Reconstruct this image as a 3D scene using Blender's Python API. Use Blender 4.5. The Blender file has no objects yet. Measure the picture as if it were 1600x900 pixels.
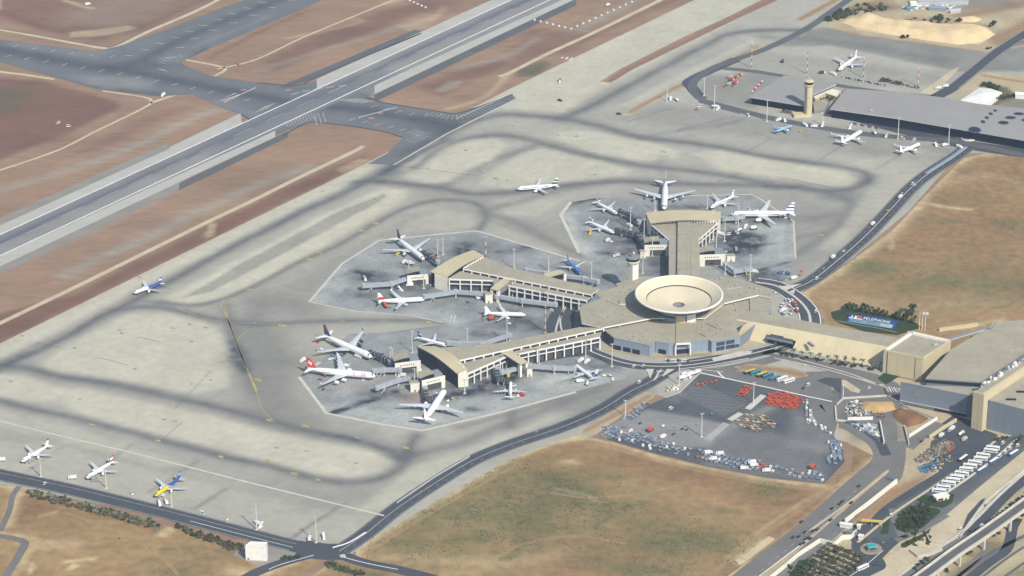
import bpy, bmesh, math, random
import numpy as np
from mathutils import Vector, Matrix, noise as mnoise

random.seed(11)
rng = np.random.default_rng(5)
SC = bpy.context.scene
COL = SC.collection

# ------------------------------------------------------------------ camera
PITCH = math.radians(25.2)
FPX = 5000.0
DIST = 3050.0
CAM_H = DIST * math.sin(PITCH)
CAM_Y = -DIST * math.cos(PITCH)
cam_d = bpy.data.cameras.new("camera")
cam_d.sensor_width = 36.0
cam_d.lens = 36.0 * FPX / 1600.0
cam_d.clip_start = 5.0
cam_d.clip_end = 30000.0
cam = bpy.data.objects.new("camera", cam_d)
cam.location = (0, CAM_Y, CAM_H)
cam.rotation_euler = (math.pi / 2 - PITCH, 0, 0)
COL.objects.link(cam)
SC.camera = cam

# ------------------------------------------------------------------ light
SUN_EL = math.radians(43)
SUN_DIR = Vector((0.52, -0.854, 0)).normalized()          # horizontal direction towards the sun
world = bpy.data.worlds.new("World")
SC.world = world
world.use_nodes = True
wn = world.node_tree
sky = wn.nodes.new("ShaderNodeTexSky")
sky.sky_type = 'NISHITA'
sky.sun_disc = False
sky.sun_elevation = SUN_EL
sky.sun_rotation = math.atan2(SUN_DIR.x, SUN_DIR.y)
sky.air_density = 1.2
sky.dust_density = 1.5
wn.links.new(sky.outputs[0], wn.nodes["Background"].inputs[0])
wn.nodes["Background"].inputs[1].default_value = 0.12
sun_d = bpy.data.lights.new("sun", 'SUN')
sun_d.energy = 4.6
sun_d.angle = math.radians(0.5)
sun_d.color = (1.0, 0.94, 0.83)
sun = bpy.data.objects.new("sun", sun_d)
to_sun = Vector((SUN_DIR.x * math.cos(SUN_EL), SUN_DIR.y * math.cos(SUN_EL), math.sin(SUN_EL)))
sun.rotation_euler = to_sun.to_track_quat('Z', 'Y').to_euler()
sun.location = (600, -900, 900)
COL.objects.link(sun)
SC.view_settings.view_transform = 'Standard'
SC.view_settings.look = 'None'
SC.view_settings.gamma = 1.0
SC.view_settings.use_curve_mapping = False
SC.view_settings.exposure = 0.13
SC.cycles.max_bounces = 6
SC.cycles.volume_bounces = 0

# ------------------------------------------------------------------ helpers
SP, CP = math.sin(PITCH), math.cos(PITCH)
def P(px, py, z=0.0):
    """a survey point: the place on the level z that the photograph shows at px, py"""
    dx = (px - 800) / FPX; dy = (450 - py) / FPX
    dyw = CP + dy * SP; dz = -SP + dy * CP
    t = (CAM_H - z) / -dz
    return Vector((dx * t, CAM_Y + dyw * t, z))
def P2(px, py, z=0.0):
    v = P(px, py, z); return (v.x, v.y)

def catmull(pts, n=6, closed=False):
    pts = [np.array(p, float) for p in pts]
    if len(pts) < 3: return pts
    out = []
    N = len(pts)
    rngk = range(N if closed else N - 1)
    for i in rngk:
        p1 = pts[i]; p2 = pts[(i + 1) % N]
        p0 = pts[(i - 1) % N] if (closed or i > 0) else p1 * 2 - p2
        p3 = pts[(i + 2) % N] if (closed or i + 2 < N) else p2 * 2 - p1
        for k in range(n):
            t = k / n
            out.append(.5 * ((2 * p1) + (-p0 + p2) * t + (2 * p0 - 5 * p1 + 4 * p2 - p3) * t * t + (-p0 + 3 * p1 - 3 * p2 + p3) * t ** 3))
    if not closed: out.append(pts[-1])
    return out

MATS = {}
RUN_A = math.atan2(*(P(800, 0) - P(0, 367)).yx)
def mat(name, col, rough=.85, var=.12, scale=.02, fine=.06, fscale=.6, attrs=(), metal=0., obj=False, rot=0., stretch=1., rnd=0., bump=0., spec=.3, slabs=None):
    """procedural surface: base colour broken by large and fine noise; named mesh attributes lay other colours over it"""
    m = bpy.data.materials.new(name); m.use_nodes = True
    nt = m.node_tree; N = nt.nodes; L = nt.links
    b = N["Principled BSDF"]
    b.inputs["Roughness"].default_value = rough
    b.inputs["Metallic"].default_value = metal
    b.inputs["Specular IOR Level"].default_value = spec
    tc = N.new("ShaderNodeTexCoord")
    mp = N.new("ShaderNodeMapping")
    mp.inputs["Rotation"].default_value = (0, 0, rot)
    mp.inputs["Scale"].default_value = (1. / stretch, 1, 1)
    L.new(tc.outputs["Object"], mp.inputs["Vector"])
    n1 = N.new("ShaderNodeTexNoise"); n1.inputs["Scale"].default_value = scale; n1.inputs["Detail"].default_value = 6; n1.inputs["Roughness"].default_value = .62
    n2 = N.new("ShaderNodeTexNoise"); n2.inputs["Scale"].default_value = fscale; n2.inputs["Detail"].default_value = 3
    L.new(mp.outputs[0], n1.inputs["Vector"]); L.new(mp.outputs[0], n2.inputs["Vector"])
    def ramp(n, amp):
        r = N.new("ShaderNodeMapRange")
        r.inputs["From Min"].default_value = .28; r.inputs["From Max"].default_value = .72
        r.inputs["To Min"].default_value = 1 - amp; r.inputs["To Max"].default_value = 1 + amp
        L.new(n.outputs["Fac"], r.inputs["Value"]); return r.outputs[0]
    mul = N.new("ShaderNodeMath"); mul.operation = 'MULTIPLY'
    L.new(ramp(n1, var), mul.inputs[0]); L.new(ramp(n2, fine), mul.inputs[1])
    fac = mul.outputs[0]
    if rnd:
        oi = N.new("ShaderNodeObjectInfo")
        r = N.new("ShaderNodeMapRange"); r.inputs["To Min"].default_value = 1 - rnd; r.inputs["To Max"].default_value = 1 + rnd
        L.new(oi.outputs["Random"], r.inputs["Value"])
        m2 = N.new("ShaderNodeMath"); m2.operation = 'MULTIPLY'
        L.new(fac, m2.inputs[0]); L.new(r.outputs[0], m2.inputs[1]); fac = m2.outputs[0]
    if slabs:      # cast slabs: each a touch lighter or darker than the next, with thin joints
        sz, amp, joint = slabs
        br = N.new("ShaderNodeTexBrick"); br.offset = .5; br.inputs["Color1"].default_value = (1 - amp,) * 3 + (1,); br.inputs["Color2"].default_value = (1 + amp,) * 3 + (1,); br.inputs["Mortar"].default_value = (joint,) * 3 + (1,)
        br.inputs["Scale"].default_value = 1.; br.inputs["Mortar Size"].default_value = .12; br.inputs["Brick Width"].default_value = sz * 2; br.inputs["Row Height"].default_value = sz
        mp2 = N.new("ShaderNodeMapping"); mp2.inputs["Rotation"].default_value = (0, 0, -RUN_A); L.new(tc.outputs["Object"], mp2.inputs["Vector"]); L.new(mp2.outputs[0], br.inputs["Vector"])
        m3 = N.new("ShaderNodeMath"); m3.operation = 'MULTIPLY'; L.new(fac, m3.inputs[0]); L.new(br.outputs["Color"], m3.inputs[1]); fac = m3.outputs[0]
    cur = None
    rgb = N.new("ShaderNodeRGB"); rgb.outputs[0].default_value = (*col, 1); cur = rgb.outputs[0]
    for an, ac, breakup in attrs:
        at = N.new("ShaderNodeAttribute"); at.attribute_name = an
        f = at.outputs["Fac"]
        if breakup:
            nb = N.new("ShaderNodeTexNoise"); nb.inputs["Scale"].default_value = abs(breakup); nb.inputs["Detail"].default_value = 5; nb.inputs["Roughness"].default_value = .65
            L.new(mp.outputs[0], nb.inputs["Vector"])
            rb = N.new("ShaderNodeMapRange"); rb.inputs["From Min"].default_value = .36; rb.inputs["From Max"].default_value = .62
            rb.inputs["To Min"].default_value = (.78 if breakup > 0 else .25)
            if an == "soot": rb.inputs["To Min"].default_value = .45; rb.inputs["To Max"].default_value = 1.55
            L.new(nb.outputs["Fac"], rb.inputs["Value"])
            mm = N.new("ShaderNodeMath"); mm.operation = 'MULTIPLY'; L.new(f, mm.inputs[0]); L.new(rb.outputs[0], mm.inputs[1]); f = mm.outputs[0]
        mx = N.new("ShaderNodeMix"); mx.data_type = 'RGBA'
        L.new(f, mx.inputs["Factor"]); L.new(cur, mx.inputs["A"]); mx.inputs["B"].default_value = (*ac, 1)
        cur = mx.outputs["Result"]
    vm = N.new("ShaderNodeVectorMath"); vm.operation = 'SCALE'
    L.new(cur, vm.inputs[0]); L.new(fac, vm.inputs["Scale"])
    L.new(vm.outputs[0], b.inputs["Base Color"])
    if bump:
        bp = N.new("ShaderNodeBump"); bp.inputs["Strength"].default_value = bump; bp.inputs["Distance"].default_value = .4
        L.new(n2.outputs["Fac"], bp.inputs["Height"]); L.new(bp.outputs[0], b.inputs["Normal"])
    MATS[name] = m
    return m

def tag(o, label=None, cat=None, group=None, kind=None):
    if label: o["label"] = label
    if cat: o["category"] = cat
    if group: o["group"] = group
    if kind: o["kind"] = kind
    return o

class MB:
    """collects polygons and links them as one mesh object"""
    def __init__(s): s.v = []; s.f = []; s.mi = []; s.ms = []; s.sm = []
    def slot(s, m):
        if m not in s.ms: s.ms.append(m)
        return s.ms.index(m)
    def poly(s, pts, m, smooth=False):
        i = len(s.v); s.v += [tuple(p) for p in pts]; s.f.append(tuple(range(i, i + len(pts)))); s.mi.append(s.slot(m)); s.sm.append(smooth)
    def grid(s, rows, m, closed=False, smooth=True, flip=False):
        i = len(s.v); w = len(rows[0])
        for r in rows: s.v += [tuple(p) for p in r]
        k = s.slot(m)
        for a in range(len(rows) - 1):
            for b in range(w if closed else w - 1):
                c = (b + 1) % w
                q = (i + a * w + b, i + a * w + c, i + (a + 1) * w + c, i + (a + 1) * w + b)
                s.f.append(q[::-1] if flip else q); s.mi.append(k); s.sm.append(smooth)
    def prism(s, xy, z0, z1, m, top=None, cap=True, bottom=False):
        xy = [(p[0], p[1]) for p in xy]
        a = sum(xy[i][0] * xy[(i + 1) % len(xy)][1] - xy[(i + 1) % len(xy)][0] * xy[i][1] for i in range(len(xy)))
        if a < 0: xy = xy[::-1]
        n = len(xy)
        for i in range(n):
            j = (i + 1) % n
            s.poly([(*xy[i], z0), (*xy[j], z0), (*xy[j], z1), (*xy[i], z1)], m)
        if cap: s.poly([(*p, z1) for p in xy], top or m)
        if bottom: s.poly([(*p, z0) for p in xy[::-1]], m)
    def box(s, cx, cy, z0, sx, sy, h, m, rot=0., top=None, bottom=True):
        c, d = math.cos(rot), math.sin(rot)
        xy = [(cx + x * c - y * d, cy + x * d + y * c) for x, y in ((-sx / 2, -sy / 2), (sx / 2, -sy / 2), (sx / 2, sy / 2), (-sx / 2, sy / 2))]
        s.prism(xy, z0, z0 + h, m, top, True, bottom)
    def bar(s, a, b, w, h, m):
        """a box beam whose axis runs from a to b, w wide and h high"""
        a = Vector(a); b = Vector(b); d = (b - a).normalized()
        up = Vector((0, 0, 1)) if abs(d.z) < .95 else Vector((1, 0, 0))
        x = d.cross(up).normalized() * w / 2; u = x.cross(d).normalized() * h / 2
        r = [[a - x - u, a + x - u, a + x + u, a - x + u], [b - x - u, b + x - u, b + x + u, b - x + u]]
        for i in range(4):
            j = (i + 1) % 4
            s.poly([r[0][i], r[0][j], r[1][j], r[1][i]][::-1], m)
        s.poly(r[0], m); s.poly(r[1][::-1], m)
    def lathe(s, prof, m, c=(0, 0), n=24, smooth=True, axis='z', a0=0.):
        rows = []
        for r, z in prof:
            row = []
            for k in range(n):
                t = a0 + 2 * math.pi * k / n
                if axis == 'z': row.append((c[0] + r * math.cos(t), c[1] + r * math.sin(t), z))
                else: row.append((z, c[0] + r * math.cos(t), c[1] + r * math.sin(t)))
            rows.append(row)
        s.grid(rows, m, True, smooth)
    def mesh(s, name):
        me = bpy.data.meshes.new(name)
        me.from_pydata(s.v, [], s.f)
        for m in s.ms: me.materials.append(m)
        me.polygons.foreach_set("material_index", s.mi)
        me.polygons.foreach_set("use_smooth", s.sm)
        me.update()
        return me
    def build(s, name, parent=None, kind=None):
        o = bpy.data.objects.new(name, s.mesh(name)); COL.objects.link(o)
        if parent: o.parent = parent
        if kind: o["kind"] = kind
        return o

def thing(name, label, cat, loc=(0, 0, 0), rz=0., group=None):
    o = bpy.data.objects.new(name, None); o.empty_display_size = 2
    o.location = loc; o.rotation_euler = (0, 0, rz)
    COL.objects.link(o)
    return tag(o, label, cat, group)
def part(name, me, parent, loc=(0, 0, 0), rz=0., scale=None):
    o = bpy.data.objects.new(name, me); o.location = loc; o.rotation_euler = (0, 0, rz)
    if scale: o.scale = scale
    COL.objects.link(o); o.parent = parent
    return o
def dup(src, loc, rz=0., label=None, scale=None, group=None):
    kids = [c for c in src.children]
    r = src.copy(); COL.objects.link(r); r.location = loc; r.rotation_euler = (0, 0, rz)
    if scale: r.scale = scale
    if label: r["label"] = label
    if group: r["group"] = group
    for ch in kids:
        sub = [g for g in ch.children]
        c = ch.copy(); COL.objects.link(c); c.parent = r
        for g in sub:
            d = g.copy(); COL.objects.link(d); d.parent = c
    return r

# ---- ground sheets cut to an outline, with soft-edged wear stored on a fine mesh
def pip(poly, X, Y):
    ins = np.zeros(X.shape, bool); n = len(poly); j = n - 1
    for i in range(n):
        xi, yi = poly[i]; xj, yj = poly[j]
        if yi != yj:
            c = ((yi > Y) != (yj > Y)) & (X < (xj - xi) * (Y - yi) / (yj - yi) + xi)
            ins ^= c
        j = i
    return ins
def segdist(pts, X, Y):
    d = np.full(X.shape, 1e9)
    for a, b in zip(pts[:-1], pts[1:]):
        dx, dy = b[0] - a[0], b[1] - a[1]; l = dx * dx + dy * dy + 1e-9
        t = np.clip(((X - a[0]) * dx + (Y - a[1]) * dy) / l, 0, 1)
        d = np.minimum(d, np.hypot(X - a[0] - t * dx, Y - a[1] - t * dy))
    return d
def warp(X, Y, amp, wl):
    k = 2 * math.pi / wl
    wx = np.sin(k * X + 1.3 * np.sin(k * .6 * Y)) + .5 * np.sin(2.3 * k * Y + 1.7) + .3 * np.sin(4.9 * k * X + 3.1 * k * Y)
    wy = np.sin(k * Y * 1.1 + 1.1 * np.sin(k * .7 * X) + 2) + .5 * np.sin(2.1 * k * X + .4) + .3 * np.sin(5.3 * k * Y - 2.7 * k * X)
    return X + amp * wx, Y + amp * wy
def field(spec, X, Y):
    """spec: list of ('l', px points, half width m, strength) or ('p', px points, softness m, strength)"""
    keep = np.ones(X.shape)
    Xw, Yw = warp(X, Y, .8, 130)
    for it in spec:
        k, pts, w, s = it[:4]
        if k == 'l':
            g = [P2(*q) for q in catmull(pts, 5)]
            lo = np.min(g, 0) - 4 * w; hi = np.max(g, 0) + 4 * w
            sel = (Xw > lo[0]) & (Xw < hi[0]) & (Yw > lo[1]) & (Yw < hi[1])
            if not sel.any(): continue
            d = segdist(g, Xw[sel], Yw[sel])
            keep[sel] *= 1 - s * np.exp(-(d / w) ** 2)
        elif k == 's':   # blob: centre px, radii in metres
            c = P2(*pts); rx, ry = w
            keep *= 1 - s * np.exp(-(((Xw - c[0]) / rx) ** 2 + ((Yw - c[1]) / ry) ** 2) ** 1.3)
        else:
            g = [P2(*q) for q in pts]; g2 = g + [g[0]]
            d = segdist(g2, Xw, Yw) * np.where(pip(g, Xw, Yw), 1, -1)
            keep *= 1 - s * np.clip(d / (2 * w) + .5, 0, 1)
    return 1 - keep
def clip_cell(poly, x0, x1, y0, y1):
    for ax, v, sg in ((0, x0, 1), (0, x1, -1), (1, y0, 1), (1, y1, -1)):
        out = []; n = len(poly)
        for i in range(n):
            a = poly[i - 1]; b = poly[i]
            ia = (a[ax] - v) * sg >= 0; ib = (b[ax] - v) * sg >= 0
            if ia != ib:
                t = (v - a[ax]) / (b[ax] - a[ax]); q = [a[0] + t * (b[0] - a[0]), a[1] + t * (b[1] - a[1])]; q[ax] = v; out.append(tuple(q))
            if ib: out.append(b)
        poly = out
        if len(poly) < 3: return []
    return poly
def sheet(name, pts, z, m, cell=None, attrs=None, smooth=0, world=False):
    g = [tuple(p) for p in (pts if world else [P2(*q) for q in (catmull(pts, smooth, True) if smooth else pts)])]
    if cell is None:
        bm = bmesh.new(); vs = [bm.verts.new((*p, z)) for p in g]; f = bm.faces.new(vs)
        bm.normal_update()
        if f.normal.z < 0: f.normal_flip()
        bmesh.ops.triangulate(bm, faces=[f])
        me = bpy.data.meshes.new(name); bm.to_mesh(me); bm.free()
    else:
        A = np.array(g); lo = np.floor(A.min(0) / cell).astype(int) - 1; hi = np.ceil(A.max(0) / cell).astype(int) + 1
        nx, ny = hi - lo
        cxs = (lo[0] + np.arange(nx) + .5) * cell; cys = (lo[1] + np.arange(ny) + .5) * cell
        X, Y = np.meshgrid(cxs, cys, indexing='ij')
        ins = pip(g, X, Y)
        bor = np.zeros((nx, ny), bool)
        for a, b in zip(g, g[1:] + g[:1]):
            n = int(max(2, math.hypot(b[0] - a[0], b[1] - a[1]) / (cell * .2)))
            t = np.linspace(0, 1, n)
            ix = np.floor((a[0] + (b[0] - a[0]) * t) / cell).astype(int) - lo[0]; iy = np.floor((a[1] + (b[1] - a[1]) * t) / cell).astype(int) - lo[1]
            bor[ix, iy] = True
        V = []; idx = {}
        def vid(x, y):
            k = (round(x, 2), round(y, 2))
            if k not in idx: idx[k] = len(V); V.append((x, y, z))
            return idx[k]
        F = []
        for i, j in np.argwhere(ins & ~bor):
            x0 = (lo[0] + i) * cell; y0 = (lo[1] + j) * cell
            F.append((vid(x0, y0), vid(x0 + cell, y0), vid(x0 + cell, y0 + cell), vid(x0, y0 + cell)))
        for i, j in np.argwhere(bor):
            x0 = (lo[0] + i) * cell; y0 = (lo[1] + j) * cell
            c = clip_cell(g, x0, x0 + cell, y0, y0 + cell)
            if len(c) < 3: continue
            ar = sum(c[k - 1][0] * c[k][1] - c[k][0] * c[k - 1][1] for k in range(len(c)))
            if abs(ar) < .02: continue
            if ar < 0: c = c[::-1]
            ids = []
            for q in c:
                q = vid(*q)
                if not ids or ids[-1] != q: ids.append(q)
            if len(ids) > 1 and ids[0] == ids[-1]: ids.pop()
            if len(set(ids)) == len(ids) and len(ids) > 2: F.append(tuple(ids))
        me = bpy.data.meshes.new(name); me.from_pydata(V, [], F)
        VA = np.array(V)
        for an, spec in (attrs or {}).items():
            at = me.attributes.new(an, 'FLOAT', 'POINT')
            at.data.foreach_set("value", np.ascontiguousarray(field(spec, VA[:, 0], VA[:, 1]), dtype=np.float32))
        me.update()
    me.materials.append(m)
    o = bpy.data.objects.new(name, me); COL.objects.link(o); o["kind"] = "structure"
    return o
def ribbon_xy(g, w0, w1):
    """left and right edges at offsets w0 and w1 from a line"""
    g = [np.array(p, float) for p in g]; L = []; R = []
    for i in range(len(g)):
        a = g[max(0, i - 1)]; b = g[min(len(g) - 1, i + 1)]
        d = (b - a) / (np.linalg.norm(b - a) + 1e-9); n = np.array((-d[1], d[0]))
        L.append(g[i] + n * w0); R.append(g[i] + n * w1)
    return L, R
def ribbon(mb, pts, w, z, m, off=0., n=6, zf=None):
    g = [P2(q[0], q[1], 0 if len(q) < 3 else q[2]) for q in pts]
    g = catmull(g, n) if n else g
    L, R = ribbon_xy(g, off + w / 2, off - w / 2)
    for i in range(len(L) - 1):
        mb.poly([(*R[i], z), (*R[i + 1], z), (*L[i + 1], z), (*L[i], z)], m)
def dashes(mb, pts, w, dash, gap, z, m, off=0.):
    g = catmull([P2(*q) for q in pts], 6); acc = 0.
    for a, b in zip(g[:-1], g[1:]):
        l = np.linalg.norm(b - a); d = (b - a) / l; n = np.array((-d[1], d[0])); s = 0.
        while s < l:
            ph = (acc + s) % (dash + gap)
            if ph < dash:
                e = min(l, s + dash - ph)
                p = a + d * s + n * off; q = a + d * e + n * off
                mb.poly([(*(p - n * w / 2), z), (*(q - n * w / 2), z), (*(q + n * w / 2), z), (*(p + n * w / 2), z)], m); s = e + .01
            else: s += dash + gap - ph + .01
        acc += l
# ------------------------------------------------------------------ materials
RUN_ANG = math.atan2(*(P(800, 0) - P(0, 367)).yx)          # heading of the runway
soil_m = mat("infield_soil", (.265, .172, .112), var=.2, scale=.016, fine=.12, fscale=.16, rot=-RUN_ANG, stretch=3,
             attrs=[("maroon", (.150, .074, .056), .02), ("grey", (.285, .26, .21), .03), ("tan", (.44, .35, .22), .05), ("green", (.10, .105, .062), .03)])
field_m = mat("field_soil", (.282, .186, .088), var=.2, scale=.013, fine=.2, fscale=.12, attrs=[
    ("rust", (.215, .122, .062), .014), ("olive", (.155, .142, .058), -.03), ("tan", (.47, .37, .21), .05), ("scrub", (.125, .125, .056), -.16)])
tan_m = mat("dust_track", (.48, .41, .28), var=.14, scale=.05, fine=.1, fscale=.5)
pale_dust_m = mat("pale_dust", (.40, .335, .215), var=.16, scale=.03, fine=.12, fscale=.3, attrs=[("rust", (.24, .13, .06), .03), ("olive", (.075, .085, .035), .04), ("dark", (.13, .13, .12), .03)])
concrete_m = mat("apron_concrete", (.352, .342, .292), slabs=(7.5, .025, .93), var=.10, scale=.022, fine=.06, fscale=.12, attrs=[
    ("straw", (.50, .45, .315), .03), ("mute", (.242, .236, .208), .012), ("isle", (.465, .445, .352), .03), ("wear", (.120, .122, .122), .02), ("soot", (.07, .08, .095), .05)])
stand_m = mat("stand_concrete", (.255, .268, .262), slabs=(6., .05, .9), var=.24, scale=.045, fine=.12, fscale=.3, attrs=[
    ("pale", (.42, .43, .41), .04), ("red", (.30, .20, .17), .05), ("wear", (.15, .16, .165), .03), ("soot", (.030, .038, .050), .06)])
line_conc_m = mat("pale_border", (.50, .49, .42), var=.12, scale=.1)
taxi_m = mat("taxiway_asphalt", (.138, .144, .152), var=.12, scale=.03, fine=.08, fscale=.35, attrs=[
    ("pale", (.235, .24, .24), .03), ("wear", (.060, .070, .085), .05)])
runway_m = mat("runway_asphalt", (.235, .230, .222), var=.10, scale=.03, fine=.06, fscale=.3, rot=-RUN_ANG, stretch=14, attrs=[
    ("wear", (.085, .10, .13), .05), ("dark", (.125, .135, .155), .03)])
shoulder_m = mat("runway_shoulder", (.40, .395, .355), var=.07, scale=.04, rot=-RUN_ANG, stretch=8)
dark_sh_m = mat("asphalt_shoulder", (.105, .108, .115), var=.14, scale=.05, rot=-RUN_ANG, stretch=6)
grey_sh_m = mat("grey_shoulder", (.24, .225, .20), var=.14, scale=.04, rot=-RUN_ANG, stretch=6)
road_m = mat("road_asphalt", (.060, .068, .080), var=.16, scale=.05, fine=.1, fscale=.5)
road2_m = mat("worn_road_asphalt", (.155, .15, .142), var=.14, scale=.04, fine=.09, fscale=.5)
yard_m = mat("yard_asphalt", (.080, .090, .096), var=.16, scale=.03, fine=.1, fscale=.3, attrs=[("pale", (.265, .26, .25), .04)])
white_m = mat("marking_white", (.72, .72, .70), var=.14, scale=.2)
faint_m = mat("worn_marking", (.34, .34, .33), var=.25, scale=.2)
yellow_m = mat("marking_yellow", (.40, .33, .13), var=.3, scale=.15, fine=.25)
kerb_m = mat("kerb_concrete", (.50, .48, .42), var=.12, scale=.1)
grass_m = mat("lawn_green", (.028, .050, .016), var=.25, scale=.08, fine=.25, fscale=.6)
sand_m = mat("sand", (.62, .48, .28), var=.10, scale=.04, fine=.08, fscale=.3, bump=.3)
roof_m = mat("roof_membrane", (.335, .308, .232), slabs=(4.5, .03, .9), var=.12, scale=.05, fine=.05, fscale=.4)
roof_warm_m = mat("arched_roof_sheet", (.48, .425, .275), var=.06, scale=.06)
roof_grey_m = mat("hangar_roof", (.285, .275, .265), var=.05, scale=.03)
roof_blue_m = mat("blue_grey_roof", (.22, .25, .29), var=.08, scale=.08)
soffit_m = mat("grey_soffit", (.20, .21, .22), var=.08, scale=.1)
cream_m = mat("cream_cladding", (.70, .675, .585), var=.06, scale=.07)
stone_m = mat("tan_stone", (.53, .46, .30), var=.07, scale=.06)
whitep_m = mat("white_frame", (.72, .71, .67), var=.05, scale=.2)
blue_clad_m = mat("blue_grey_cladding", (.225, .275, .345), var=.07, scale=.08)
slate_m = mat("slate_cladding", (.175, .205, .245), var=.06, scale=.05)
glass_m = mat("dark_glass", (.014, .021, .040), rough=.35, var=.3, scale=.2, spec=.25)
pane_m = mat("window_glass", (.035, .05, .075), rough=.15, var=.25, scale=.3, spec=.5)
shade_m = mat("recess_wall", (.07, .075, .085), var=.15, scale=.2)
dish_m = mat("dish_concrete", (.62, .55, .40), var=.05, scale=.07)
metal_m = mat("galvanised_metal", (.40, .42, .44), var=.1, scale=.5, metal=0., rough=.5)
pole_m = mat("mast_grey", (.55, .55, .54), var=.1, scale=.5)
redpole_m = mat("mast_red", (.45, .10, .07), var=.1, scale=.5)
bridge_m = mat("jet_bridge_panel", (.33, .36, .40), var=.10, scale=.2)
bridge_d_m = mat("jet_bridge_dark", (.055, .065, .08), var=.2, scale=.3)
rubber_m = mat("rubber", (.02, .02, .022), var=.1)
foliage_m = mat("foliage", (.050, .070, .026), var=.35, scale=.5, fine=.3, fscale=2., rnd=.3)
olive_m = mat("olive_foliage", (.10, .105, .055), var=.3, scale=.5, fine=.3, fscale=2., rnd=.3)
palegreen_m = mat("pale_foliage", (.17, .185, .13), var=.3, scale=.5, fine=.3, fscale=2., rnd=.25)
russet_m = mat("russet_foliage", (.085, .058, .045), var=.3, scale=.5, fine=.3, fscale=2., rnd=.25)
bark_m = mat("bark", (.10, .075, .05), var=.2, scale=1.)

# ------------------------------------------------------------------ the ground
G = 0.30       # level on which things stand
bm_g = MB(); R_ = 9000
for i in range(6):
    for j in range(6):
        x0, y0 = -R_ + i * R_ / 3, -R_ + j * R_ / 3
        bm_g.poly([(x0, y0, 0), (x0 + R_ / 3, y0, 0), (x0 + R_ / 3, y0 + R_ / 3, 0), (x0, y0 + R_ / 3, 0)], soil_m)
ground = bm_g.build("ground", kind="structure")

sheet("infield_ground", [(-60, -60), (1250, -60), (1085, 0), (800, 137), (575, 255), (0, 537), (-70, 572)], .04, soil_m, 4.0, {
    "maroon": [('p', [(-80, 520), (0, 490), (120, 458), (320, 355), (470, 283), (570, 240), (575, 252), (0, 536), (-80, 575)], 5, .85),
               ('p', [(0, 122), (60, 125), (180, 158), (184, 170), (110, 205), (0, 250), (-60, 262), (-60, 122)], 5, .85),
               ('p', [(-60, -60), (300, -60), (330, -10), (200, 55), (150, 62), (0, 30)], 14, .62),
               ('l', [(0, 20), (80, 45), (160, 58)], 9, .7), ('l', [(200, 50), (330, -5)], 9, .6),
               ('p', [(410, 95), (480, 60), (560, 28), (660, 0), (700, 5), (620, 35), (500, 80), (430, 110)], 8, .75),
               ('p', [(640, 0), (720, 0), (715, 18), (690, 24), (640, 12)], 8, .6),
               ('p', [(655, 135), (700, 118), (780, 90), (800, 100), (740, 125), (690, 150)], 8, .75),
               ('p', [(200, 190), (260, 172), (300, 168), (240, 195), (170, 225), (120, 240)], 8, .5),
               ('l', [(0, 235), (90, 215), (180, 165)], 6, .4),
               ('p', [(800, 75), (830, 45), (930, 55), (870, 78), (800, 108)], 8, .55), ('l', [(880, 82), (960, 40), (1080, -10)], 6, .5),
               ('l', [(430, 20), (560, -25)], 6, .6), ('l', [(330, 90), (400, 52), (470, 22)], 5, .55)],
    "grey": [('l', [(0, 297), (80, 275), (200, 232), (290, 190), (340, 170)], 8, .75), ('l', [(100, 430), (200, 385), (330, 322), (400, 290), (480, 262)], 9, .8),
             ('l', [(400, 110), (560, 62), (680, 25)], 6, .45), ('l', [(720, 105), (790, 88), (840, 60)], 6, .6), ('l', [(0, 420), (140, 362), (290, 290)], 7, .5),
             ('l', [(910, 42), (960, 18), (1010, -10)], 7, .8), ('p', [(680, 142), (700, 128), (722, 126), (715, 136), (690, 145)], 3, .8),
             ('p', [(190, 50), (280, 0), (330, -20), (200, -20), (120, 10), (90, 35)], 20, .35)],
    "tan": [('l', [(905, 25), (880, 40), (790, 70)], 3, .2), ('p', [(110, 50), (200, 40), (212, 45), (160, 56), (112, 58)], 2, .8), ('p', [(525, 265), (560, 247), (580, 250), (560, 262), (535, 270)], 3, .55),
            ('p', [(318, 368), (328, 348), (337, 350), (332, 368), (322, 372)], 2, .8), ('p', [(620, 40), (680, 25), (690, 10), (700, 12), (672, 42), (640, 48)], 5, .5),
            ('l', [(700, 170), (760, 150), (790, 120), (805, 112)], 4, .6), ('l', [(475, 55), (560, 35), (550, 30)], 4, .4), ('l', [(600, 6), (640, -4)], 4, .8),
            ('l', [(450, 60), (475, 55)], 3, .6), ('p', [(-10, -5), (4, 0), (2, 15), (-10, 18)], 2, .9), ('l', [(100, 0), (130, 10), (145, 13)], 3, .9)],
    "green": [('p', [(-60, 135), (0, 135), (60, 142), (40, 160), (0, 178), (-60, 190)], 12, .6), ('p', [(805, 108), (850, 95), (862, 100), (840, 118), (808, 120)], 4, .9)],
})

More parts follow.
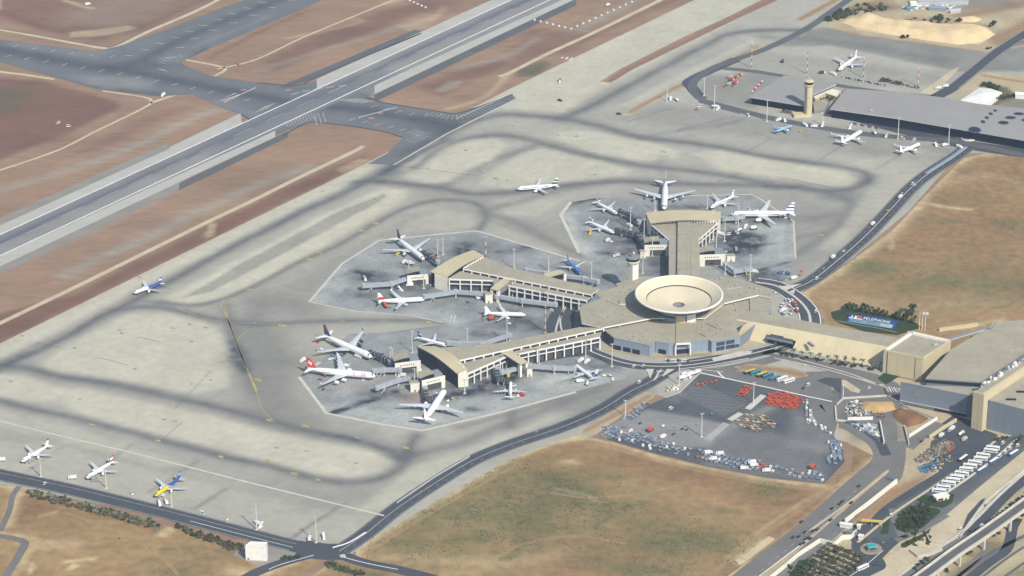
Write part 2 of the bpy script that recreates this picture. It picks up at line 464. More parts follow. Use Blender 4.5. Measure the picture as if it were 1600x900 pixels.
trk = MB()
def track(pts, w, m=tan_m, z=.08, **k): ribbon(trk, pts, w, z, m, **k)
track([(-20, 42), (0, 46), (60, 57), (120, 68), (160, 75), (180, 74), (230, 50), (300, 20), (350, -5)], 6)
track([(-20, 107), (0, 112), (40, 117), (85, 124)], 5)
track([(160, 142), (225, 152), (236, 159), (222, 170), (150, 205), (90, 235), (0, 266), (-30, 276)], 3.4)
track([(283, 92), (340, 103), (352, 109), (335, 119)], 4); track([(340, 108), (400, 93), (470, 60), (530, 35), (600, 6), (650, -14)], 3)
track([(-30, 520), (0, 505), (117, 449), (200, 408), (320, 349), (400, 311), (460, 281), (550, 238), (568, 228)], 6)
track([(780, 120), (800, 112), (860, 82), (930, 50), (1032, 0), (1060, -14)], 6)
track([(235, 161), (287, 144)], 5)
trk.build("dirt_track", kind="structure")
trk2 = MB()
ribbon(trk2, [(-20, 43), (0, 45), (60, 55), (120, 66), (160, 72), (180, 71), (228, 48), (300, 17), (345, -5)], 1.6, .12, dark_sh_m)
ribbon(trk2, [(800, 26), (835, 32), (880, 42), (920, 50)], 4, .12, grey_sh_m)
trk2.build("service_track", kind="structure")

# the concrete of taxiways and aprons, with tyre and soot wear where aircraft roll
LANES = [
    ([(-40, 597), (10, 570), (90, 532), (175, 487), (250, 448), (330, 404), (400, 367), (500, 319), (560, 290), (600, 271), (640, 247), (700, 218)], 6.6, .82),
    ([(-40, 568), (0, 572), (50, 578), (100, 590), (175, 601), (250, 617), (325, 633), (400, 653), (440, 663), (490, 676), (550, 688), (600, 701), (628, 713)], 7.5, .80),
    ([(-40, 617), (0, 626), (62, 642), (125, 656), (200, 674), (250, 689), (325, 707), (400, 723), (450, 736), (500, 749), (550, 754), (600, 745), (632, 724), (640, 700), (652, 682)], 6.5, .72),
    ([(628, 716), (680, 702), (725, 690), (800, 659), (850, 640), (882, 629), (915, 616), (940, 603)], 6, .55),
    ([(720, 668), (800, 645), (850, 630), (900, 612), (935, 600)], 4, .45),
    ([(175, 487), (225, 479), (287, 487), (337, 500), (400, 507), (470, 504), (535, 502), (620, 501), (690, 503)], 6, .62),
    ([(250, 472), (300, 477), (345, 468), (390, 450), (440, 424), (480, 404), (540, 376), (590, 347), (640, 323), (690, 313), (735, 316), (757, 332), (757, 345), (742, 362), (720, 372)], 4.6, .62),
    ([(555, 286), (590, 284), (640, 288), (690, 294), (740, 303), (800, 300), (860, 293), (920, 287), (975, 283), (1040, 286), (1120, 289), (1225, 291), (1300, 298), (1340, 291), (1357, 280), (1350, 270), (1310, 261), (1260, 254), (1200, 245), (1100, 226), (1000, 214), (930, 196), (875, 185), (800, 179), (760, 184), (722, 197), (690, 217)], 7.5, .75),
    ([(650, 262), (690, 232), (740, 214), (800, 213), (870, 230), (950, 250), (1025, 262), (1100, 270), (1200, 287)], 7, .66),
    ([(690, 292), (740, 265), (800, 240), (840, 226)], 6, .5),
    ([(757, 335), (800, 346), (840, 366), (880, 387), (907, 398)], 7, .5), ([(757, 330), (820, 312), (900, 290)], 7, .45),
    ([(875, 187), (950, 152), (1025, 112), (1100, 72), (1140, 53), (1200, 47), (1260, 48)], 7, .72),
    ([(1250, 292), (1310, 308), (1328, 322), (1317, 345), (1287, 370), (1245, 398)], 6, .55), ([(1180, 395), (1245, 372), (1285, 364)], 5, .4), ([(1180, 345), (1250, 343), (1310, 335)], 9, .4),
    ([(1060, 286), (1030, 262), (1040, 245)], 6, .25),
    ([(395, 500), (405, 560), (412, 620), (428, 650), (460, 665)], 22, .42), ([(352, 480), (372, 545), (398, 610)], 7, .55),
    ([(400, 565), (470, 570)], 14, .35), ([(400, 470), (480, 480)], 16, .35),
    ([(797, 630), (797, 668)], 5, .6), ([(640, 266), (610, 272)], 12, .5),
]
apron = sheet("apron_concrete", [(-80, 577), (0, 537), (575, 254), (800, 137), (1085, 0), (1190, -50), (1400, -50), (1290, 40), (1540, 80), (1660, 60), (1660, 236), (1500, 240), (1480, 262),
    (1420, 330), (1330, 405), (1255, 455), (1285, 512), (1400, 545), (1400, 600), (1320, 690), (1100, 640), (1020, 615), (930, 680), (760, 740), (610, 830), (545, 868), (300, 815), (0, 757), (-80, 740)], .12, concrete_m, 2.6, {
    "wear": [('l', a, w * 1.0, min(.95, s * .98)) for a, w, s in LANES] + [
        ('p', [(285, 465), (400, 400), (540, 325), (600, 303), (606, 306), (565, 330), (500, 366), (400, 420), (330, 455)], 2., .55),
        ('p', [(1200, 72), (1290, 42), (1545, 82), (1660, 60), (1660, 110), (1500, 112), (1300, 72)], 5, .66),
        ('l', [(1190, 58), (1330, 68), (1470, 95)], 9, .5),
        ('p', [(1330, 95), (1560, 120), (1540, 132), (1320, 110)], 3, .15),
        ('p', [(860, 600), (1010, 575), (1020, 615), (930, 660), (860, 640)], 10, .45),
        ('l', [(330, 580), (270, 640)], 1.2, .4), ('l', [(95, 700), (45, 735)], 2, .3), ('l', [(205, 697), (135, 745)], 2.5, .4), ('l', [(310, 720), (230, 770)], 2.5, .4),
        ('l', [(355, 765), (305, 795)], 2.5, .5), ('l', [(530, 790), (455, 840)], 2, .5), ('l', [(540, 787), (460, 838)], 2, .4), ('l', [(475, 795), (560, 775)], 12, .25),
        ('l', [(420, 757), (500, 775)], 15, .2), ('l', [(980, 190), (1050, 170)], 1.5, .6), ('l', [(1000, 215), (1150, 190)], 5, .3), ('l', [(1060, 205), (1130, 185)], 1.6, .6), ('l', [(1120, 200), (1160, 185)], 1.5, .5),
        ('l', [(1205, 215), (1160, 240)], 2, .4), ('l', [(1320, 225), (1280, 250)], 2, .4), ('l', [(1410, 240), (1370, 265)], 2, .4),
        ('p', [(1180, 180), (1500, 230), (1480, 262), (1150, 212), (960, 188), (1040, 160)], 12, .42), ('p', [(1100, 118), (1180, 112), (1240, 122), (1180, 150), (1180, 172), (1110, 160), (1088, 140)], 6, .5),
        ('p', [(900, 150), (960, 130), (990, 140), (920, 172)], 8, .2)],
    "soot": [('l', a, w * .45, s * .32) for a, w, s in LANES if s > .6] + [('s', (1315, 308), (22, 14), .4), ('s', (1352, 280), (14, 18), .35), ('l', [(365, 535), (385, 580)], 6, .7), ('s', (372, 560), (16, 18), .55), ('s', (1215, 296), (10, 3), .5), ('l', [(1190, 291), (1240, 294)], 2, .6),
             ('l', [(600, 271), (640, 247)], 8, .3), ('l', [(0, 573), (60, 540)], 9, .3), ('l', [(610, 260), (595, 285)], 7, .3),
             ('l', [(120, 512), (160, 492)], 2, .5), ('l', [(480, 670), (560, 690)], 4, .35), ('s', (895, 345), (10, 30), .2), ('s', (635, 710), (14, 12), .3), ('l', [(230, 470), (330, 500)], 4, .25)],
    "mute": [('l', a, w * 2.0, min(.8, s * .9)) for a, w, s in LANES] + [('p', [(60, 592), (170, 535), (260, 500), (330, 515), (395, 545), (370, 620), (300, 612), (170, 590)], 10, .2),
             ('p', [(300, 520), (400, 500), (480, 520), (470, 590), (510, 650), (600, 690), (480, 670), (400, 645), (400, 560)], 22, .8),
             ('p', [(380, 470), (540, 385), (640, 335), (730, 330), (720, 365), (590, 380), (485, 480), (540, 500), (400, 500)], 14, .8),
             ('p', [(760, 340), (870, 345), (880, 320), (1000, 295), (1260, 300), (1320, 330), (1240, 440), (1180, 440), (900, 400), (800, 380)], 14, .75),
             ('p', [(650, 290), (760, 300), (850, 300), (750, 330), (640, 322)], 10, .55), ('p', [(700, 285), (780, 240), (840, 222), (1000, 250), (960, 275), (840, 290)], 8, .35),
             ('p', [(1240, 350), (1440, 240), (1500, 235), (1320, 400), (1240, 450)], 14, .75), ('p', [(700, 700), (860, 645), (1010, 590), (1010, 615), (760, 725)], 12, .5),
             ('p', [(-40, 640), (200, 690), (420, 740), (600, 770), (560, 868), (0, 757)], 16, .42), ('p', [(640, 720), (740, 690), (760, 700), (620, 800), (560, 790)], 18, .3),
             ('p', [(180, 650), (380, 665), (560, 700), (580, 735), (470, 725), (300, 690)], 9, .2),
             ('p', [(880, 190), (1150, 60), (1180, 70), (960, 185)], 8, .3), ('p', [(1160, 75), (1340, 100), (1540, 130), (1300, 140), (1120, 105)], 8, .5)],
    "isle": [('p', q, 4.5, min(1, s * 1.12)) for q, s in (
        ([(258, 466), (330, 428), (430, 376), (560, 309), (600, 294), (636, 297), (638, 306), (600, 328), (500, 386), (400, 444), (345, 466), (300, 473)], .9),
        ([(628, 258), (690, 226), (730, 217), (776, 217), (788, 228), (770, 252), (705, 284), (665, 287), (636, 278)], .85),
        ([(748, 288), (765, 270), (815, 240), (848, 230), (930, 250), (985, 266), (975, 276), (900, 282), (800, 296)], .75),
        ([(862, 214), (895, 204), (930, 206), (1040, 228), (1066, 238), (1050, 250), (1000, 252), (930, 240)], .8),
        ([(1085, 240), (1125, 233), (1230, 254), (1318, 268), (1342, 280), (1320, 291), (1230, 280), (1120, 264)], .85),
        ([(62, 572), (110, 536), (200, 492), (262, 489), (338, 511), (366, 545), (356, 606), (300, 616), (180, 594), (85, 582)], .8),
        ([(96, 612), (135, 608), (300, 645), (400, 668), (480, 688), (585, 706), (616, 720), (598, 736), (545, 746), (480, 737), (330, 700), (130, 648), (94, 630)], .85),
        ([(-40, 588), (0, 585), (50, 591), (98, 610), (84, 630), (40, 627), (-40, 610)], .8),
        ([(-60, 572), (0, 545), (180, 455), (400, 343), (560, 262), (585, 262), (560, 280), (400, 358), (180, 470), (0, 560), (-60, 590)], .8),
        ([(800, 140), (1085, 0), (1210, -20), (1130, 40), (940, 135), (880, 175), (800, 170), (750, 178)], .7),
        ([(960, 170), (1060, 118), (1180, 58), (1180, 66), (1000, 160)], .6), ([(760, 350), (840, 372), (880, 392), (860, 400), (790, 372)], .35), ([(640, 345), (700, 330), (735, 335), (738, 350), (700, 360), (620, 365)], .35), ([(770, 312), (850, 305), (880, 312), (840, 340), (790, 336)], .3),
        ([(640, 730), (740, 697), (860, 652), (900, 640), (740, 712), (610, 795), (560, 800)], .55), ([(60, 690), (300, 750), (560, 812), (540, 850), (300, 800), (0, 735), (-40, 690)], .28), ([(-40, 645), (0, 640), (60, 655), (200, 695), (300, 725), (250, 730), (60, 680), (-40, 665)], .4), ([(1290, 262), (1440, 232), (1480, 240), (1380, 325), (1300, 392), (1280, 390), (1340, 320), (1365, 280)], .45))],
    "straw": [('l', [(-40, 560), (0, 541), (180, 450), (575, 258), (800, 141), (1085, 3)], 9, .55), ('p', [(860, 165), (905, 138), (950, 133), (930, 150), (880, 168)], 4, .65), ('s', (855, 155), (9, 4), .3),
              ('l', [(1085, 0), (940, 70), (800, 150)], 22, .35), ('l', [(1205, -5), (1100, 52), (945, 130)], 10, .4), ('l', [(590, 310), (625, 300), (600, 325), (480, 390), (360, 450)], 9, .35),
              ('l', [(250, 640), (420, 685), (560, 720)], 15, .4), ('l', [(40, 600), (150, 625)], 12, .35), ('l', [(660, 250), (700, 225), (760, 222)], 12, .35), ('l', [(780, 275), (900, 270), (970, 262)], 10, .35), ('l', [(1130, 262), (1200, 272), (1310, 285)], 8, .4), ('s', (1320, 285), (18, 14), .4), ('l', [(1110, 232), (1290, 262)], 10, .3), ('l', [(80, 545), (160, 510), (250, 488)], 12, .25), ('l', [(690, 350), (600, 360), (520, 385)], 18, .25)],
})
# strips of soil left in the concrete
sheet("soil_strip", [(937, 128), (965, 110), (1060, 62), (1140, 25), (1230, -20), (1260, -20), (1150, 30), (1060, 74), (990, 108), (955, 129)], .16, soil_m, 4, {"maroon": [('p', [(930, 130), (1260, -30), (1300, -20), (960, 140)], 2, .35)], "tan": [('l', [(937, 130), (965, 110)], 3, .5)], "grey": [], "green": []})
sheet("soil_strip", [(970, 182), (1000, 162), (1050, 137), (1110, 108), (1195, 66), (1198, 70), (1140, 100), (1075, 133), (1020, 158), (985, 180)], .16, pale_dust_m, 3, {"rust": [('l', [(985, 175), (1060, 135), (1180, 73)], 5, .75)], "olive": [], "dark": []})
sheet("soil_strip", [(1240, 30), (1290, 5), (1330, -18), (1322, -4), (1275, 22), (1248, 35)], .16, pale_dust_m, 3, {"rust": [('l', [(1250, 30), (1320, -8)], 4, .9)], "olive": [], "dark": []})

# aircraft stands: darker concrete with pale borders
W_ST = [(483, 472), (535, 412), (592, 376), (690, 366), (745, 361), (800, 377), (930, 415), (960, 432), (1000, 430), (1000, 470), (960, 500), (900, 540), (800, 540), (690, 504), (640, 492), (560, 487)]
S_ST = [(468, 590), (500, 566), (545, 522), (600, 520), (690, 508), (800, 520), (900, 545), (985, 580), (975, 592), (900, 612), (780, 645), (660, 673), (590, 662), (510, 646)]
N_ST = [(876, 336), (892, 316), (930, 310), (1040, 306), (1175, 303), (1185, 309), (1240, 345), (1243, 405), (1225, 440), (1160, 448), (960, 440), (905, 395)]
def stain(*a): return list(a)
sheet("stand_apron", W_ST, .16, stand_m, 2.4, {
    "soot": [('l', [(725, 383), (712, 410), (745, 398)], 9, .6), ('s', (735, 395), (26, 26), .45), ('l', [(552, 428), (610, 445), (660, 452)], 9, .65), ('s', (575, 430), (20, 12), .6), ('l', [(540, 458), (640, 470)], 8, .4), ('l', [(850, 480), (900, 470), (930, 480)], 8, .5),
             ('l', [(860, 415), (960, 440)], 12, .35), ('s', (690, 440), (30, 20), .4), ('l', [(780, 395), (830, 385)], 6, .5), ('l', [(830, 455), (800, 500), (850, 520)], 10, .45), ('p', [(862, 470), (905, 480), (905, 530), (850, 530)], 6, .5), ('l', [(640, 412), (690, 420)], 10, .4), ('s', (810, 505), (30, 16), .35)],
    "wear": [('l', [(540, 462), (640, 455), (740, 480)], 16, .5), ('l', [(750, 510), (850, 500)], 14, .5), ('l', [(520, 490), (640, 480)], 8, .3), ('l', [(740, 370), (900, 415)], 9, .3)],
    "pale": [('s', (530, 460), (26, 18), .6), ('l', [(500, 470), (535, 420)], 10, .4), ('s', (860, 408), (30, 18), .4), ('l', [(560, 485), (720, 505)], 12, .4), ('s', (590, 400), (30, 16), .35)], "red": [('s', (760, 470), (16, 8), .3)]})
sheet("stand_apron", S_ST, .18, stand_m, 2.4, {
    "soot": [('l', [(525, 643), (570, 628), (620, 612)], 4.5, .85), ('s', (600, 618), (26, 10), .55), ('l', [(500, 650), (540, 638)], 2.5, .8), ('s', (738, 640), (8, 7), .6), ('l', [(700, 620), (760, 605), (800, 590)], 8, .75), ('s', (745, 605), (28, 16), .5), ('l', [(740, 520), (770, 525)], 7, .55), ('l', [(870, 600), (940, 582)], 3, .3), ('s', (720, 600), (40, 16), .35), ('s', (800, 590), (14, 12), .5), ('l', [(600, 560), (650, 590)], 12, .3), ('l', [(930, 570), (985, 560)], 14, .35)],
    "wear": [('l', [(690, 508), (560, 520)], 8, .35), ('l', [(840, 560), (960, 570)], 20, .5)],
    "pale": [('p', [(500, 640), (640, 632), (780, 630), (900, 595), (975, 590), (660, 674)], 16, .62), ('l', [(850, 600), (920, 578)], 8, .6), ('s', (560, 610), (40, 14), .25), ('s', (860, 590), (50, 20), .35)],
    "red": [('s', (655, 622), (16, 12), .75), ('s', (775, 600), (9, 12), .6), ('s', (560, 608), (40, 8), .3), ('l', [(590, 598), (630, 592)], 6, .5), ('s', (840, 580), (20, 6), .4)]})
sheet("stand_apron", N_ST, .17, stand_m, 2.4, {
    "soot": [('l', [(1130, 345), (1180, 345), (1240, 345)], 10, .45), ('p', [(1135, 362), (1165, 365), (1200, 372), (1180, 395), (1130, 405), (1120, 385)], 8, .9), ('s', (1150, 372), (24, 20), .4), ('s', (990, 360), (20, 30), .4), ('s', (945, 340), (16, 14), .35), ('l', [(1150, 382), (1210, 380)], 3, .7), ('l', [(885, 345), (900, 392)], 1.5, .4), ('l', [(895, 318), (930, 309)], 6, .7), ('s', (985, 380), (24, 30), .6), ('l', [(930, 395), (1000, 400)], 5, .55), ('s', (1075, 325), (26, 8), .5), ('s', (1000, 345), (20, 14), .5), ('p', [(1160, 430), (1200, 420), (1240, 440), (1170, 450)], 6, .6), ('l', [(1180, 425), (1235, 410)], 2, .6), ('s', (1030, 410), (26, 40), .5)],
    "wear": [('l', [(960, 320), (1000, 330)], 10, .4), ('l', [(1150, 400), (1240, 390)], 14, .3)],
    "pale": [('p', [(1172, 352), (1243, 350), (1243, 405), (1205, 420), (1165, 400)], 8, .4), ('l', [(885, 335), (900, 375), (912, 395)], 6, .7), ('s', (899, 332), (5, 6), .7), ('s', (915, 390), (12, 14), .6), ('l', [(1183, 352), (1183, 405)], 2, .4), ('l', [(1200, 350), (1200, 405)], 2, .45), ('l', [(1222, 350), (1222, 405)], 3, .5), ('l', [(1238, 350), (1240, 400)], 3, .6)], "red": [('s', (1150, 348), (20, 5), .6)]})
mk = MB()
def line(pts, w, m, z=.24, off=0., n=0): ribbon(mk, pts, w, z, m, off=off, n=n)
line(W_ST[0:6] + [(905, 408)], 2.4, line_conc_m); line([W_ST[0], W_ST[-1], (640, 493), (690, 504)], 1.4, line_conc_m)
line([S_ST[1], S_ST[0], S_ST[-1], S_ST[-2], S_ST[-3], S_ST[-4], (900, 613)], 3.2, line_conc_m, .26)
line([(905, 395), N_ST[0], N_ST[1]], 3.6, line_conc_m); line([(1040, 307), (1175, 304), (1186, 310), (1240, 346), (1243, 404)], 1.8, line_conc_m)
line([(-40, 650), (0, 658), (72, 676), (200, 706), (400, 757), (600, 806)], 2.2, line_conc_m)
line([(800, 158), (700, 208), (615, 258)], 1.6, line_conc_m); line([(800, 146), (712, 186)], 1., line_conc_m)
line([(703, 503), (707, 492), (712, 493), (708, 504)], 1.2, line_conc_m, .26)
for a, b in (((345, 478), (400, 613)), ((350, 477), (402, 611))): line([a, (358, 505), (378, 558), b], 1.1, yellow_m, .3, n=4)
line([(585, 350), (592, 360), (603, 370)], .8, yellow_m, .3, n=4); line([(480, 402), (490, 398)], .8, yellow_m, .3)
line([(368, 535), (380, 522), (400, 512)], .6, yellow_m, .3, n=4); line([(400, 610), (410, 640), (430, 660)], .7, yellow_m, .3, n=4); line([(280, 484), (340, 502), (440, 508)], .6, yellow_m, .3, n=4); line([(345, 478), (352, 468), (375, 463)], .7, yellow_m, .3, n=4)
for (x, y, s) in [(587, 349, 1), (566, 361, 1.1), (499, 395, .9), (483, 405, 1), (390, 453, .9), (364, 467, 1), (441, 509, 1.2), (403, 594, 1), (477, 666, 1.1), (420, 657, .8), (635, 700, .9), (418, 720, .8), (460, 741, 1), (497, 750, .8), (345, 714, .8), (247, 689, .8), (144, 664, .9), (270, 513, .7), (322, 512, .6), (536, 502, .7), (600, 503, .6), (670, 504, .8), (1284, 368, .9)]:
    for k in range(4):
        cx = x + (k - 1.5) * 2.6 * s; g = P(cx, y + .35 * (k - 1.5)); mk.box(g.x, g.y, .28, 1.1 * s, 5.2 * s, .02, yellow_m, .25, bottom=False)
# taxi guide lines and faint joints on the concrete
line([(690, 215), (760, 182), (830, 180)], .5, faint_m, .3, n=4)
for a, b in (((145, 492), (170, 501)), ((55, 535), (95, 544)), ((218, 527), (250, 535)), ((155, 559), (200, 571)), ((165, 612), (190, 597)), ((250, 690), (285, 660)), ((600, 257), (750, 275)), ((745, 262), (755, 272)), ((830, 235), (885, 225)), ((1120, 285), (1160, 270)), ((1210, 275), (1330, 300)), ((250, 448), (270, 452))):
    line([a, b], .45, dark_sh_m, .3)
mk.build("apron_markings", kind="structure")

# dark asphalt of the crossing taxiways
T1 = [(-60, 50), (0, 62), (80, 72), (150, 80), (187, 72), (270, 42), (340, 15), (405, -8), (450, -40), (590, -40), (520, -8), (478, 12), (400, 45), (330, 75), (285, 96), (284, 100), (330, 119), (400, 129), (462, 133), (500, 126), (590, 140), (574, 151), (600, 160), (680, 173), (712, 177), (750, 166), (800, 147), (806, 154), (700, 208), (615, 258), (575, 256), (605, 240), (630, 215), (600, 206), (560, 199), (500, 192), (478, 193), (430, 211), (378, 180), (340, 166), (300, 147), (250, 151), (150, 139), (90, 122), (0, 97), (-60, 88)]
sheet("taxiway", T1, .20, taxi_m, 3.0, {
    "wear": [('l', [(-60, 62), (0, 77), (100, 97), (200, 112), (300, 132), (400, 150), (450, 158), (575, 173), (650, 187), (710, 199)], 13, .9), ('l', [(170, 108), (215, 96), (262, 73), (330, 42), (400, 14), (450, -6)], 10, .75),
             ('l', [(650, 186), (720, 186), (780, 160)], 9, .5), ('l', [(710, 195), (670, 222), (630, 240)], 9, .6), ('s', (220, 102), (40, 14), .6), ('l', [(285, 100), (320, 90), (420, 45)], 5, .45), ('p', [(295, 90), (325, 72), (330, 85), (310, 98)], 2, .6), ('p', [(40, 108), (85, 120), (80, 124), (38, 112)], 2, .6), ('l', [(185, 141), (250, 148)], 6, .55), ('l', [(575, 152), (620, 162)], 5, .6), ('l', [(100, 130), (150, 137)], 4, .5), ('s', (690, 200), (30, 14), .5)],
    "pale": [('p', [(100, 118), (240, 122), (240, 140), (140, 135)], 6, .6), ('p', [(-40, 68), (150, 92), (170, 80), (40, 68)], 6, .3), ('l', [(300, 75), (420, 25)], 4, .35), ('p', [(250, 90), (290, 85), (280, 100), (250, 102)], 5, .3), ('l', [(340, 160), (420, 185)], 8, .3)]})
cs = MB()
ribbon(cs, [(575, 152), (600, 160), (680, 173), (712, 177), (750, 166), (800, 147)], 2.2, .22, road_m, off=-1., n=5)
ribbon(cs, [(400, 129), (462, 133), (490, 122), (560, 92), (657, 52)], 2.4, .22, road_m, off=-1., n=5)
ribbon(cs, [(375, 178), (430, 211)], 2, .22, road_m, n=0)
ribbon(cs, [(440, 213), (478, 193), (500, 192), (560, 199), (600, 206), (630, 215)], 2., .22, road_m, n=5)
cs.build("shoulder_edge", kind="structure")

# runway
def rl(a, b, x): return a + (b - a) * x / 800.
UP = lambda x: 367 - .459 * x
LO = lambda x: 400 - .4655 * x
xs = (-80, 900)
sheet("runway", [(xs[0], UP(xs[0])), (xs[1], UP(xs[1])), (xs[1] + 20, LO(xs[1])), (xs[0], LO(xs[0]))], .24, runway_m, 3.0, {
    "wear": [('l', [(-80, 419), (0, 380), (200, 288), (330, 229), (460, 168), (700, 58), (900, -34)], 2.6, .85), ('l', [(-80, 416), (0, 378), (200, 286), (460, 166), (700, 56), (900, -36)], 7.5, .6), ('l', [(450, 158), (520, 148)], 9, .45)],
    "dark": [('p', [(330, 165), (420, 150), (510, 128), (600, 110), (640, 130), (520, 190), (430, 220), (330, 245)], 14, .65), ('l', [(-80, 405), (0, 370), (330, 218), (470, 152)], 5, .3)]})
sh = MB()
def strip(x0, x1, f, a, b, m, z):
    sh.poly([(*P2(x0, f(x0) + a), z), (*P2(x0, f(x0) + b), z), (*P2(x1, f(x1) + b * .86), z), (*P2(x1, f(x1) + a * .86), z)], m)
strip(-80, 265, UP, -15, -.6, shoulder_m, .22); sh.poly([(*P2(265, 230), .221), (*P2(265, UP(265) - .6), .221), (*P2(378, UP(378) - .6), .221), (*P2(376, 177), .221)], shoulder_m); strip(495, 900, UP, -16, -.6, shoulder_m, .22)
strip(-80, 262, UP, -27, -15.2, grey_sh_m, .21)
strip(-80, 430, LO, .6, 17, shoulder_m, .225); strip(585, 900, LO, .6, 20, shoulder_m, .225)
strip(-80, 285, LO, 17.2, 30, grey_sh_m, .21); strip(280, 450, LO, 17.2, 28, dark_sh_m, .215); strip(585, 900, LO, 20.2, 32, dark_sh_m, .215)
for (x0, y0), (x1, y1) in (((475, 130), (657, 52)),):
    ribbon(sh, [(440, 137), (470, 126), (560, 88), (654, 48)], 11, .213, dark_sh_m, n=0)
sh.build("runway_shoulders", kind="structure")
rm = MB()
for f in (UP, LO): ribbon(rm, [(-80, f(-80)), (900, f(900))], 1.5, .32, white_m, n=0)
dashes(rm, [(-80, 421), (60, 356), (420, 188), (800, 14)], .9, 30, 22, .31, faint_m)
dashes(rm, [(455, 148), (490, 140), (545, 133)], .7, 10, 4, .33, white_m); dashes(rm, [(515, 145), (540, 134)], .6, 40, 1, .33, faint_m)
# the ticks painted across the taxiway edges
tick_m = mat("worn_white", (.46, .46, .45), var=.2, scale=.2)
def ticks(pts, n, l, w, tilt, m=tick_m):
    g = catmull([P2(*q) for q in pts], 8); cum = [0]
    for a, b in zip(g[:-1], g[1:]): cum.append(cum[-1] + np.linalg.norm(b - a))
    for k in range(n):
        s = cum[-1] * (k + .5) / n; i = max(j for j in range(len(cum)) if cum[j] <= s); i = min(i, len(g) - 2)
        p = g[i] + (g[i + 1] - g[i]) * (s - cum[i]) / max(1e-6, cum[i + 1] - cum[i]); d = g[i + 1] - g[i]; a = math.atan2(d[1], d[0])
        rm.box(p[0], p[1], .31, l, w, .02, m, a + tilt, bottom=False)
ticks([(0, 85), (100, 101), (200, 118), (320, 142), (400, 160)], 14, 9, .8, 1.25); ticks([(10, 70), (100, 82), (190, 90)], 6, 8, .8, 1.25)
ticks([(190, 92), (250, 68), (330, 35), (420, 0)], 10, 10, .9, -1.1); ticks([(255, 98), (300, 62), (380, 30), (470, -5)], 8, 10, .9, -1.1)
ticks([(250, 100), (265, 92), (285, 86)], 5, 10, .5, 1.5); ticks([(250, 108), (258, 111)], 4, 10, .5, .2)
ticks([(545, 152), (575, 163), (640, 178), (700, 180)], 8, 9, .7, 1.2); ticks([(670, 178), (705, 184), (740, 178), (785, 158)], 20, 13, .45, 1.5)
ticks([(545, 155), (570, 160)], 9, 26, .45, .6); ticks([(640, 205), (660, 212), (640, 222)], 11, 14, .45, 1.5); ticks([(445, 195), (500, 180)], 12, 16, .45, 1.2); ticks([(540, 185), (600, 197), (640, 205)], 5, 9, .7, 1.2)
ticks([(570, 140), (585, 146)], 3, 16, .6, 1.3); ticks([(490, 190), (510, 182)], 3, 26, .6, .9); ticks([(405, 172), (425, 165)], 6, 20, .4, .3)
red_m = mat("marking_red", (.34, .22, .20), var=.2)
for x, y in ((594, 177), (580, 185), (451, 141), (366, 147), (381, 141)):
    g = P(x, y); rm.box(g.x, g.y, .31, 6, 4, .02, red_m, .3, bottom=False)
for pts in ([(560, 184), (620, 168)], [(345, 158), (378, 147)], [(350, 160), (400, 137)]): ribbon(rm, pts, .9, .33, white_m, n=0)
rm.build("runway_markings", kind="structure")
for xy in ((253, 150, 8), ):
    pass

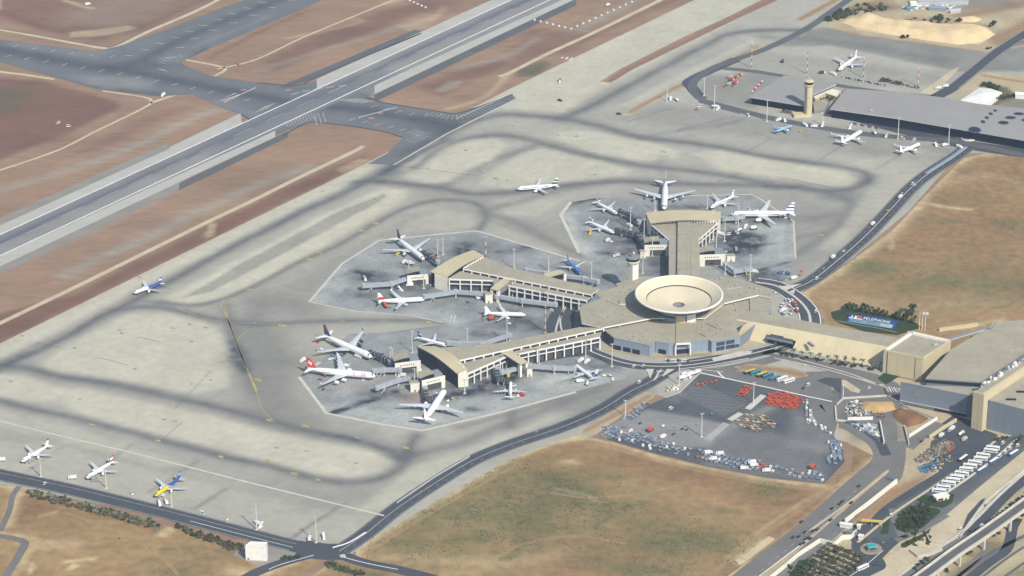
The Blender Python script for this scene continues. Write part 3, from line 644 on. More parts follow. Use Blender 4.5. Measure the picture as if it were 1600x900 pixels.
# ------------------------------------------------------------------ fields
FIELD_A = [(560, 905), (556, 862), (575, 845), (640, 808), (700, 772), (800, 716), (870, 690), (905, 680), (960, 692), (1040, 715), (1120, 733), (1200, 748), (1288, 757), (1330, 735), (1335, 700), (1368, 716), (1350, 750), (1300, 790), (1240, 838), (1160, 905)]
def scat(n, c, rx, ry, r0, r1, s):
    out = []
    for _ in range(n):
        a = rng.normal(0, .5, 2); r = rng.uniform(r0, r1); out.append(('s', (c[0] + a[0] * rx, c[1] + a[1] * ry), (r * 1.6, r), s * rng.uniform(.6, 1)))
    return out
sheet("field", FIELD_A, .14, field_m, 2.8, {
    "rust": [('p', [(870, 690), (1040, 712), (1280, 762), (1330, 705), (1365, 716), (1280, 810), (1150, 905), (1120, 905), (1230, 800), (1000, 745), (820, 720)], 14, .6), ('l', [(600, 840), (700, 780), (810, 720)], 8, .5), ('s', (930, 880), (60, 30), .35), ('s', (880, 840), (50, 20), .3)],
    "olive": [('s', (850, 760), (60, 50), .9), ('s', (780, 800), (70, 50), .75), ('s', (700, 800), (70, 40), .6), ('s', (1070, 850), (60, 34), .95), ('s', (650, 860), (60, 30), .6), ('s', (1200, 765), (24, 14), .9), ('s', (930, 800), (70, 18), .7), ('s', (830, 830), (60, 30), .6), ('s', (760, 870), (60, 20), .5), ('s', (1010, 890), (30, 16), .9), ('s', (955, 745), (14, 6), .8), ('s', (1130, 798), (10, 6), .7)] + scat(22, (830, 790), 260, 90, 5, 14, .7),
    "scrub": [('l', [(840, 745), (900, 760), (940, 790)], 7, .9), ('l', [(720, 790), (860, 790), (1010, 788)], 5, .9), ('l', [(940, 815), (970, 795), (1010, 785)], 4, .9), ('s', (1075, 848), (46, 24), .9), ('s', (870, 765), (34, 24), .8), ('l', [(800, 870), (820, 840)], 4, .9), ('l', [(1190, 755), (1215, 765)], 6, .8), ('s', (1012, 893), (24, 10), .9), ('l', [(910, 885), (1060, 890)], 10, .5), ('l', [(640, 850), (760, 840)], 6, .6), ('s', (1130, 798), (8, 4), .9), ('s', (985, 788), (8, 4), .9), ('s', (955, 744), (10, 4), .8), ('s', (800, 800), (80, 40), .6), ('s', (710, 800), (50, 20), .5)] + scat(50, (800, 800), 300, 110, 2.5, 5, .9),
    "tan": [('l', [(556, 870), (565, 852), (640, 808), (700, 772), (800, 716), (870, 690), (912, 680)], 6, 1.), ('l', [(905, 681), (960, 693), (1040, 716), (1120, 734), (1200, 749), (1288, 758)], 4.5, .9), ('p', [(690, 765), (725, 757), (720, 768), (698, 776)], 2, 1.), ('p', [(1150, 872), (1195, 838), (1210, 842), (1185, 862), (1160, 885), (1148, 880)], 2, 1.), ('l', [(1365, 718), (1300, 785), (1240, 838), (1165, 905)], 6, .9), ('s', (890, 723), (8, 5), .8), ('p', [(878, 690), (910, 682), (914, 688), (888, 690)], 2, 1.), ('l', [(870, 765), (915, 775), (935, 785)], 4, .6), ('l', [(1140, 870), (1230, 800), (1330, 745)], 3, .35), ('l', [(690, 900), (900, 860)], 9, .25), ('l', [(600, 870), (760, 880)], 9, .3)]})
FIELD_B = [(1660, 246), (1545, 238), (1505, 248), (1440, 312), (1395, 360), (1320, 415), (1252, 460), (1262, 490), (1275, 530), (1330, 545), (1420, 545), (1560, 560), (1660, 560)]
sheet("field", FIELD_B, .14, field_m, 3.4, {
    "rust": [('p', [(1450, 300), (1560, 250), (1660, 260), (1660, 480), (1500, 470), (1380, 440), (1420, 350)], 25, .42), ('l', [(1285, 500), (1290, 530), (1330, 540)], 3, .8), ('s', (1500, 350), (60, 40), .3), ('l', [(1340, 430), (1420, 380), (1480, 360)], 10, .3)],
    "olive": [('s', (1375, 420), (30, 16), .9), ('s', (1340, 415), (20, 16), .85), ('s', (1480, 345), (22, 10), .8), ('s', (1575, 350), (20, 14), .8), ('s', (1460, 440), (50, 18), .8), ('s', (1540, 440), (60, 22), .8), ('s', (1490, 315), (18, 8), .6), ('s', (1580, 330), (12, 8), .6), ('s', (1445, 350), (10, 10), .6), ('s', (1560, 470), (60, 14), .8), ('s', (1410, 455), (30, 10), .6), ('s', (1320, 432), (12, 6), .7), ('l', [(1260, 258), (1600, 280)], 8, .1)] + scat(30, (1500, 420), 160, 80, 5, 12, .6),
    "scrub": [('s', (1375, 420), (22, 10), .8), ('s', (1340, 412), (14, 10), .8), ('s', (1540, 445), (40, 14), .6), ('s', (1490, 346), (14, 6), .7), ('s', (1575, 350), (12, 8), .7), ('s', (1490, 440), (30, 8), .7)] + scat(30, (1500, 440), 160, 60, 2.5, 6, .8),
    "tan": [('l', [(1560, 240), (1510, 246), (1475, 274), (1440, 312), (1395, 360), (1320, 416), (1256, 456), (1256, 480), (1272, 520)], 7, 1.), ('l', [(1435, 315), (1470, 322), (1515, 328)], 3.5, .95), ('l', [(1430, 325), (1418, 332)], 6, .8), ('l', [(1395, 370), (1392, 390)], 2.5, .7), ('l', [(1480, 282), (1560, 275), (1600, 290)], 9, .3), ('l', [(1500, 512), (1570, 500)], 5, .6), ('l', [(1284, 485), (1296, 530)], 4, .3), ('l', [(1310, 470), (1440, 480), (1560, 470)], 16, .25)]})
FIELD_C = [(-80, 752), (0, 758), (45, 764), (150, 795), (300, 832), (380, 852), (470, 868), (500, 878), (430, 920), (-80, 920)]
sheet("field", FIELD_C, .14, field_m, 2.8, {
    "rust": [('p', [(30, 780), (90, 785), (70, 800), (20, 830), (10, 810)], 6, .55), ('l', [(30, 790), (150, 805), (260, 830)], 6, .35), ('s', (60, 820), (30, 20), .3)],
    "olive": [('s', (180, 843), (7, 5), .8), ('s', (257, 858), (8, 5), .9), ('s', (240, 875), (9, 5), .7), ('s', (290, 860), (14, 8), .5), ('s', (270, 895), (18, 9), .9), ('s', (350, 860), (12, 5), .5)] + scat(14, (200, 850), 180, 50, 2, 4, .8),
    "scrub": [('s', (270, 897), (12, 7), .8), ('s', (256, 858), (5, 3), .9)],
    "tan": [('l', [(0, 757), (30, 770), (20, 785), (12, 820)], 5, .9), ('p', [(40, 893), (50, 880), (55, 888), (45, 898)], 1.5, 1.), ('p', [(100, 890), (120, 880), (128, 884), (110, 893)], 1.5, 1.), ('l', [(105, 877), (150, 873)], 2.5, .9), ('p', [(238, 838), (275, 815), (278, 822), (262, 838)], 2, .9), ('l', [(0, 760), (60, 768), (250, 815), (400, 855)], 4, .6), ('l', [(0, 835), (50, 842), (45, 860), (20, 900)], 5, .55), ('s', (90, 850), (20, 10), .5), ('l', [(360, 890), (400, 900), (470, 870)], 6, .9), ('l', [(60, 808), (90, 800)], 2, .6)]})
sheet("field", [(480, 905), (520, 878), (560, 885), (600, 900), (640, 912), (480, 920)], .15, field_m, 3, {"rust": [], "olive": [('l', [(510, 882), (560, 892), (600, 902)], 6, .8)], "tan": [('l', [(480, 900), (515, 878)], 5, .9)], "scrub": [('l', [(515, 886), (600, 903)], 4, .8)]})
# the dusty ground of the south-east corner and the far north-east
sheet("bare_ground", [(1110, 920), (1165, 880), (1240, 838), (1370, 715), (1320, 690), (1290, 640), (1330, 600), (1400, 590), (1660, 640), (1660, 920)], .145, pale_dust_m, 3.2, {
    "rust": [('p', [(1325, 740), (1335, 700), (1368, 716), (1340, 745)], 4, .8), ('p', [(1330, 815), (1370, 770), (1398, 750), (1402, 760), (1450, 738), (1440, 760), (1380, 800), (1335, 830)], 4, .85), ('l', [(1385, 745), (1330, 795)], 4, .7), ('l', [(1545, 850), (1535, 875), (1510, 890)], 8, .8), ('l', [(1180, 890), (1240, 850)], 4, .5), ('l', [(1560, 800), (1500, 850), (1450, 890)], 4, .3)],
    "olive": [('l', [(1460, 880), (1500, 858), (1540, 835)], 6, .6), ('s', (1440, 880), (14, 8), .7), ('l', [(1480, 905), (1520, 880), (1560, 850)], 6, .6), ('p', [(1560, 905), (1600, 880), (1660, 860), (1660, 905)], 8, .6), ('s', (1512, 866), (8, 4), .7)],
    "dark": [('p', [(1330, 630), (1400, 600), (1420, 690), (1330, 690)], 6, .7), ('l', [(1390, 905), (1460, 850), (1540, 800), (1620, 750)], 5, .35), ('l', [(1500, 905), (1560, 870), (1620, 830)], 5, .4), ('p', [(1250, 870), (1290, 850), (1330, 850), (1345, 870), (1300, 905), (1220, 905)], 3, .2), ('l', [(1420, 905), (1500, 850)], 3, .4)]})
sheet("bare_ground", [(1288, 42), (1320, 15), (1350, -30), (1700, -40), (1700, 52), (1590, 62), (1540, 82), (1430, 68), (1340, 56)], .145, pale_dust_m, 4, {
    "rust": [('l', [(1500, 25), (1560, 15), (1620, 0)], 12, .8), ('p', [(1350, 5), (1390, -10), (1400, 10), (1365, 22)], 6, .6), ('l', [(1300, 30), (1340, 12)], 5, .5), ('l', [(1310, 52), (1420, 67), (1530, 82)], 5, .95), ('l', [(1290, 44), (1340, 52)], 3, .7), ('p', [(1540, 60), (1600, 30), (1660, 20), (1660, 45), (1560, 75)], 6, .8), ('l', [(1420, 28), (1460, 35), (1540, 40)], 6, .6)],
    "olive": [('l', [(1295, 28), (1320, 14), (1360, 8)], 5, .7), ('s', (1465, 29), (10, 6), .8), ('s', (1390, 12), (22, 10), .4)], "dark": [('p', [(1480, -20), (1600, -20), (1590, 10), (1500, 18)], 10, .7), ('s', (1380, 15), (24, 10), .4)]})
sheet("bare_ground", [(1438, 145), (1490, 108), (1500, 105), (1460, 148)], .145, tan_m)
sheet("bare_ground", [(1482, 150), (1520, 118), (1545, 113), (1660, 128), (1660, 180), (1560, 168)], .15, pale_dust_m, 3, {"rust": [('l', [(1535, 118), (1590, 127), (1640, 132)], 3, .9)], "olive": [('p', [(1535, 130), (1575, 137), (1590, 150), (1560, 165), (1535, 163), (1565, 148), (1540, 135)], 3, 1.)], "dark": [('p', [(1570, 150), (1660, 140), (1660, 180), (1560, 170)], 5, .8)]})

# ------------------------------------------------------------------ roads
rd = MB()
def road(pts, w, m=road_m, z=.22, **k): ribbon(rd, pts, w, z, m, **k)
RE = [(1512, 230), (1490, 246), (1450, 272), (1420, 297), (1385, 335), (1350, 371), (1310, 406), (1271, 437), (1240, 452)]
road(RE, 17); 
road([(1180, 441), (1210, 446), (1233, 458), (1252, 473), (1264, 490), (1267, 512)], 21, z=.23)
road([(1240, 450), (1228, 460), (1200, 448)], 9, z=.225)
RS = [(1035, 585), (1010, 600), (985, 612), (940, 640), (880, 667), (800, 694), (740, 719), (680, 755), (620, 795), (570, 835), (530, 862)]
road(RS, 17)
road([(-60, 728), (0, 742), (100, 763), (200, 787), (300, 812), (400, 838), (460, 853), (520, 866)], 19)
road([(470, 856), (505, 862), (545, 862)], 26, z=.225); road([(490, 866), (440, 880), (400, 895), (370, 912)], 11); road([(530, 866), (570, 880), (620, 890), (680, 905)], 12)
road([(30, 760), (20, 775), (14, 800), (0, 830)], 5, road2_m); road([(-30, 836), (0, 838), (36, 846), (34, 860), (10, 900), (4, 915)], 7, road2_m)
road([(1640, 28), (1600, 54), (1560, 80), (1520, 112), (1490, 136), (1462, 152)], 15); 
road([(1345, -14), (1300, 18), (1260, 45), (1200, 75), (1150, 93), (1115, 106), (1090, 122), (1082, 136), (1092, 152), (1115, 164), (1160, 176)], 10, dark_sh_m)
road([(1150, 93), (1080, 125), (1082, 138), (1096, 154)], 14, road_m, z=.21)
road([(1095, 157), (1160, 174), (1230, 190), (1330, 207), (1420, 216), (1500, 222), (1600, 243), (1660, 255)], 12, dark_sh_m, z=.215)
road([(1300, 172), (1400, 200), (1500, 224), (1600, 240)], 24, road_m, z=.205)
road([(1130, 107), (1180, 112), (1260, 125), (1350, 140), (1460, 152)], 9, dark_sh_m)
# roads round the terminal
road([(1235, 538), (1195, 548), (1160, 556), (1110, 566), (1060, 572), (1010, 572), (970, 566), (930, 552), (905, 540), (885, 520), (877, 500), (880, 480), (895, 468)], 16)
road([(1020, 574), (1018, 582), (1025, 590)], 9, z=.225); road([(1055, 577), (1035, 586)], 9, z=.225); road([(1165, 554), (1120, 560), (1080, 566)], 12, z=.226)
road([(905, 545), (890, 525), (887, 500), (893, 478)], 11, z=.225); road([(862, 545), (858, 520), (868, 490), (885, 472)], 9, z=.225)
road([(830, 565), (880, 556), (915, 552)], 10, z=.21)
road([(1195, 548), (1230, 556), (1280, 570), (1330, 582), (1370, 592), (1395, 606), (1400, 625)], 15, road2_m); road([(1225, 556), (1190, 566), (1130, 578), (1080, 582)], 12, road2_m, z=.21)
road([(1240, 590), (1290, 600), (1310, 622), (1280, 640), (1245, 610)], 16, road2_m, z=.205); road([(1300, 600), (1350, 610), (1395, 618)], 28, road2_m, z=.207)
sheet("road", [(1140, 580), (1240, 582), (1300, 580), (1400, 612), (1412, 640), (1320, 625), (1300, 690), (1270, 650), (1268, 625), (1200, 608), (1100, 586)], .2, road2_m)
sheet("road", [(1275, 595), (1290, 590), (1315, 592), (1314, 617), (1300, 605)], .24, road_m)
# main road of the south-east corner
MR = [(1150, 912), (1200, 872), (1240, 842), (1290, 800), (1340, 755), (1375, 725), (1380, 708), (1368, 690), (1335, 668), (1318, 650), (1312, 620)]
road(MR, 18, road2_m); road([(1215, 912), (1260, 865), (1320, 812), (1385, 755), (1398, 735), (1402, 700), (1400, 690)], 15, road2_m, z=.218)
road([(1318, 655), (1345, 668), (1372, 688), (1385, 712)], 9, road_m, z=.226)
sheet("road", [(1376, 700), (1402, 700), (1402, 670), (1392, 640), (1318, 628), (1310, 668), (1340, 680)], .21, road2_m)
road([(1418, 700), (1440, 680), (1470, 662)], 12, road2_m, z=.23); road([(1470, 688), (1490, 670), (1510, 655)], 26, road_m, z=.222)
sheet("road", [(1455, 690), (1490, 665), (1519, 660), (1540, 672), (1560, 680), (1500, 725), (1470, 740), (1450, 715)], .218, road_m)
road([(1350, 835), (1380, 800), (1420, 772), (1480, 735), (1530, 700), (1560, 684)], 8, road_m)
# bus park and its approach
sheet("bus_park", [(1345, 850), (1380, 805), (1430, 770), (1500, 722), (1540, 694), (1566, 682), (1620, 672), (1660, 660), (1660, 672), (1600, 714), (1560, 743), (1500, 790), (1440, 830), (1410, 845)], .205, yard_m, 3, {"pale": [('l', [(1660, 675), (1560, 745), (1440, 832)], 7, .3), ('s', (1470, 790), (20, 10), .3)]})
road([(1410, 840), (1398, 810), (1395, 795)], 7, road2_m, z=.24); road([(1400, 845), (1440, 828), (1480, 805)], 6, road2_m, z=.24); road([(1340, 820), (1345, 850), (1370, 880), (1360, 890), (1310, 912)], 14, road_m, z=.235)
road([(1346, 835), (1336, 852), (1345, 868), (1366, 868), (1376, 855), (1366, 840)], 6, road_m, z=.238); road([(1400, 842), (1385, 855), (1360, 880)], 10, road_m, z=.236)
road([(1310, 912), (1345, 885), (1362, 868)], 12, road_m, z=.237)
# highway carriageways
road([(1340, 920), (1440, 854), (1500, 808), (1545, 770), (1640, 692)], 22, tan_m, z=.23); road([(1370, 925), (1450, 868), (1500, 834), (1530, 806), (1570, 766), (1640, 706)], 3, kerb_m, z=.3); road([(1420, 912), (1470, 880), (1497, 860), (1518, 830), (1543, 802), (1572, 772), (1600, 749), (1660, 704)], 12, road_m, z=.25); road([(1400, 912), (1455, 872), (1490, 850), (1512, 838)], 6, road2_m, z=.252)
sheet("road", [(1503, 826), (1512, 804), (1532, 782), (1540, 778), (1530, 796), (1516, 816), (1508, 830)], .27, road_m)  # not a carriageway: dark wedge painting the underpass shadow on the ground
road([(1505, 912), (1545, 880), (1570, 862), (1578, 845), (1582, 825), (1590, 810)], 9, road_m, z=.24); road([(1460, 930), (1540, 870), (1600, 838), (1660, 810)], 4, dark_sh_m, z=.24); road([(1490, 905), (1530, 870), (1545, 848)], 5, road2_m, z=.24)
road([(1500, 930), (1580, 868), (1660, 820)], 2.5, dark_sh_m, z=.25); road([(1530, 930), (1600, 880), (1660, 840)], 2.5, dark_sh_m, z=.25)
rd.build("road", kind="structure")

YARD = [(1094, 584), (1200, 607), (1262, 622), (1268, 655), (1300, 678), (1316, 700), (1320, 722), (1288, 756), (1200, 746), (1110, 730), (1030, 710), (936, 683), (960, 660), (1010, 634), (1040, 622), (1060, 615)]
sheet("equipment_yard", YARD, .22, yard_m, 3., {"pale": [('p', [(1010, 640), (1095, 655), (1130, 662), (1110, 700), (1060, 700), (960, 680), (940, 690), (930, 670)], 3, .85), ('l', [(1200, 638), (1130, 675), (1105, 690)], 6, .75), ('p', [(1110, 672), (1200, 675), (1290, 700), (1290, 757), (1100, 730)], 6, .38), ('p', [(1240, 640), (1300, 680), (1316, 712), (1230, 700)], 6, .45), ('p', [(1040, 625), (1060, 612), (1075, 616), (1060, 630)], 3, .3)]})
# painted lines and kerbs
lm = MB()
for o in (-7.4, 7.4): ribbon(lm, RE, .45, .3, faint_m, off=o); ribbon(lm, RS, .35, .3, faint_m, off=o)
ribbon(lm, RE, .8, .3, kerb_m); ribbon(lm, RS, .8, .3, faint_m)
ribbon(lm, RE[:3], 4.5, .29, blue_clad_m, off=-2); dashes(lm, RE, .3, 4, 8, .3, faint_m, off=4); dashes(lm, RE, .3, 4, 8, .3, faint_m, off=-4)
dashes(lm, RS, .3, 4, 8, .3, faint_m, off=4)
for o in (-8.5, 8.5): ribbon(lm, [(-60, 728), (0, 742), (100, 763), (200, 787), (300, 812), (400, 838), (460, 853)], .6, .3, faint_m, off=o)
ribbon(lm, [(-60, 728), (0, 742), (100, 763), (200, 787), (300, 812), (400, 838), (460, 853)], .5, .3, faint_m, off=3); ribbon(lm, [(300, 812), (400, 838), (460, 853)], .5, .3, white_m, off=-3)
ribbon(lm, [(520, 856), (545, 848), (572, 832)], 1.8, .31, white_m); ribbon(lm, [(532, 872), (570, 882), (620, 892)], .8, .31, white_m, off=2); ribbon(lm, [(490, 868), (440, 882), (420, 890)], .7, .31, white_m)
for o in (-6.5, 6.5): ribbon(lm, [(1640, 28), (1600, 54), (1560, 80), (1520, 112), (1490, 136)], .6, .3, kerb_m, off=o)
ribbon(lm, [(1265, 830), (1320, 790), (1378, 745), (1388, 735)], 2.2, .32, tan_m); ribbon(lm, [(1180, 905), (1230, 868), (1260, 845)], .8, .3, white_m)
dashes(lm, [(1165, 912), (1240, 850), (1340, 765)], .5, 5, 7, .3, faint_m); dashes(lm, [(1230, 905), (1320, 820)], .5, 5, 7, .3, faint_m)
TR = [(1235, 538), (1195, 548), (1160, 556), (1110, 566), (1060, 572), (1010, 572), (970, 566), (930, 552), (905, 540)]
ribbon(lm, TR, 1.5, .31, kerb_m); ribbon(lm, TR, .7, .3, white_m, off=-7); ribbon(lm, [(1170, 560), (1110, 571), (1060, 577)], .9, .3, white_m)
ribbon(lm, [(905, 543), (888, 520), (884, 500), (890, 478)], 1.6, .31, kerb_m, off=5); ribbon(lm, [(876, 545), (868, 525), (873, 500), (885, 478)], 1.8, .31, kerb_m)
ribbon(lm, [(1180, 441), (1210, 446), (1233, 458), (1252, 473), (1264, 490), (1267, 512)], 2.6, .31, kerb_m); ribbon(lm, [(1180, 441), (1210, 446), (1233, 458), (1252, 473), (1264, 490), (1267, 512)], 1., .3, white_m, off=9.5); ribbon(lm, [(1180, 441), (1210, 446), (1233, 458), (1252, 473), (1264, 490), (1267, 512)], 1., .3, white_m, off=-9.5)
for tri in ([(1009, 577), (1022, 577), (1016, 592)], [(1029, 580), (1034, 576), (1026, 592), (1020, 596)], [(1042, 577), (1054, 577), (1037, 588), (1034, 588)], [(1217, 448), (1252, 444), (1228, 454)], [(1233, 456), (1243, 452), (1240, 460)], [(530, 868), (538, 866), (541, 870), (533, 872)]):
    lm.prism([P2(*q) for q in tri], .22, .36, kerb_m)
ribbon(lm, [(1094, 583), (1200, 606), (1262, 620), (1300, 628)], 1.5, .42, whitep_m, n=0); ribbon(lm, [(1094, 583), (1062, 614), (1040, 622)], 1.2, .42, kerb_m, n=0)
ribbon(lm, [(1120, 580), (1128, 588), (1132, 592)], 1.5, .4, whitep_m); ribbon(lm, [(1095, 578), (1130, 582)], .7, .4, whitep_m)
for pts in ([(1210, 560), (1250, 568), (1300, 580), (1360, 598), (1382, 602)], [(1210, 552), (1260, 565), (1330, 585), (1385, 606)]): ribbon(lm, pts, 1.4, .34, kerb_m)
ribbon(lm, [(1340, 848), (1400, 800), (1460, 760), (1530, 712), (1562, 686), (1620, 672)], 2.6, .34, tan_m, off=0); ribbon(lm, [(1480, 770), (1520, 742), (1560, 712), (1590, 685)], 2.4, .34, kerb_m)
ribbon(lm, [(1322, 905), (1352, 884), (1380, 860)], .6, .32, white_m)
# raised bed ends of the yard, hatched bays
for a, b in (((1193, 618), (1168, 640)), ((1158, 646), (1140, 657))): ribbon(lm, [a, b], 6, .4, kerb_m, n=0)
ribbon(lm, [(1135, 662), (1105, 688)], 7, .3, faint_m, n=0)
for k in range(26):
    t = k / 25.; a = (1060 + 70 * t + 0, 612 + 32 * t + 6); ribbon(lm, [a, (a[0] + 28 + 6 * t, a[1] - 22 + 4 * t)], .3, .3, faint_m, n=0)
for k in range(7):
    t = k / 6.; ribbon(lm, [(1070 + 40 * t, 605 + 36 * t), (1160 + 30 * t, 618 + 26 * t)], .25, .305, faint_m, n=0)
lm.build("road_markings", kind="structure")
ft = MB(); rut_m = mat("wheel_rut", (.36, .26, .14), var=.25, scale=.05, fine=.2)
for pts in ([(1135, 880), (1190, 838), (1260, 790), (1330, 738)], [(1120, 895), (1160, 850), (1230, 800), (1310, 750)], [(905, 690), (960, 702), (1040, 724), (1120, 742), (1200, 757), (1290, 768)], [(580, 860), (640, 822), (720, 775), (815, 722)], [(760, 880), (820, 850), (900, 838), (980, 850)], [(860, 770), (920, 778), (1010, 770), (1090, 750)], [(100, 800), (180, 830), (250, 870), (280, 900)], [(60, 880), (130, 850), (240, 842)]):
    for o in (-1., 1.): ribbon(ft, pts, .7, .19, rut_m, off=o)
ft.build("wheel_ruts", kind="structure")
ks = MB()
sheet("traffic_island", [(1112, 561), (1130, 555), (1160, 549), (1176, 549), (1172, 554), (1140, 561), (1116, 565)], .34, kerb_m)
sheet("traffic_island", [(1146, 574), (1170, 569), (1230, 573), (1258, 582), (1264, 588), (1240, 592), (1160, 580)], .32, pale_dust_m, 3, {"rust": [('l', [(1160, 574), (1220, 579), (1255, 586)], 6, .9)], "olive": [], "dark": []})
sheet("traffic_island", [(1315, 594), (1322, 595), (1345, 610), (1342, 615), (1330, 612), (1316, 602)], .34, tan_m)
sheet("median_bed", [(912, 672), (930, 660), (985, 626), (1010, 613), (1024, 616), (1022, 622), (1000, 634), (930, 676), (905, 685)], .33, pale_dust_m, 2.5, {"rust": [('l', [(915, 674), (1015, 618)], 4, .75)], "olive": [], "dark": []})
sheet("forecourt", [(945, 548), (1000, 557), (1040, 560), (1110, 556), (1160, 545), (1190, 538), (1160, 525), (960, 527)], .2, pale_dust_m, 3, {"rust": [], "olive": [('s', (1000, 552), (8, 3), .5)], "dark": [('p', [(1040, 556), (1110, 552), (1110, 562), (1040, 565)], 3, .6), ('l', [(950, 550), (1000, 560)], 4, .4)]})
lawnA = sheet("lawn", [(1298, 488), (1320, 482), (1400, 494), (1432, 505), (1440, 512), (1402, 524), (1350, 518), (1310, 505), (1300, 497)], .24, grass_m)
sheet("lawn", [(1371, 592), (1383, 581), (1400, 583), (1406, 588), (1385, 601)], .36, grass_m)
sheet("lawn", [(1398, 820), (1410, 800), (1435, 790), (1466, 795), (1470, 800), (1440, 826), (1412, 832), (1400, 828)], .30, grass_m)
sheet("lawn", [(1378, 828), (1382, 812), (1390, 806), (1388, 835), (1374, 834)], .30, grass_m)
sheet("lawn", [(1408, 850), (1440, 835), (1455, 825), (1450, 836), (1415, 856), (1408, 856)], .30, grass_m)
sheet("lawn", [(1225, 912), (1248, 876), (1262, 874), (1275, 880), (1255, 905)], .30, grass_m)
sheet("traffic_island", [(1361 + 17 * math.cos(k * .4488), 858 + 9.5 * math.sin(k * .4488)) for k in range(14)], .34, pale_dust_m, 2, {"rust": [], "olive": [('s', (1361, 858), (8, 6), .6)], "dark": [('s', (1361, 858), (9, 9), .7)]})
sheet("traffic_island", [(1432, 781), (1444, 773), (1458, 776), (1480, 778), (1490, 774), (1488, 786), (1474, 794), (1450, 791)], .34, grass_m)
sheet("hut_yard", [(364, 868), (376, 850), (430, 848), (470, 868), (430, 884), (400, 884)], .2, grey_sh_m)
sheet("sand_heap_ground", [(1318, 30), (1350, 22), (1420, 35), (1540, 42), (1556, 54), (1530, 70), (1440, 62), (1340, 48)], .17, tan_m)
# ------------------------------------------------------------------ buildings
def wpts(pts, z): return [P2(*q, z) for q in pts]
def slab(name, pts, z, th, m, side, parent):
    """a roof slab whose top outline the photograph shows at the level z"""
    b = MB(); b.prism(wpts(pts, z), z - th, z, side, top=m, bottom=True); return b.build(name, parent)
def walls(name, pts, z0, z1, m, parent, zref=None, cap=None, inset=0.):
    b = MB(); xy = wpts(pts, z1 if zref is None else zref)
    if inset:
        c = np.mean(np.array(xy), 0); xy = [tuple(np.array(p) + (c - np.array(p)) / np.linalg.norm(c - np.array(p)) * inset) for p in xy]
    b.prism(xy, z0, z1, m, top=cap); return b.build(name, parent)
BOXME = {}
def unitbox(m, name="pane"):
    if (m.name, name) not in BOXME:
        b = MB(); b.box(0, 0, 0, 1, 1, 1, m); BOXME[(m.name, name)] = b.mesh(name)
    return BOXME[(m.name, name)]
def pieces_along(A, B, n, parent, name, m, frac=.8, depth=.3, z0=0., h=1., off=0., start=0., end=1., at='mid'):
    """n equal boxes set along the line A-B; positive off moves them to the right-hand side of A to B"""
    A = np.array(A[:2], float); B = np.array(B[:2], float); d = B - A; L = np.linalg.norm(d); u = d / L; nrm = np.array((u[1], -u[0])); ang = math.atan2(u[1], u[0])
    for k in range(n):
        t = start + (end - start) * ((k + .5) / n if at == 'mid' else k / (n - 1))
        p = A + u * L * t + nrm * off
        w = frac * L * (end - start) / n if at == 'mid' else frac
        part(name, unitbox(m, name), parent, (p[0], p[1], z0), ang, (w, depth, h))
def beam(A, B, z0, h, depth, m, parent, name="beam", off=0.):
    pieces_along(A, B, 1, parent, name, m, 1.0, depth, z0, h, off)
def facade(A, B, bays, parent, ztop, solid=None, out=1):
    """white concrete frame in front of dark glazing: columns, two beams, a pane per bay, an open storey underneath"""
    s = out
    pieces_along(A, B, bays + 1, parent, "column", whitep_m, 1.1, 1.0, 0, ztop - .9, .35 * s, at='post')
    beam(A, B, ztop - .95, 1.0, .9, whitep_m, parent, off=.3 * s)
    beam(A, B, ztop - 5.2, .8, .7, whitep_m, parent, off=.2 * s)
    pieces_along(A, B, bays, parent, "window_pane", pane_m, .92, .25, ztop - 4.4, 3.4, -.35 * s)
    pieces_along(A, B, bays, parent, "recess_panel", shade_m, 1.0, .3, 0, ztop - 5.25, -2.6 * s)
def clerestory(A, B, n, parent, z0, h, out=1):
    beam(A, B, z0 + h, .75, .8, whitep_m, parent, off=.25 * out)
    pieces_along(A, B, n, parent, "clerestory_window", glass_m, .84, .3, z0, h, .05 * out)
    pieces_along(A, B, n + 1, parent, "mullion", whitep_m, 1.3, .7, z0, h, .18 * out, at='post')
def arched_roof(q, z_end, rise, th, parent, m=roof_warm_m, n=14, bow=0.):
    """barrel roof over the quadrilateral q (outer end a, outer end b, inner end b, inner end a), arching along its length"""
    a, b, c, d = [np.array(P2(*p, z_end)) for p in q]
    t_rows, b_rows = [], []
    for k in range(n + 1):
        t = k / n; z = z_end + rise * math.sin(math.pi * t)
        o = a + (b - a) * t; i = d + (c - d) * t; dd = (i - o) / np.linalg.norm(i - o)
        i = i + dd * bow * math.sin(math.pi * t) * -1
        t_rows.append([(*o, z), (*i, z)]); b_rows.append([(*o, z - th), (*i, z - th)])
    mb = MB(); mb.grid(t_rows, m, smooth=False, flip=True); mb.grid(b_rows, soffit_m, smooth=False)
    mb.grid([[r[0], s[0]] for r, s in zip(t_rows, b_rows)], soffit_m, smooth=False); mb.grid([[r[1], s[1]] for r, s in zip(t_rows, b_rows)], soffit_m, smooth=False, flip=True)
    mb.poly([t_rows[0][0], t_rows[0][1], b_rows[0][1], b_rows[0][0]], soffit_m); mb.poly([t_rows[-1][1], t_rows[-1][0], b_rows[-1][0], b_rows[-1][1]], soffit_m)
    return mb.build("arched_roof", parent), t_rows
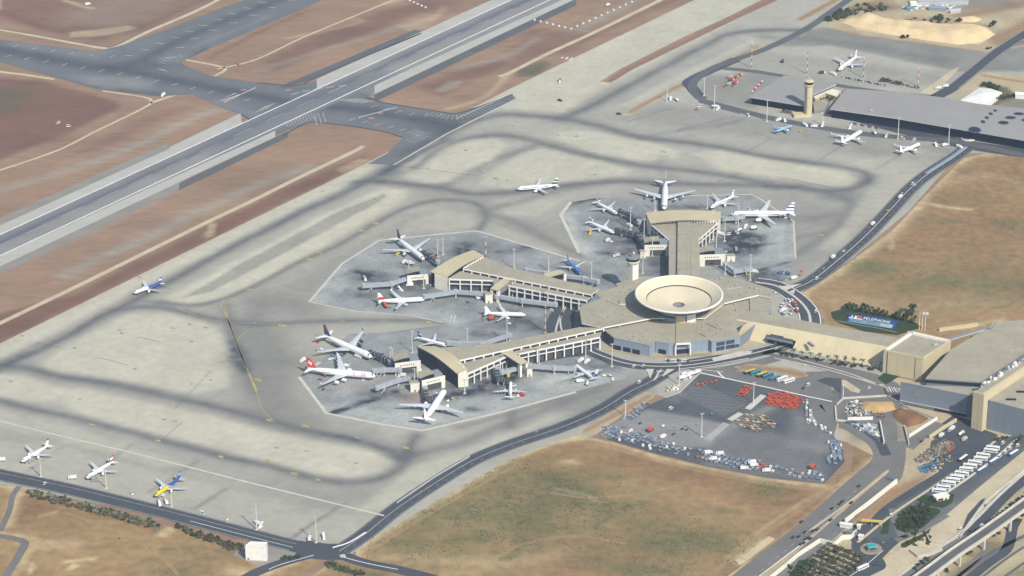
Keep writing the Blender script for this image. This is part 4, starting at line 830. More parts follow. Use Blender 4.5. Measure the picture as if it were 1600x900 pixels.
def curtain(rows, side, th, parent, m, name, inset=1.5):
    """glazed wall closing the arch on one long side, in panels"""
    n = len(rows) - 1
    for k in range(n):
        a = np.array(rows[k][side]); b = np.array(rows[k + 1][side]); o = np.array(rows[k][1 - side]); v = (o - a)[:2]; v = v / np.linalg.norm(v) * inset
        mb = MB(); p0 = (a[0] + v[0], a[1] + v[1]); p1 = (b[0] + v[0], b[1] + v[1])
        d = np.array(p1) - np.array(p0); g = d * .02
        p0 = tuple(np.array(p0) + g); p1 = tuple(np.array(p1) - g); w = v / inset * .4
        q = [p0, p1, (p1[0] + w[0], p1[1] + w[1]), (p0[0] + w[0], p0[1] + w[1])]
        bot = [(*p, 0) for p in q]; zt = [a[2] - th, b[2] - th, b[2] - th, a[2] - th]; top = [(*p, z) for p, z in zip(q, zt)]
        for i in range(4):
            j = (i + 1) % 4; mb.poly([bot[i], bot[j], top[j], top[i]], m)
        mb.poly(top, m); mb.build(name, parent)
vent_me = {}
def roof_vents(parent, pts, z, s=1.6):
    if 'v' not in vent_me:
        b = MB(); b.box(0, 0, 0, 1, 1, .5, soffit_m, top=metal_m); b.box(.1, 0, .5, .6, .6, .25, metal_m); vent_me['v'] = b.mesh("roof_vent")
    for x, y in pts:
        p = P(x, y, z); part("roof_vent", vent_me['v'], parent, p, random.random() * .5, (s * random.uniform(.7, 1.5), s * random.uniform(.7, 1.3), s))

# --- north pier
def empty_thing(name, label, cat, px, group=None):
    return thing(name, label, cat, (0, 0, 0), 0, group)
pn = empty_thing("pier_building", "straight T-shaped pier with arched tan roof reaching away behind the round dish roof", "terminal pier", (1069, 390), "terminal piers")
slab("roof", [(1059, 344), (1079, 344), (1079, 433), (1058, 433)], 16.5, 2.6, roof_m, soffit_m, pn)
slab("roof", [(1017, 349.5), (1059, 346), (1058.6, 433), (1045, 433), (1045, 374)], 14, .8, roof_m, whitep_m, pn)
slab("roof", [(1120, 348.5), (1079, 346), (1079.4, 433), (1094.5, 433), (1092, 374)], 14, .8, roof_m, whitep_m, pn)
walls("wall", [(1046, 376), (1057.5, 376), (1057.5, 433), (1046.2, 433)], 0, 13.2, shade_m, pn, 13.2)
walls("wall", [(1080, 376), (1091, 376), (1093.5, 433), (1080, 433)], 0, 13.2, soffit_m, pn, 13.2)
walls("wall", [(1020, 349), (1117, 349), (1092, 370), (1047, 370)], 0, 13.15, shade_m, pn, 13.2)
facade(P2(1091.5, 374, 14), P2(1120, 349, 14), 5, pn, 14)
facade(P2(1017, 350, 14), P2(1045, 374, 14), 5, pn, 14)
clerestory(P2(1020, 346.5, 16.6), P2(1057, 344.5, 16.6), 9, pn, 14.4, 1.9); clerestory(P2(1081, 344.5, 16.6), P2(1119, 346, 16.6), 9, pn, 14.4, 1.9)
o, rows = arched_roof([(1009, 332), (1127, 331), (1122, 345.5), (1016, 349)], 16.6, 2.4, .9, pn)
curtain(rows, 0, .9, pn, glass_m, "curtain_wall_panel")
for q in ([(1010, 333), (1017, 348), (1018.5, 348), (1011.5, 333)], [(1124, 332), (1119.5, 345), (1121.5, 345), (1126.5, 332)]): walls("end_wall", q, 0, 16.4, cream_m, pn, 16.4)
for x in (1045, 1092): pass
roof_vents(pn, [(1061, 366), (1075, 366), (1061, 392), (1075, 392), (1060.5, 410), (1075, 410), (1061, 420), (1075, 421)], 16.6, 1.3)
roof_vents(pn, [(1046, 357), (1092, 357), (1048, 402)], 14, 1.2)

# --- west pier
pw = empty_thing("pier_building", "west pier with a broad arched tan roof at its end, nearest the dark-tailed parked airliner", "terminal pier", (800, 440), "terminal piers")
slab("roof", [(741, 402), (756, 401), (790, 416), (840, 428), (936, 451.5), (925, 460), (805, 436), (724, 419.5)], 15.5, .9, roof_m, whitep_m, pw)
slab("roof", [(700, 435), (770, 437.5), (772, 444), (796, 446), (917, 469), (926, 463), (806, 440), (724, 423), (718, 424)], 12.5, .8, roof_m, whitep_m, pw)
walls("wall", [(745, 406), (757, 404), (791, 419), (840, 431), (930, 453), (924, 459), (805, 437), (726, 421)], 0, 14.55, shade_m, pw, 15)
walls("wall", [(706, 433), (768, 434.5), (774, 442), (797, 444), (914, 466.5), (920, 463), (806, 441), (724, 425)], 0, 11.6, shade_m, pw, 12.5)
facade(P2(702, 436, 12.5), P2(770, 438, 12.5), 4, pw, 12.5); facade(P2(796, 446.4, 12.5), P2(917, 469.6, 12.5), 10, pw, 12.5)
clerestory(P2(724, 420, 15.5), P2(805, 436.6, 15.5), 6, pw, 12.55, 2.15); clerestory(P2(805, 436.6, 15.5), P2(925, 460.5, 15.5), 9, pw, 12.55, 2.15)
beam(P2(800, 425, 15.5), P2(936, 451.5, 15.5), 14.7, .6, .5, whitep_m, pw, off=-.3)
o, rows = arched_roof([(672, 424.5), (740, 390.5), (757, 400), (699, 432.5)], 15.2, 2.6, 1., pw)
curtain(rows, 0, 1., pw, glass_m, "curtain_wall_panel")
clerestory(P2(724, 419, 17.), P2(754, 402, 17.), 8, pw, 15.6, 1.2)
walls("end_wall", [(679, 428), (699, 433), (699.5, 431), (680, 425)], 0, 14.6, cream_m, pw, 15.2)
walls("end_wall", [(740, 392), (755, 400), (754, 401), (738.5, 393)], 0, 14.6, cream_m, pw, 15.2)
roof_vents(pw, [(770, 413), (815, 428), (848, 436), (880, 443), (895, 449), (760, 420), (780, 428)], 15.5, 1.1); roof_vents(pw, [(790, 424), (862, 441), (910, 452), (835, 433)], 15.5, 1.4); roof_vents(pw, [(740, 430), (822, 446), (870, 455)], 12.5, 1.3)

# --- south pier
ps = empty_thing("pier_building", "south pier with an arched tan roof, nearest the white airliner with the red tail", "terminal pier", (800, 560), "terminal piers")
slab("roof", [(681, 543.5), (690, 543), (780, 536), (831, 526), (906, 511), (943, 512.5), (785, 547.5), (711, 564)], 15.5, .9, roof_m, whitep_m, ps)
slab("roof", [(730, 583), (791, 556), (806, 552), (811, 552), (937, 526), (940, 518), (785, 551), (712, 568), (722, 577)], 12.5, .8, roof_m, whitep_m, ps)
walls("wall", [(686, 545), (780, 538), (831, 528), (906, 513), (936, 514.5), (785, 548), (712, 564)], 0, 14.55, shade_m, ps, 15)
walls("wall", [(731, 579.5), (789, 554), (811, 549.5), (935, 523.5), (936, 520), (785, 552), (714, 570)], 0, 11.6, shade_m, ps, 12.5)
facade(P2(730, 584, 12.5), P2(791, 557, 12.5), 6, ps, 12.5); facade(P2(811, 552.6, 12.5), P2(937, 526.6, 12.5), 9, ps, 12.5)
clerestory(P2(711, 565, 15.5), P2(785, 548, 15.5), 5, ps, 12.55, 2.15); clerestory(P2(785, 548, 15.5), P2(943, 513, 15.5), 11, ps, 12.55, 2.15)
o, rows = arched_roof([(650, 540.5), (713, 583), (730, 577), (680, 541)], 15.2, 2.6, 1., ps, bow=-2.)
curtain(rows, 0, 1., ps, glass_m, "curtain_wall_panel")
clerestory(P2(692, 549, 17.), P2(724, 572, 17.), 6, ps, 15.3, 1.)
walls("end_wall", [(714.5, 582.5), (729.5, 581.5), (730, 578.5), (715.5, 579)], 0, 14.7, cream_m, ps, 14.7)
roof_vents(ps, [(700, 547), (790, 542), (825, 533), (870, 525), (900, 517), (915, 516), (755, 550), (728, 556)], 15.5, 1.1); roof_vents(ps, [(716, 549), (767, 547), (740, 541), (855, 528), (808, 535), (880, 520)], 15.5, 1.4); roof_vents(ps, [(738, 564), (817, 546), (854, 538), (760, 558)], 12.5, 1.4)

# --- the hub with its round dish roof
hub = empty_thing("terminal_hub", "low terminal hub under a huge round cream dish roof, with blue-grey front walls", "terminal", (1061, 490))
DC = np.array(P2(1061, 458.5, 31.))
slab("roof", [(905, 480), (909, 505), (942, 512), (1019, 497), (1101, 497), (1131, 474), (1185, 461), (1205, 465), (1207, 452), (1160, 437), (1125, 432), (1000, 432), (962, 443), (966, 448), (930, 456), (938, 466)], 15, 1., roof_m, whitep_m, hub)
walls("wall", [(912, 478), (912, 503), (942, 510), (1019, 495), (1101, 495), (1131, 472), (1185, 459), (1200, 463), (1202, 453), (1160, 439), (1000, 434), (970, 446), (935, 457)], 0, 14.05, slate_m, hub, 14.1)
FR = [(959, 527.5), (1015, 539.5), (1024, 533), (1045, 536.5), (1107, 530.5), (1112, 533.5), (1157, 525.5), (1150, 512), (1176, 500), (1205, 487), (1204, 467), (1185, 463), (1131, 476), (1100, 492), (1019, 499), (942, 514)]
slab("roof", FR, 12, .7, roof_m, blue_clad_m, hub)
def clad_wall(a, b, z1, n, parent, m=blue_clad_m):
    pieces_along(P2(*a, 12), P2(*b, 12), n, parent, "wall_panel", m, .985, .5, 0, z1, -.5)
for (a, b), n in ((((959, 527.5), (1015, 539.5)), 6), (((1024, 533), (1045, 536.5)), 2), (((1045, 536.5), (1107, 530.5)), 6), (((1107, 530.5), (1112, 533.5)), 1), (((1112, 533.5), (1157, 525.5)), 5)): clad_wall(a, b, 11.3, n, hub)
pieces_along(P2(1015, 539.5, 12), P2(1024, 533, 12), 1, hub, "wall_panel", blue_clad_m, 1., .5, 0, 11.3, -.5)
pieces_along(P2(1157, 525.5, 12), P2(1205, 487, 12), 6, hub, "wall_panel", slate_m, .985, .5, 0, 11.3, -.5)
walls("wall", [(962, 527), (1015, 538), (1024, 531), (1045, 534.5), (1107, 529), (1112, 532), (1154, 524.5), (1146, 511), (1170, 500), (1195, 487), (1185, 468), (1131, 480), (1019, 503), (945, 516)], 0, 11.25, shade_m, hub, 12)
for (a, b, t0, t1) in (((959, 527.5), (1015, 539.5), .02, .20), ((959, 527.5), (1015, 539.5), .27, .47), ((959, 527.5), (1015, 539.5), .53, .73), ((1024, 533), (1045, 536.5), .25, .8), ((1045, 536.5), (1107, 530.5), .2, .52)):
    pieces_along(P2(*a, 12), P2(*b, 12), 1, hub, "gate_opening", glass_m, 1., .5, 0, 4.6, -.15, start=t0, end=t1)
for t0, t1 in ((.17, .46), (.5, .8)):
    for z in (1.4, 6.2): pieces_along(P2(1112, 533.5, 12), P2(1157, 525.5, 12), 2, hub, "window_pane", pane_m, .94, .4, z, 3.6, -.15, start=t0, end=t1)
pieces_along(P2(1112, 533.5, 12), P2(1157, 525.5, 12), 2, hub, "window_pane", pane_m, .9, .4, 1.4, 3., -.15, start=.68, end=.97)
beam(P2(942, 512.3, 15.2), P2(1019, 497.3, 15.2), 14.6, .9, 1.2, whitep_m, hub, "parapet"); beam(P2(1131, 474.3, 15.2), P2(1185, 461.3, 15.2), 14.6, .9, 1.2, whitep_m, hub, "parapet")
# raised spine over the entrance
sp = MB(); sp.prism(wpts([(1056, 500), (1079, 499), (1079, 535.3), (1056, 536.3)], 12.9), 11.0, 12.9, whitep_m, top=roof_m); sp.build("entrance_spine", hub)
beam(P2(1056, 536.6, 12.6), P2(1079, 535.6, 12.6), 11.3, 1.3, .8, whitep_m, hub, off=.4); pieces_along(P2(1056, 536.6, 12.6), P2(1079, 535.6, 12.6), 2, hub, "column", whitep_m, 1., .8, 0, 11.3, .4, at='post')
# side block on the left
sb = MB(); sb.prism(wpts([(908, 474), (928, 475), (929.5, 497), (907.5, 497)], 14.6), 0, 14.6, slate_m, top=roof_blue_m); sb.build("plant_block", hub)
pieces_along(P2(908, 497.4, 14.6), P2(929.5, 497.4, 14.6), 2, hub, "window_pane", glass_m, .92, .4, 5, 6., .2)
for q, z in (([(967, 468), (979, 469), (979, 475), (968, 474)], 16.2),):
    b = MB(); b.prism(wpts(q, z), 14.9, z, cream_m, top=roof_m); b.build("rooftop_box", hub)
# dish
drum = MB(); drum.lathe([(24, 11.9), (24, 22)], blue_clad_m, DC, 48); drum.lathe([(24.3, 16.4), (24.3, 18)], glass_m, DC, 48); drum.build("drum", hub)
for k in range(2):
    a = -math.pi / 2 + (.02 + .42 * k)
    b = MB(); b.box(DC[0] + 24.5 * math.cos(a), DC[1] + 24.5 * math.sin(a), 11.9, 9, 1.2, 8, stone_m if k == 0 else whitep_m, a + math.pi / 2); b.build("drum_wall_panel", hub)
ds = MB()
ds.lathe([(23.5, 20.5), (30, 24), (36, 27.3), (39.6, 29.2)], soffit_m, DC, 72)
ds.build("dish_underside", hub)
ds = MB(); ds.lathe([(39.6, 29.0), (41.0, 29.6), (41.1, 30.8), (40.2, 31.2), (38.9, 31.0), (38.6, 30.2)], cream_m, DC, 72); ds.build("dish_rim", hub)
DB = DC + np.array((2.5, -1.0)) * 0
ds = MB(); ds.lathe([(38.9, 30.6), (30.4, 25.4)][::-1], dish_m, DB, 72); ds.build("dish_bowl", hub)
ds = MB(); ds.lathe([(30.4, 25.42), (30.4, 24.5), (29.8, 24.5)][::-1], shade_m, DB, 72); ds.build("dish_gutter", hub)
ds = MB(); ds.lathe([(30.0, 24.4), (20, 22.9), (10, 20.6), (5.2, 19.2)][::-1], dish_m, DB, 72); ds.build("dish_bowl", hub)
ds = MB(); ds.lathe([(5.3, 19.25), (5.3, 18.4), (0.01, 18.2)][::-1], soffit_m, DB, 32); ds.lathe([(5.6, 19.1), (5.6, 19.5), (5.0, 19.5), (5.0, 19.1)], soffit_m, DB, 32); ds.build("oculus", hub)
roof_vents(hub, [(983, 530), (991, 526), (1013, 516), (1098, 511), (1108, 499), (1110, 515), (968, 511), (955, 484), (945, 483), (932, 486), (933, 479), (1123, 508), (1127, 513), (1148, 476), (1150, 485), (1121, 521)], 12.1, 1.6)
roof_vents(hub, [(1009, 440), (986, 452), (975, 448), (1126, 436), (1150, 446), (1136, 447), (1172, 450), (1157, 461), (1180, 452), (950, 470)], 15, 1.8)
for a, b, z in (((1104, 505), (1120, 513), 12), ((1093, 521), (1103, 526), 12)):
    bb = MB(); bb.bar(P(*a, z + .3), P(*b, z + .3), 1., .6, soffit_m); bb.build("roof_duct", hub)
roof_vents(hub, [(random.uniform(950, 1190), random.uniform(440, 500)) for _ in range(0)], 15, 1.)
roof_vents(hub, [(972, 523), (978, 519), (1000, 531), (1006, 526), (1030, 521), (1036, 512), (1090, 520), (1085, 507), (1116, 524), (1135, 517), (1141, 506), (1152, 500), (1160, 492), (1168, 485), (1180, 476), (1140, 490), (1118, 500), (1025, 528), (1044, 530)], 12.05, 1.3)
roof_vents(hub, [(920, 500), (936, 504), (950, 496), (962, 488), (975, 492), (990, 494), (1005, 495), (958, 462), (972, 456), (1140, 440), (1160, 444), (1168, 456), (1188, 455), (1145, 465), (1000, 437), (1118, 436)], 15.05, 1.4)
for a_, b_ in (((950, 470), (975, 480)), ((1135, 452), (1160, 448)), ((925, 490), (945, 498))):
    bb = MB(); bb.bar(P(*a_, 15.5), P(*b_, 15.5), .9, .6, metal_m); bb.build("roof_duct", hub)
# terrace block on the right of the hub
rb = MB(); rb.prism(wpts([(1171, 464), (1203, 457), (1206, 484), (1172, 486)], 13.2), 12.05, 13.2, roof_blue_m, top=roof_m); rb.build("terrace", hub)

# --- portal-like gate houses beside the piers
def gate_house(label, a, b, z1, depth, label_rise=3.2, legs=True, arch='full', body=True):
    """front wall from a to b (pixels of its top corners at level z1), arched roof set back behind it"""
    A = np.array(P2(*a, z1)); B = np.array(P2(*b, z1)); d = B - A; L = np.linalg.norm(d); u = d / L; ang = math.atan2(u[1], u[0])
    t = thing("gate_house", label, "gate house", (*((A + B) / 2), 0), ang, "gate houses beside the piers")
    w = L
    mb = MB(); mb.box(-w / 2 + w * .11, 0, 0, w * .22, 1.2, z1 - 5.2, cream_m); mb.box(w / 2 - w * .08, 0, 0, w * .16, 1.2, z1 - 5.2, cream_m); mb.box(0, 0, z1 - 5.2, w, 1.2, 5.2, cream_m); mb.build("front_wall", t)
    for k in range(7): part("dot_window", unitbox(glass_m, "dot_window"), t, (-w * .28 + k * w * .085, -.62, z1 - 3.2), 0, (.9, .2, 1.1))
    mb = MB(); mb.box(0, depth * .5 + .6, 0, w * .97, depth, z1 - 3.6, shade_m, top=roof_blue_m); mb.build("body", t)
    rows = []; r2 = []; n = 10
    for k in range(n + 1):
        s = k / n; x = -w / 2 + w * s * (.62 if arch == 'full' else 1.0); z = z1 - .4 + label_rise * math.sin(math.pi * (.12 + .42 * s) if arch == 'full' else math.pi * s)
        rows.append([(x, depth * .25, z), (x, depth, z)]); r2.append([(x, depth * .25, z - .7), (x, depth, z - .7)])
    mb = MB(); mb.grid(rows, roof_m, smooth=False, flip=True); mb.grid(r2, soffit_m, smooth=False)
    mb.grid([[p[0], q[0]] for p, q in zip(rows, r2)], soffit_m, smooth=False); mb.grid([[p[1], q[1]] for p, q in zip(rows, r2)], soffit_m, smooth=False, flip=True)
    mb.poly([rows[0][0], rows[0][1], r2[0][1], r2[0][0]], soffit_m); mb.poly([rows[-1][1], rows[-1][0], r2[-1][0], r2[-1][1]], soffit_m); mb.build("roof", t)
    mb = MB(); mb.poly([(p[0][0], depth * .3, p[0][2] - .7) for p in rows] + [(rows[-1][0][0], depth * .3, z1 - 3.6), (rows[0][0][0], depth * .3, z1 - 3.6)], glass_m); mb.build("lunette_window", t)
    if arch == 'full':
        mb = MB(); mb.box(w * .3, depth * .6, z1 - 3.6, w * .36, depth * .7, 4.2, roof_blue_m); mb.build("stair_head", t)
    return t
gate_house("cream gate house with dot windows facing the red-tailed airliner", (617, 568), (657, 563), 12, 14)
gate_house("cream gate house with dot windows nearest the all white jet's nose", (659, 595), (695, 586.5), 12, 14)
gate_house("pale gate house with dot windows left of the west pier's arched end", (636, 431), (670, 428), 10.5, 12)
gate_house("gate house with dot windows on the left flank of the north pier", (1007, 383), (1046, 382.5), 12, 15)
gate_house("gate house with dot windows on the right flank of the north pier", (1093, 398.5), (1133, 397), 12, 15)
def portal(label, a, b, c, zt):
    """an arched bridge roof running out from a pier to two slender cream legs"""
    t = thing("gate_house", label, "gate house", (0, 0, 0), 0, "gate houses beside the piers")
    A = np.array(P2(*a, zt)); B = np.array(P2(*b, zt)); d = (B - A); n = np.array((-d[1], d[0])) / np.linalg.norm(d); w = c
    rows, r2 = [], []
    for k in range(11):
        s = k / 10; p = A + d * s; z = zt + 1.8 * math.sin(math.pi * (.45 + .5 * s))
        rows.append([(*(p + n * w / 2), z), (*(p - n * w / 2), z)]); r2.append([(*(p + n * w / 2), z - .9), (*(p - n * w / 2), z - .9)])
    mb = MB(); mb.grid(rows, roof_warm_m, smooth=False); mb.grid(r2, soffit_m, smooth=False, flip=True); mb.grid([[p[0], q[0]] for p, q in zip(rows, r2)], soffit_m, smooth=False, flip=True); mb.grid([[p[1], q[1]] for p, q in zip(rows, r2)], soffit_m, smooth=False)
    mb.poly([rows[0][0], rows[0][1], r2[0][1], r2[0][0]], soffit_m); mb.poly([rows[-1][1], rows[-1][0], r2[-1][0], r2[-1][1]], soffit_m); mb.build("roof", t)
    ang = math.atan2(d[1], d[0])
    for sgn in (1, -1):
        mb = MB(); p = B - d * .06 + n * sgn * (w / 2 - 1.2); mb.box(p[0], p[1], 0, 3.2, 2.2, zt, cream_m, ang); mb.build("leg", t)
        mb = MB(); q = A + d * .5 + n * sgn * (w / 2 - .6); L = np.linalg.norm(d)
        mb.box(q[0], q[1], zt - 5., L * .86, .6, 5.2, glass_m if sgn < 0 else soffit_m, ang); mb.build("side_wall", t)
    mb = MB(); q = A + d * .5; mb.box(q[0], q[1], zt - 5.4, L * .9, w * .9, .5, soffit_m, ang); mb.build("floor", t)
    return t
portal("arched gate bridge on cream legs halfway along the south pier", (785, 549), (819, 568), 9, 13)
portal("arched gate bridge on cream legs halfway along the west pier", (800, 434), (772, 453), 9, 13)
portal("arched gate bridge behind the west pier by the blue airliner", (852, 434), (880, 424), 9, 12)

# --- hub to hall: a long low link with one slanted tan side
lk = empty_thing("link_building", "long low link building with a slanted tan side between the dish and the arrivals hall", "building", (1270, 520))
TOPF = [(1150, 498), (1395, 543)]; zt = 13
a = P(*TOPF[0], zt); b = P(*TOPF[1], zt); c = P(1412, 529, zt); d = P(1172, 486, zt)
f0 = P(1136, 524.5, 0); f1 = P(1384, 577, 0)
mb = MB(); mb.poly([a, b, c, d], roof_m); mb.build("roof", lk)
n = 12
for k in range(n):
    s0, s1 = k / n + .0002, (k + 1) / n - .0002
    def q(s, t): return (f0.lerp(f1, s)).lerp(a.lerp(b, s), t)
    if k == 3: mb = MB(); mb.poly([q(s0, .55), q(s1, .55), q(s1, 1), q(s0, 1)], stone_m); mb.build("slanted_panel", lk); continue
    if k == 4: mb = MB(); mb.poly([q(s0, .45), q(s1, .45), q(s1, 1), q(s0, 1)], stone_m); mb.build("slanted_panel", lk); continue
    mb = MB(); mb.poly([q(s0, 0), q(s1, 0), q(s1, 1), q(s0, 1)], stone_m); mb.build("slanted_panel", lk)
mb = MB(); g0 = Vector((d.x, d.y, 0)); g1 = Vector((c.x, c.y, 0)); mb.poly([d, c, g1, g0], slate_m); mb.poly([a, d, g0, Vector(f0)], slate_m); mb.poly([c, b, Vector(f1), g1], slate_m); mb.build("wall", lk)
m0 = f0.lerp(f1, 3 / n); m1 = f0.lerp(f1, 5 / n)
mb = MB(); u = (m1 - m0); pz = Vector((0, 0, 6.4)); back = Vector((2, 14, 0))
mb.poly([m0 + back, m1 + back, m1 + back + pz, m0 + back + pz], glass_m); mb.poly([m0, m0 + back, m0 + back + pz, m0 + pz], shade_m); mb.poly([m1 + back, m1, m1 + pz, m1 + back + pz], shade_m); mb.poly([m0 + pz, m1 + pz, m1 + back + pz, m0 + back + pz], shade_m)
mb.build("tunnel_mouth", lk)
mb = MB(); mb.bar(m0 + pz, m1 + pz, 2.0, 1.2, slate_m); mb.build("tunnel_lintel", lk)
mb = MB(); v0, v1 = P(1263, 535, 9), P(1271, 541, 9); mb.bar(v0, v1, 2.4, 1.6, soffit_m); mb.build("roof_duct", lk)

# --- arrivals block and halls
bk = empty_thing("stone_block", "square tan stone block with white-lined roof parapet ending the link building", "building", (1420, 555))
Q = [(1381, 546), (1434, 557), (1442, 558.5), (1486, 531), (1424, 517)]
zt = 23.5; xy = wpts(Q, zt)
mb = MB(); mb.prism(xy, 0, zt - 2, stone_m, top=roof_m); mb.build("wall", bk)
cx = np.mean(np.array(xy), 0)
for i in range(5):
    p, r = np.array(xy[i]), np.array(xy[(i + 1) % 5]); mb = MB(); mb.bar((*(p + (cx - p) * .01), zt - 1), (*(r + (cx - r) * .01), zt - 1), 1.1, 2.2, stone_m); mb.build("parapet", bk)
for i in (3, 4):
    p, r = np.array(xy[i]), np.array(xy[(i + 1) % 5]); mb = MB(); mb.bar((*(p + (cx - p) * .07), zt - 1.1), (*(r + (cx - r) * .07), zt - 1.1), 2.2, 1.8, whitep_m); mb.build("roof_gutter", bk)
for t0, w in ((.1, .02), (.93, .015)):
    pieces_along(xy[0], xy[1], 1, bk, "wall_groove", shade_m, 1., .3, 0, zt - .4, .06, start=t0, end=t0 + w)
pieces_along(xy[0], xy[1], 3, bk, "wall_panel", stone_m, .985, .4, .2, zt - 2.6, .12, start=.13, end=.92)
pieces_along(xy[0], xy[1], 1, bk, "wall_panel", stone_m, .98, .5, .2, zt - 2.6, .15, start=0, end=.095)
pieces_along(xy[2], xy[3], 2, bk, "wall_panel", stone_m, .985, .4, .2, zt - 2.6, .12, start=.02, end=.5)
rb = MB(); p = P(1422, 521, 22); rb.box(p.x, p.y, 21.5, 5, 4, 2, metal_m); rb.box(p.x + 6, p.y - 1, 21.5, 3, 3, 1.4, metal_m); p = P(1462, 538, 22); rb.box(p.x, p.y, 21.5, 5, 2, 1.2, metal_m, .5); rb.build("rooftop_plant", bk)

hall = empty_thing("arrivals_hall", "huge flat-roofed tan arrivals hall with a blue-grey wall facing the construction pit", "building", (1480, 600))
z2 = 26
slab("roof", [(1446, 591), (1532, 597), (1585, 562), (1680, 500), (1680, 480), (1600, 500), (1550, 503), (1543, 512.5), (1487, 545)], z2, 1.2, roof_m, soffit_m, hall)
walls("wall", [(1448, 591), (1531, 596.6), (1585, 562), (1676, 502), (1600, 503), (1552, 506), (1546, 513), (1489, 546)], 0, z2 - 1.25, slate_m, hall, z2)
pieces_along(P2(1446, 591, z2), P2(1532, 597, z2), 10, hall, "window_pane", glass_m, .97, .5, 22.2, 2.4, .3)
z3 = 22
LOWR = [(1407.5, 596.5), (1436, 597.5), (1440, 602), (1530, 605), (1521, 617.5), (1512, 617)]
slab("roof", LOWR, z3, 1., roof_m, slate_m, hall)
walls("wall", [(1409, 597), (1436, 598.5), (1440, 603), (1529, 605.5), (1519, 616), (1512, 615.4)], 0, z3 - 1.05, shade_m, hall, z3)
pieces_along(P2(1407.5, 596.5, z3), P2(1512, 617, z3), 9, hall, "wall_panel", slate_m, .99, .5, 1.2, z3 - 2.3, .0)
pieces_along(P2(1512, 617, z3), P2(1522, 616.5, z3), 1, hall, "wall_panel", slate_m, .99, .5, 1.2, z3 - 2.3, -.5)
pieces_along(P2(1407.5, 596.5, z3), P2(1512, 617, z3), 1, hall, "wall_vent", soffit_m, 1., .3, 10.5, 6, .35, start=.19, end=.37)
beam(P2(1407.5, 596.5, z3), P2(1512, 617, z3), 3.5, .6, 1., metal_m, hall, "ledge", off=.6)
pieces_along(P2(1407.5, 596.5, z3), P2(1512, 617, z3), 2, hall, "underpass_opening", glass_m, .94, .5, 0, 3.2, .28, start=.52, end=1.)
b = MB(); b.prism(wpts([(1544, 512), (1551, 503.5), (1557, 503), (1549, 512)], z2 + 2), z2 + .1, z2 + 2, slate_m, top=roof_m); b.build("rooftop_box", hall)
core = empty_thing("service_core", "tall narrow tan stone core with white roof plant, rising right of the blue-grey hall wall", "building", (1530, 640))
zc = 36
CQ = [(1520.5, 611), (1538, 617), (1548, 614), (1660, 541), (1660, 533), (1588, 566), (1560, 590)]
mb = MB(); mb.prism(wpts([(1521, 611), (1538, 617), (1660, 536), (1642, 531), (1566, 580)], zc), 0, zc - 1.6, stone_m, top=roof_m); mb.build("wall", core)
beam(P2(1538, 617, zc), P2(1660, 536, zc), zc - 1.7, 1.9, 2.4, stone_m, core, "parapet", off=-1.4); beam(P2(1521, 611, zc), P2(1538, 617, zc), zc - 1.7, 1.9, 1., stone_m, core, "parapet", off=-.6)
pieces_along(P2(1521, 611, zc), P2(1538, 617, zc), 2, core, "wall_panel", stone_m, .97, .4, .2, zc - 1.0, .12)
for k in range(34):
    t = random.random(); p = P(1532 + 108 * t + random.uniform(-4, 2), 604 - 64 * t + random.uniform(-3.5, 1.5), zc - 1); s = random.uniform(1., 3.4)
    part("roof_plant_unit", unitbox([whitep_m, metal_m, soffit_m, whitep_m][k % 4], "roof_plant_unit"), core, (p.x, p.y, zc - 1.65), random.random(), (s, s * random.uniform(.4, 1.2), random.uniform(.8, 2.4)))
hall2 = empty_thing("departures_hall", "flat tan-roofed hall with two dark slot skylights at the right picture edge", "building", (1570, 660))
z4 = 28.5
slab("roof", [(1544.5, 625), (1700, 666), (1700, 525), (1660, 549)], z4, 1.2, roof_m, soffit_m, hall2)
walls("wall", [(1549, 624), (1700, 664), (1700, 530), (1663, 550)], 0, z4 - 1.25, shade_m, hall2, z4)
pieces_along(P2(1544.7, 625, z4), P2(1700, 666, z4), 12, hall2, "wall_panel", slate_m, .99, .5, 0, z4 - 1.3, -.25)
for x, y in ((1580, 625), (1596, 613)):
    p = P(x, y, z4); mb = MB(); mb.box(p.x, p.y, z4, 8.5, 1.6, 1.3, glass_m, -.05, top=glass_m); mb.build("skylight", hall2)
fence_m = cream_m
yw = empty_thing("garden_wall", "long low cream wall behind the stone block at the edge of the brown field", "wall", (1500, 520))
beam(P2(1467, 518, 0), P2(1528, 510, 0), 0, 3.6, 1.2, stone_m, yw, "wall_run")
rampm = MB(); ribbon(rampm, [(1484, 530), (1520, 520), (1545, 513)], 6, .3, roof_blue_m, n=0); ribbon(rampm, [(1484, 533), (1545, 515)], 1., .9, whitep_m, n=0); rampm.build("ramp", kind="structure")

# --- north-east hangars and the tower between them
front_shade_m = mat("hangar_front_shade", (.010, .016, .036), rough=.6, var=.3, scale=.3, spec=.08)  # near-black navy puts the shade of the open hangar fronts into the colour
hg = empty_thing("hangar", "smaller grey-roofed hangar with a dark open front left of the tan control tower", "hangar", (1220, 150), "hangars")
H1 = [(1172, 151), (1262, 165.5), (1269, 148), (1307, 131), (1262, 121), (1225, 117.5)]
def hangar_roof(Q, z, parent, m=roof_grey_m):
    slab("roof", Q, z, 1.4, m, metal_m, parent)
hangar_roof(H1, 11, hg); walls("wall", [(1182, 145.5), (1258, 157.5), (1264, 147), (1302, 131.5), (1262, 122.5), (1226, 119.5)], 0, 9.55, soffit_m, hg, 10)
pieces_along(P2(1174, 150.5, 10), P2(1260, 163.5, 10), 8, hg, "door_leaf", front_shade_m, .985, .6, 0, 9.4, -2.)
ht = empty_thing("hangar", "long grey-roofed hangar with round roof holes and a dark open front", "hangar", (1450, 170), "hangars")
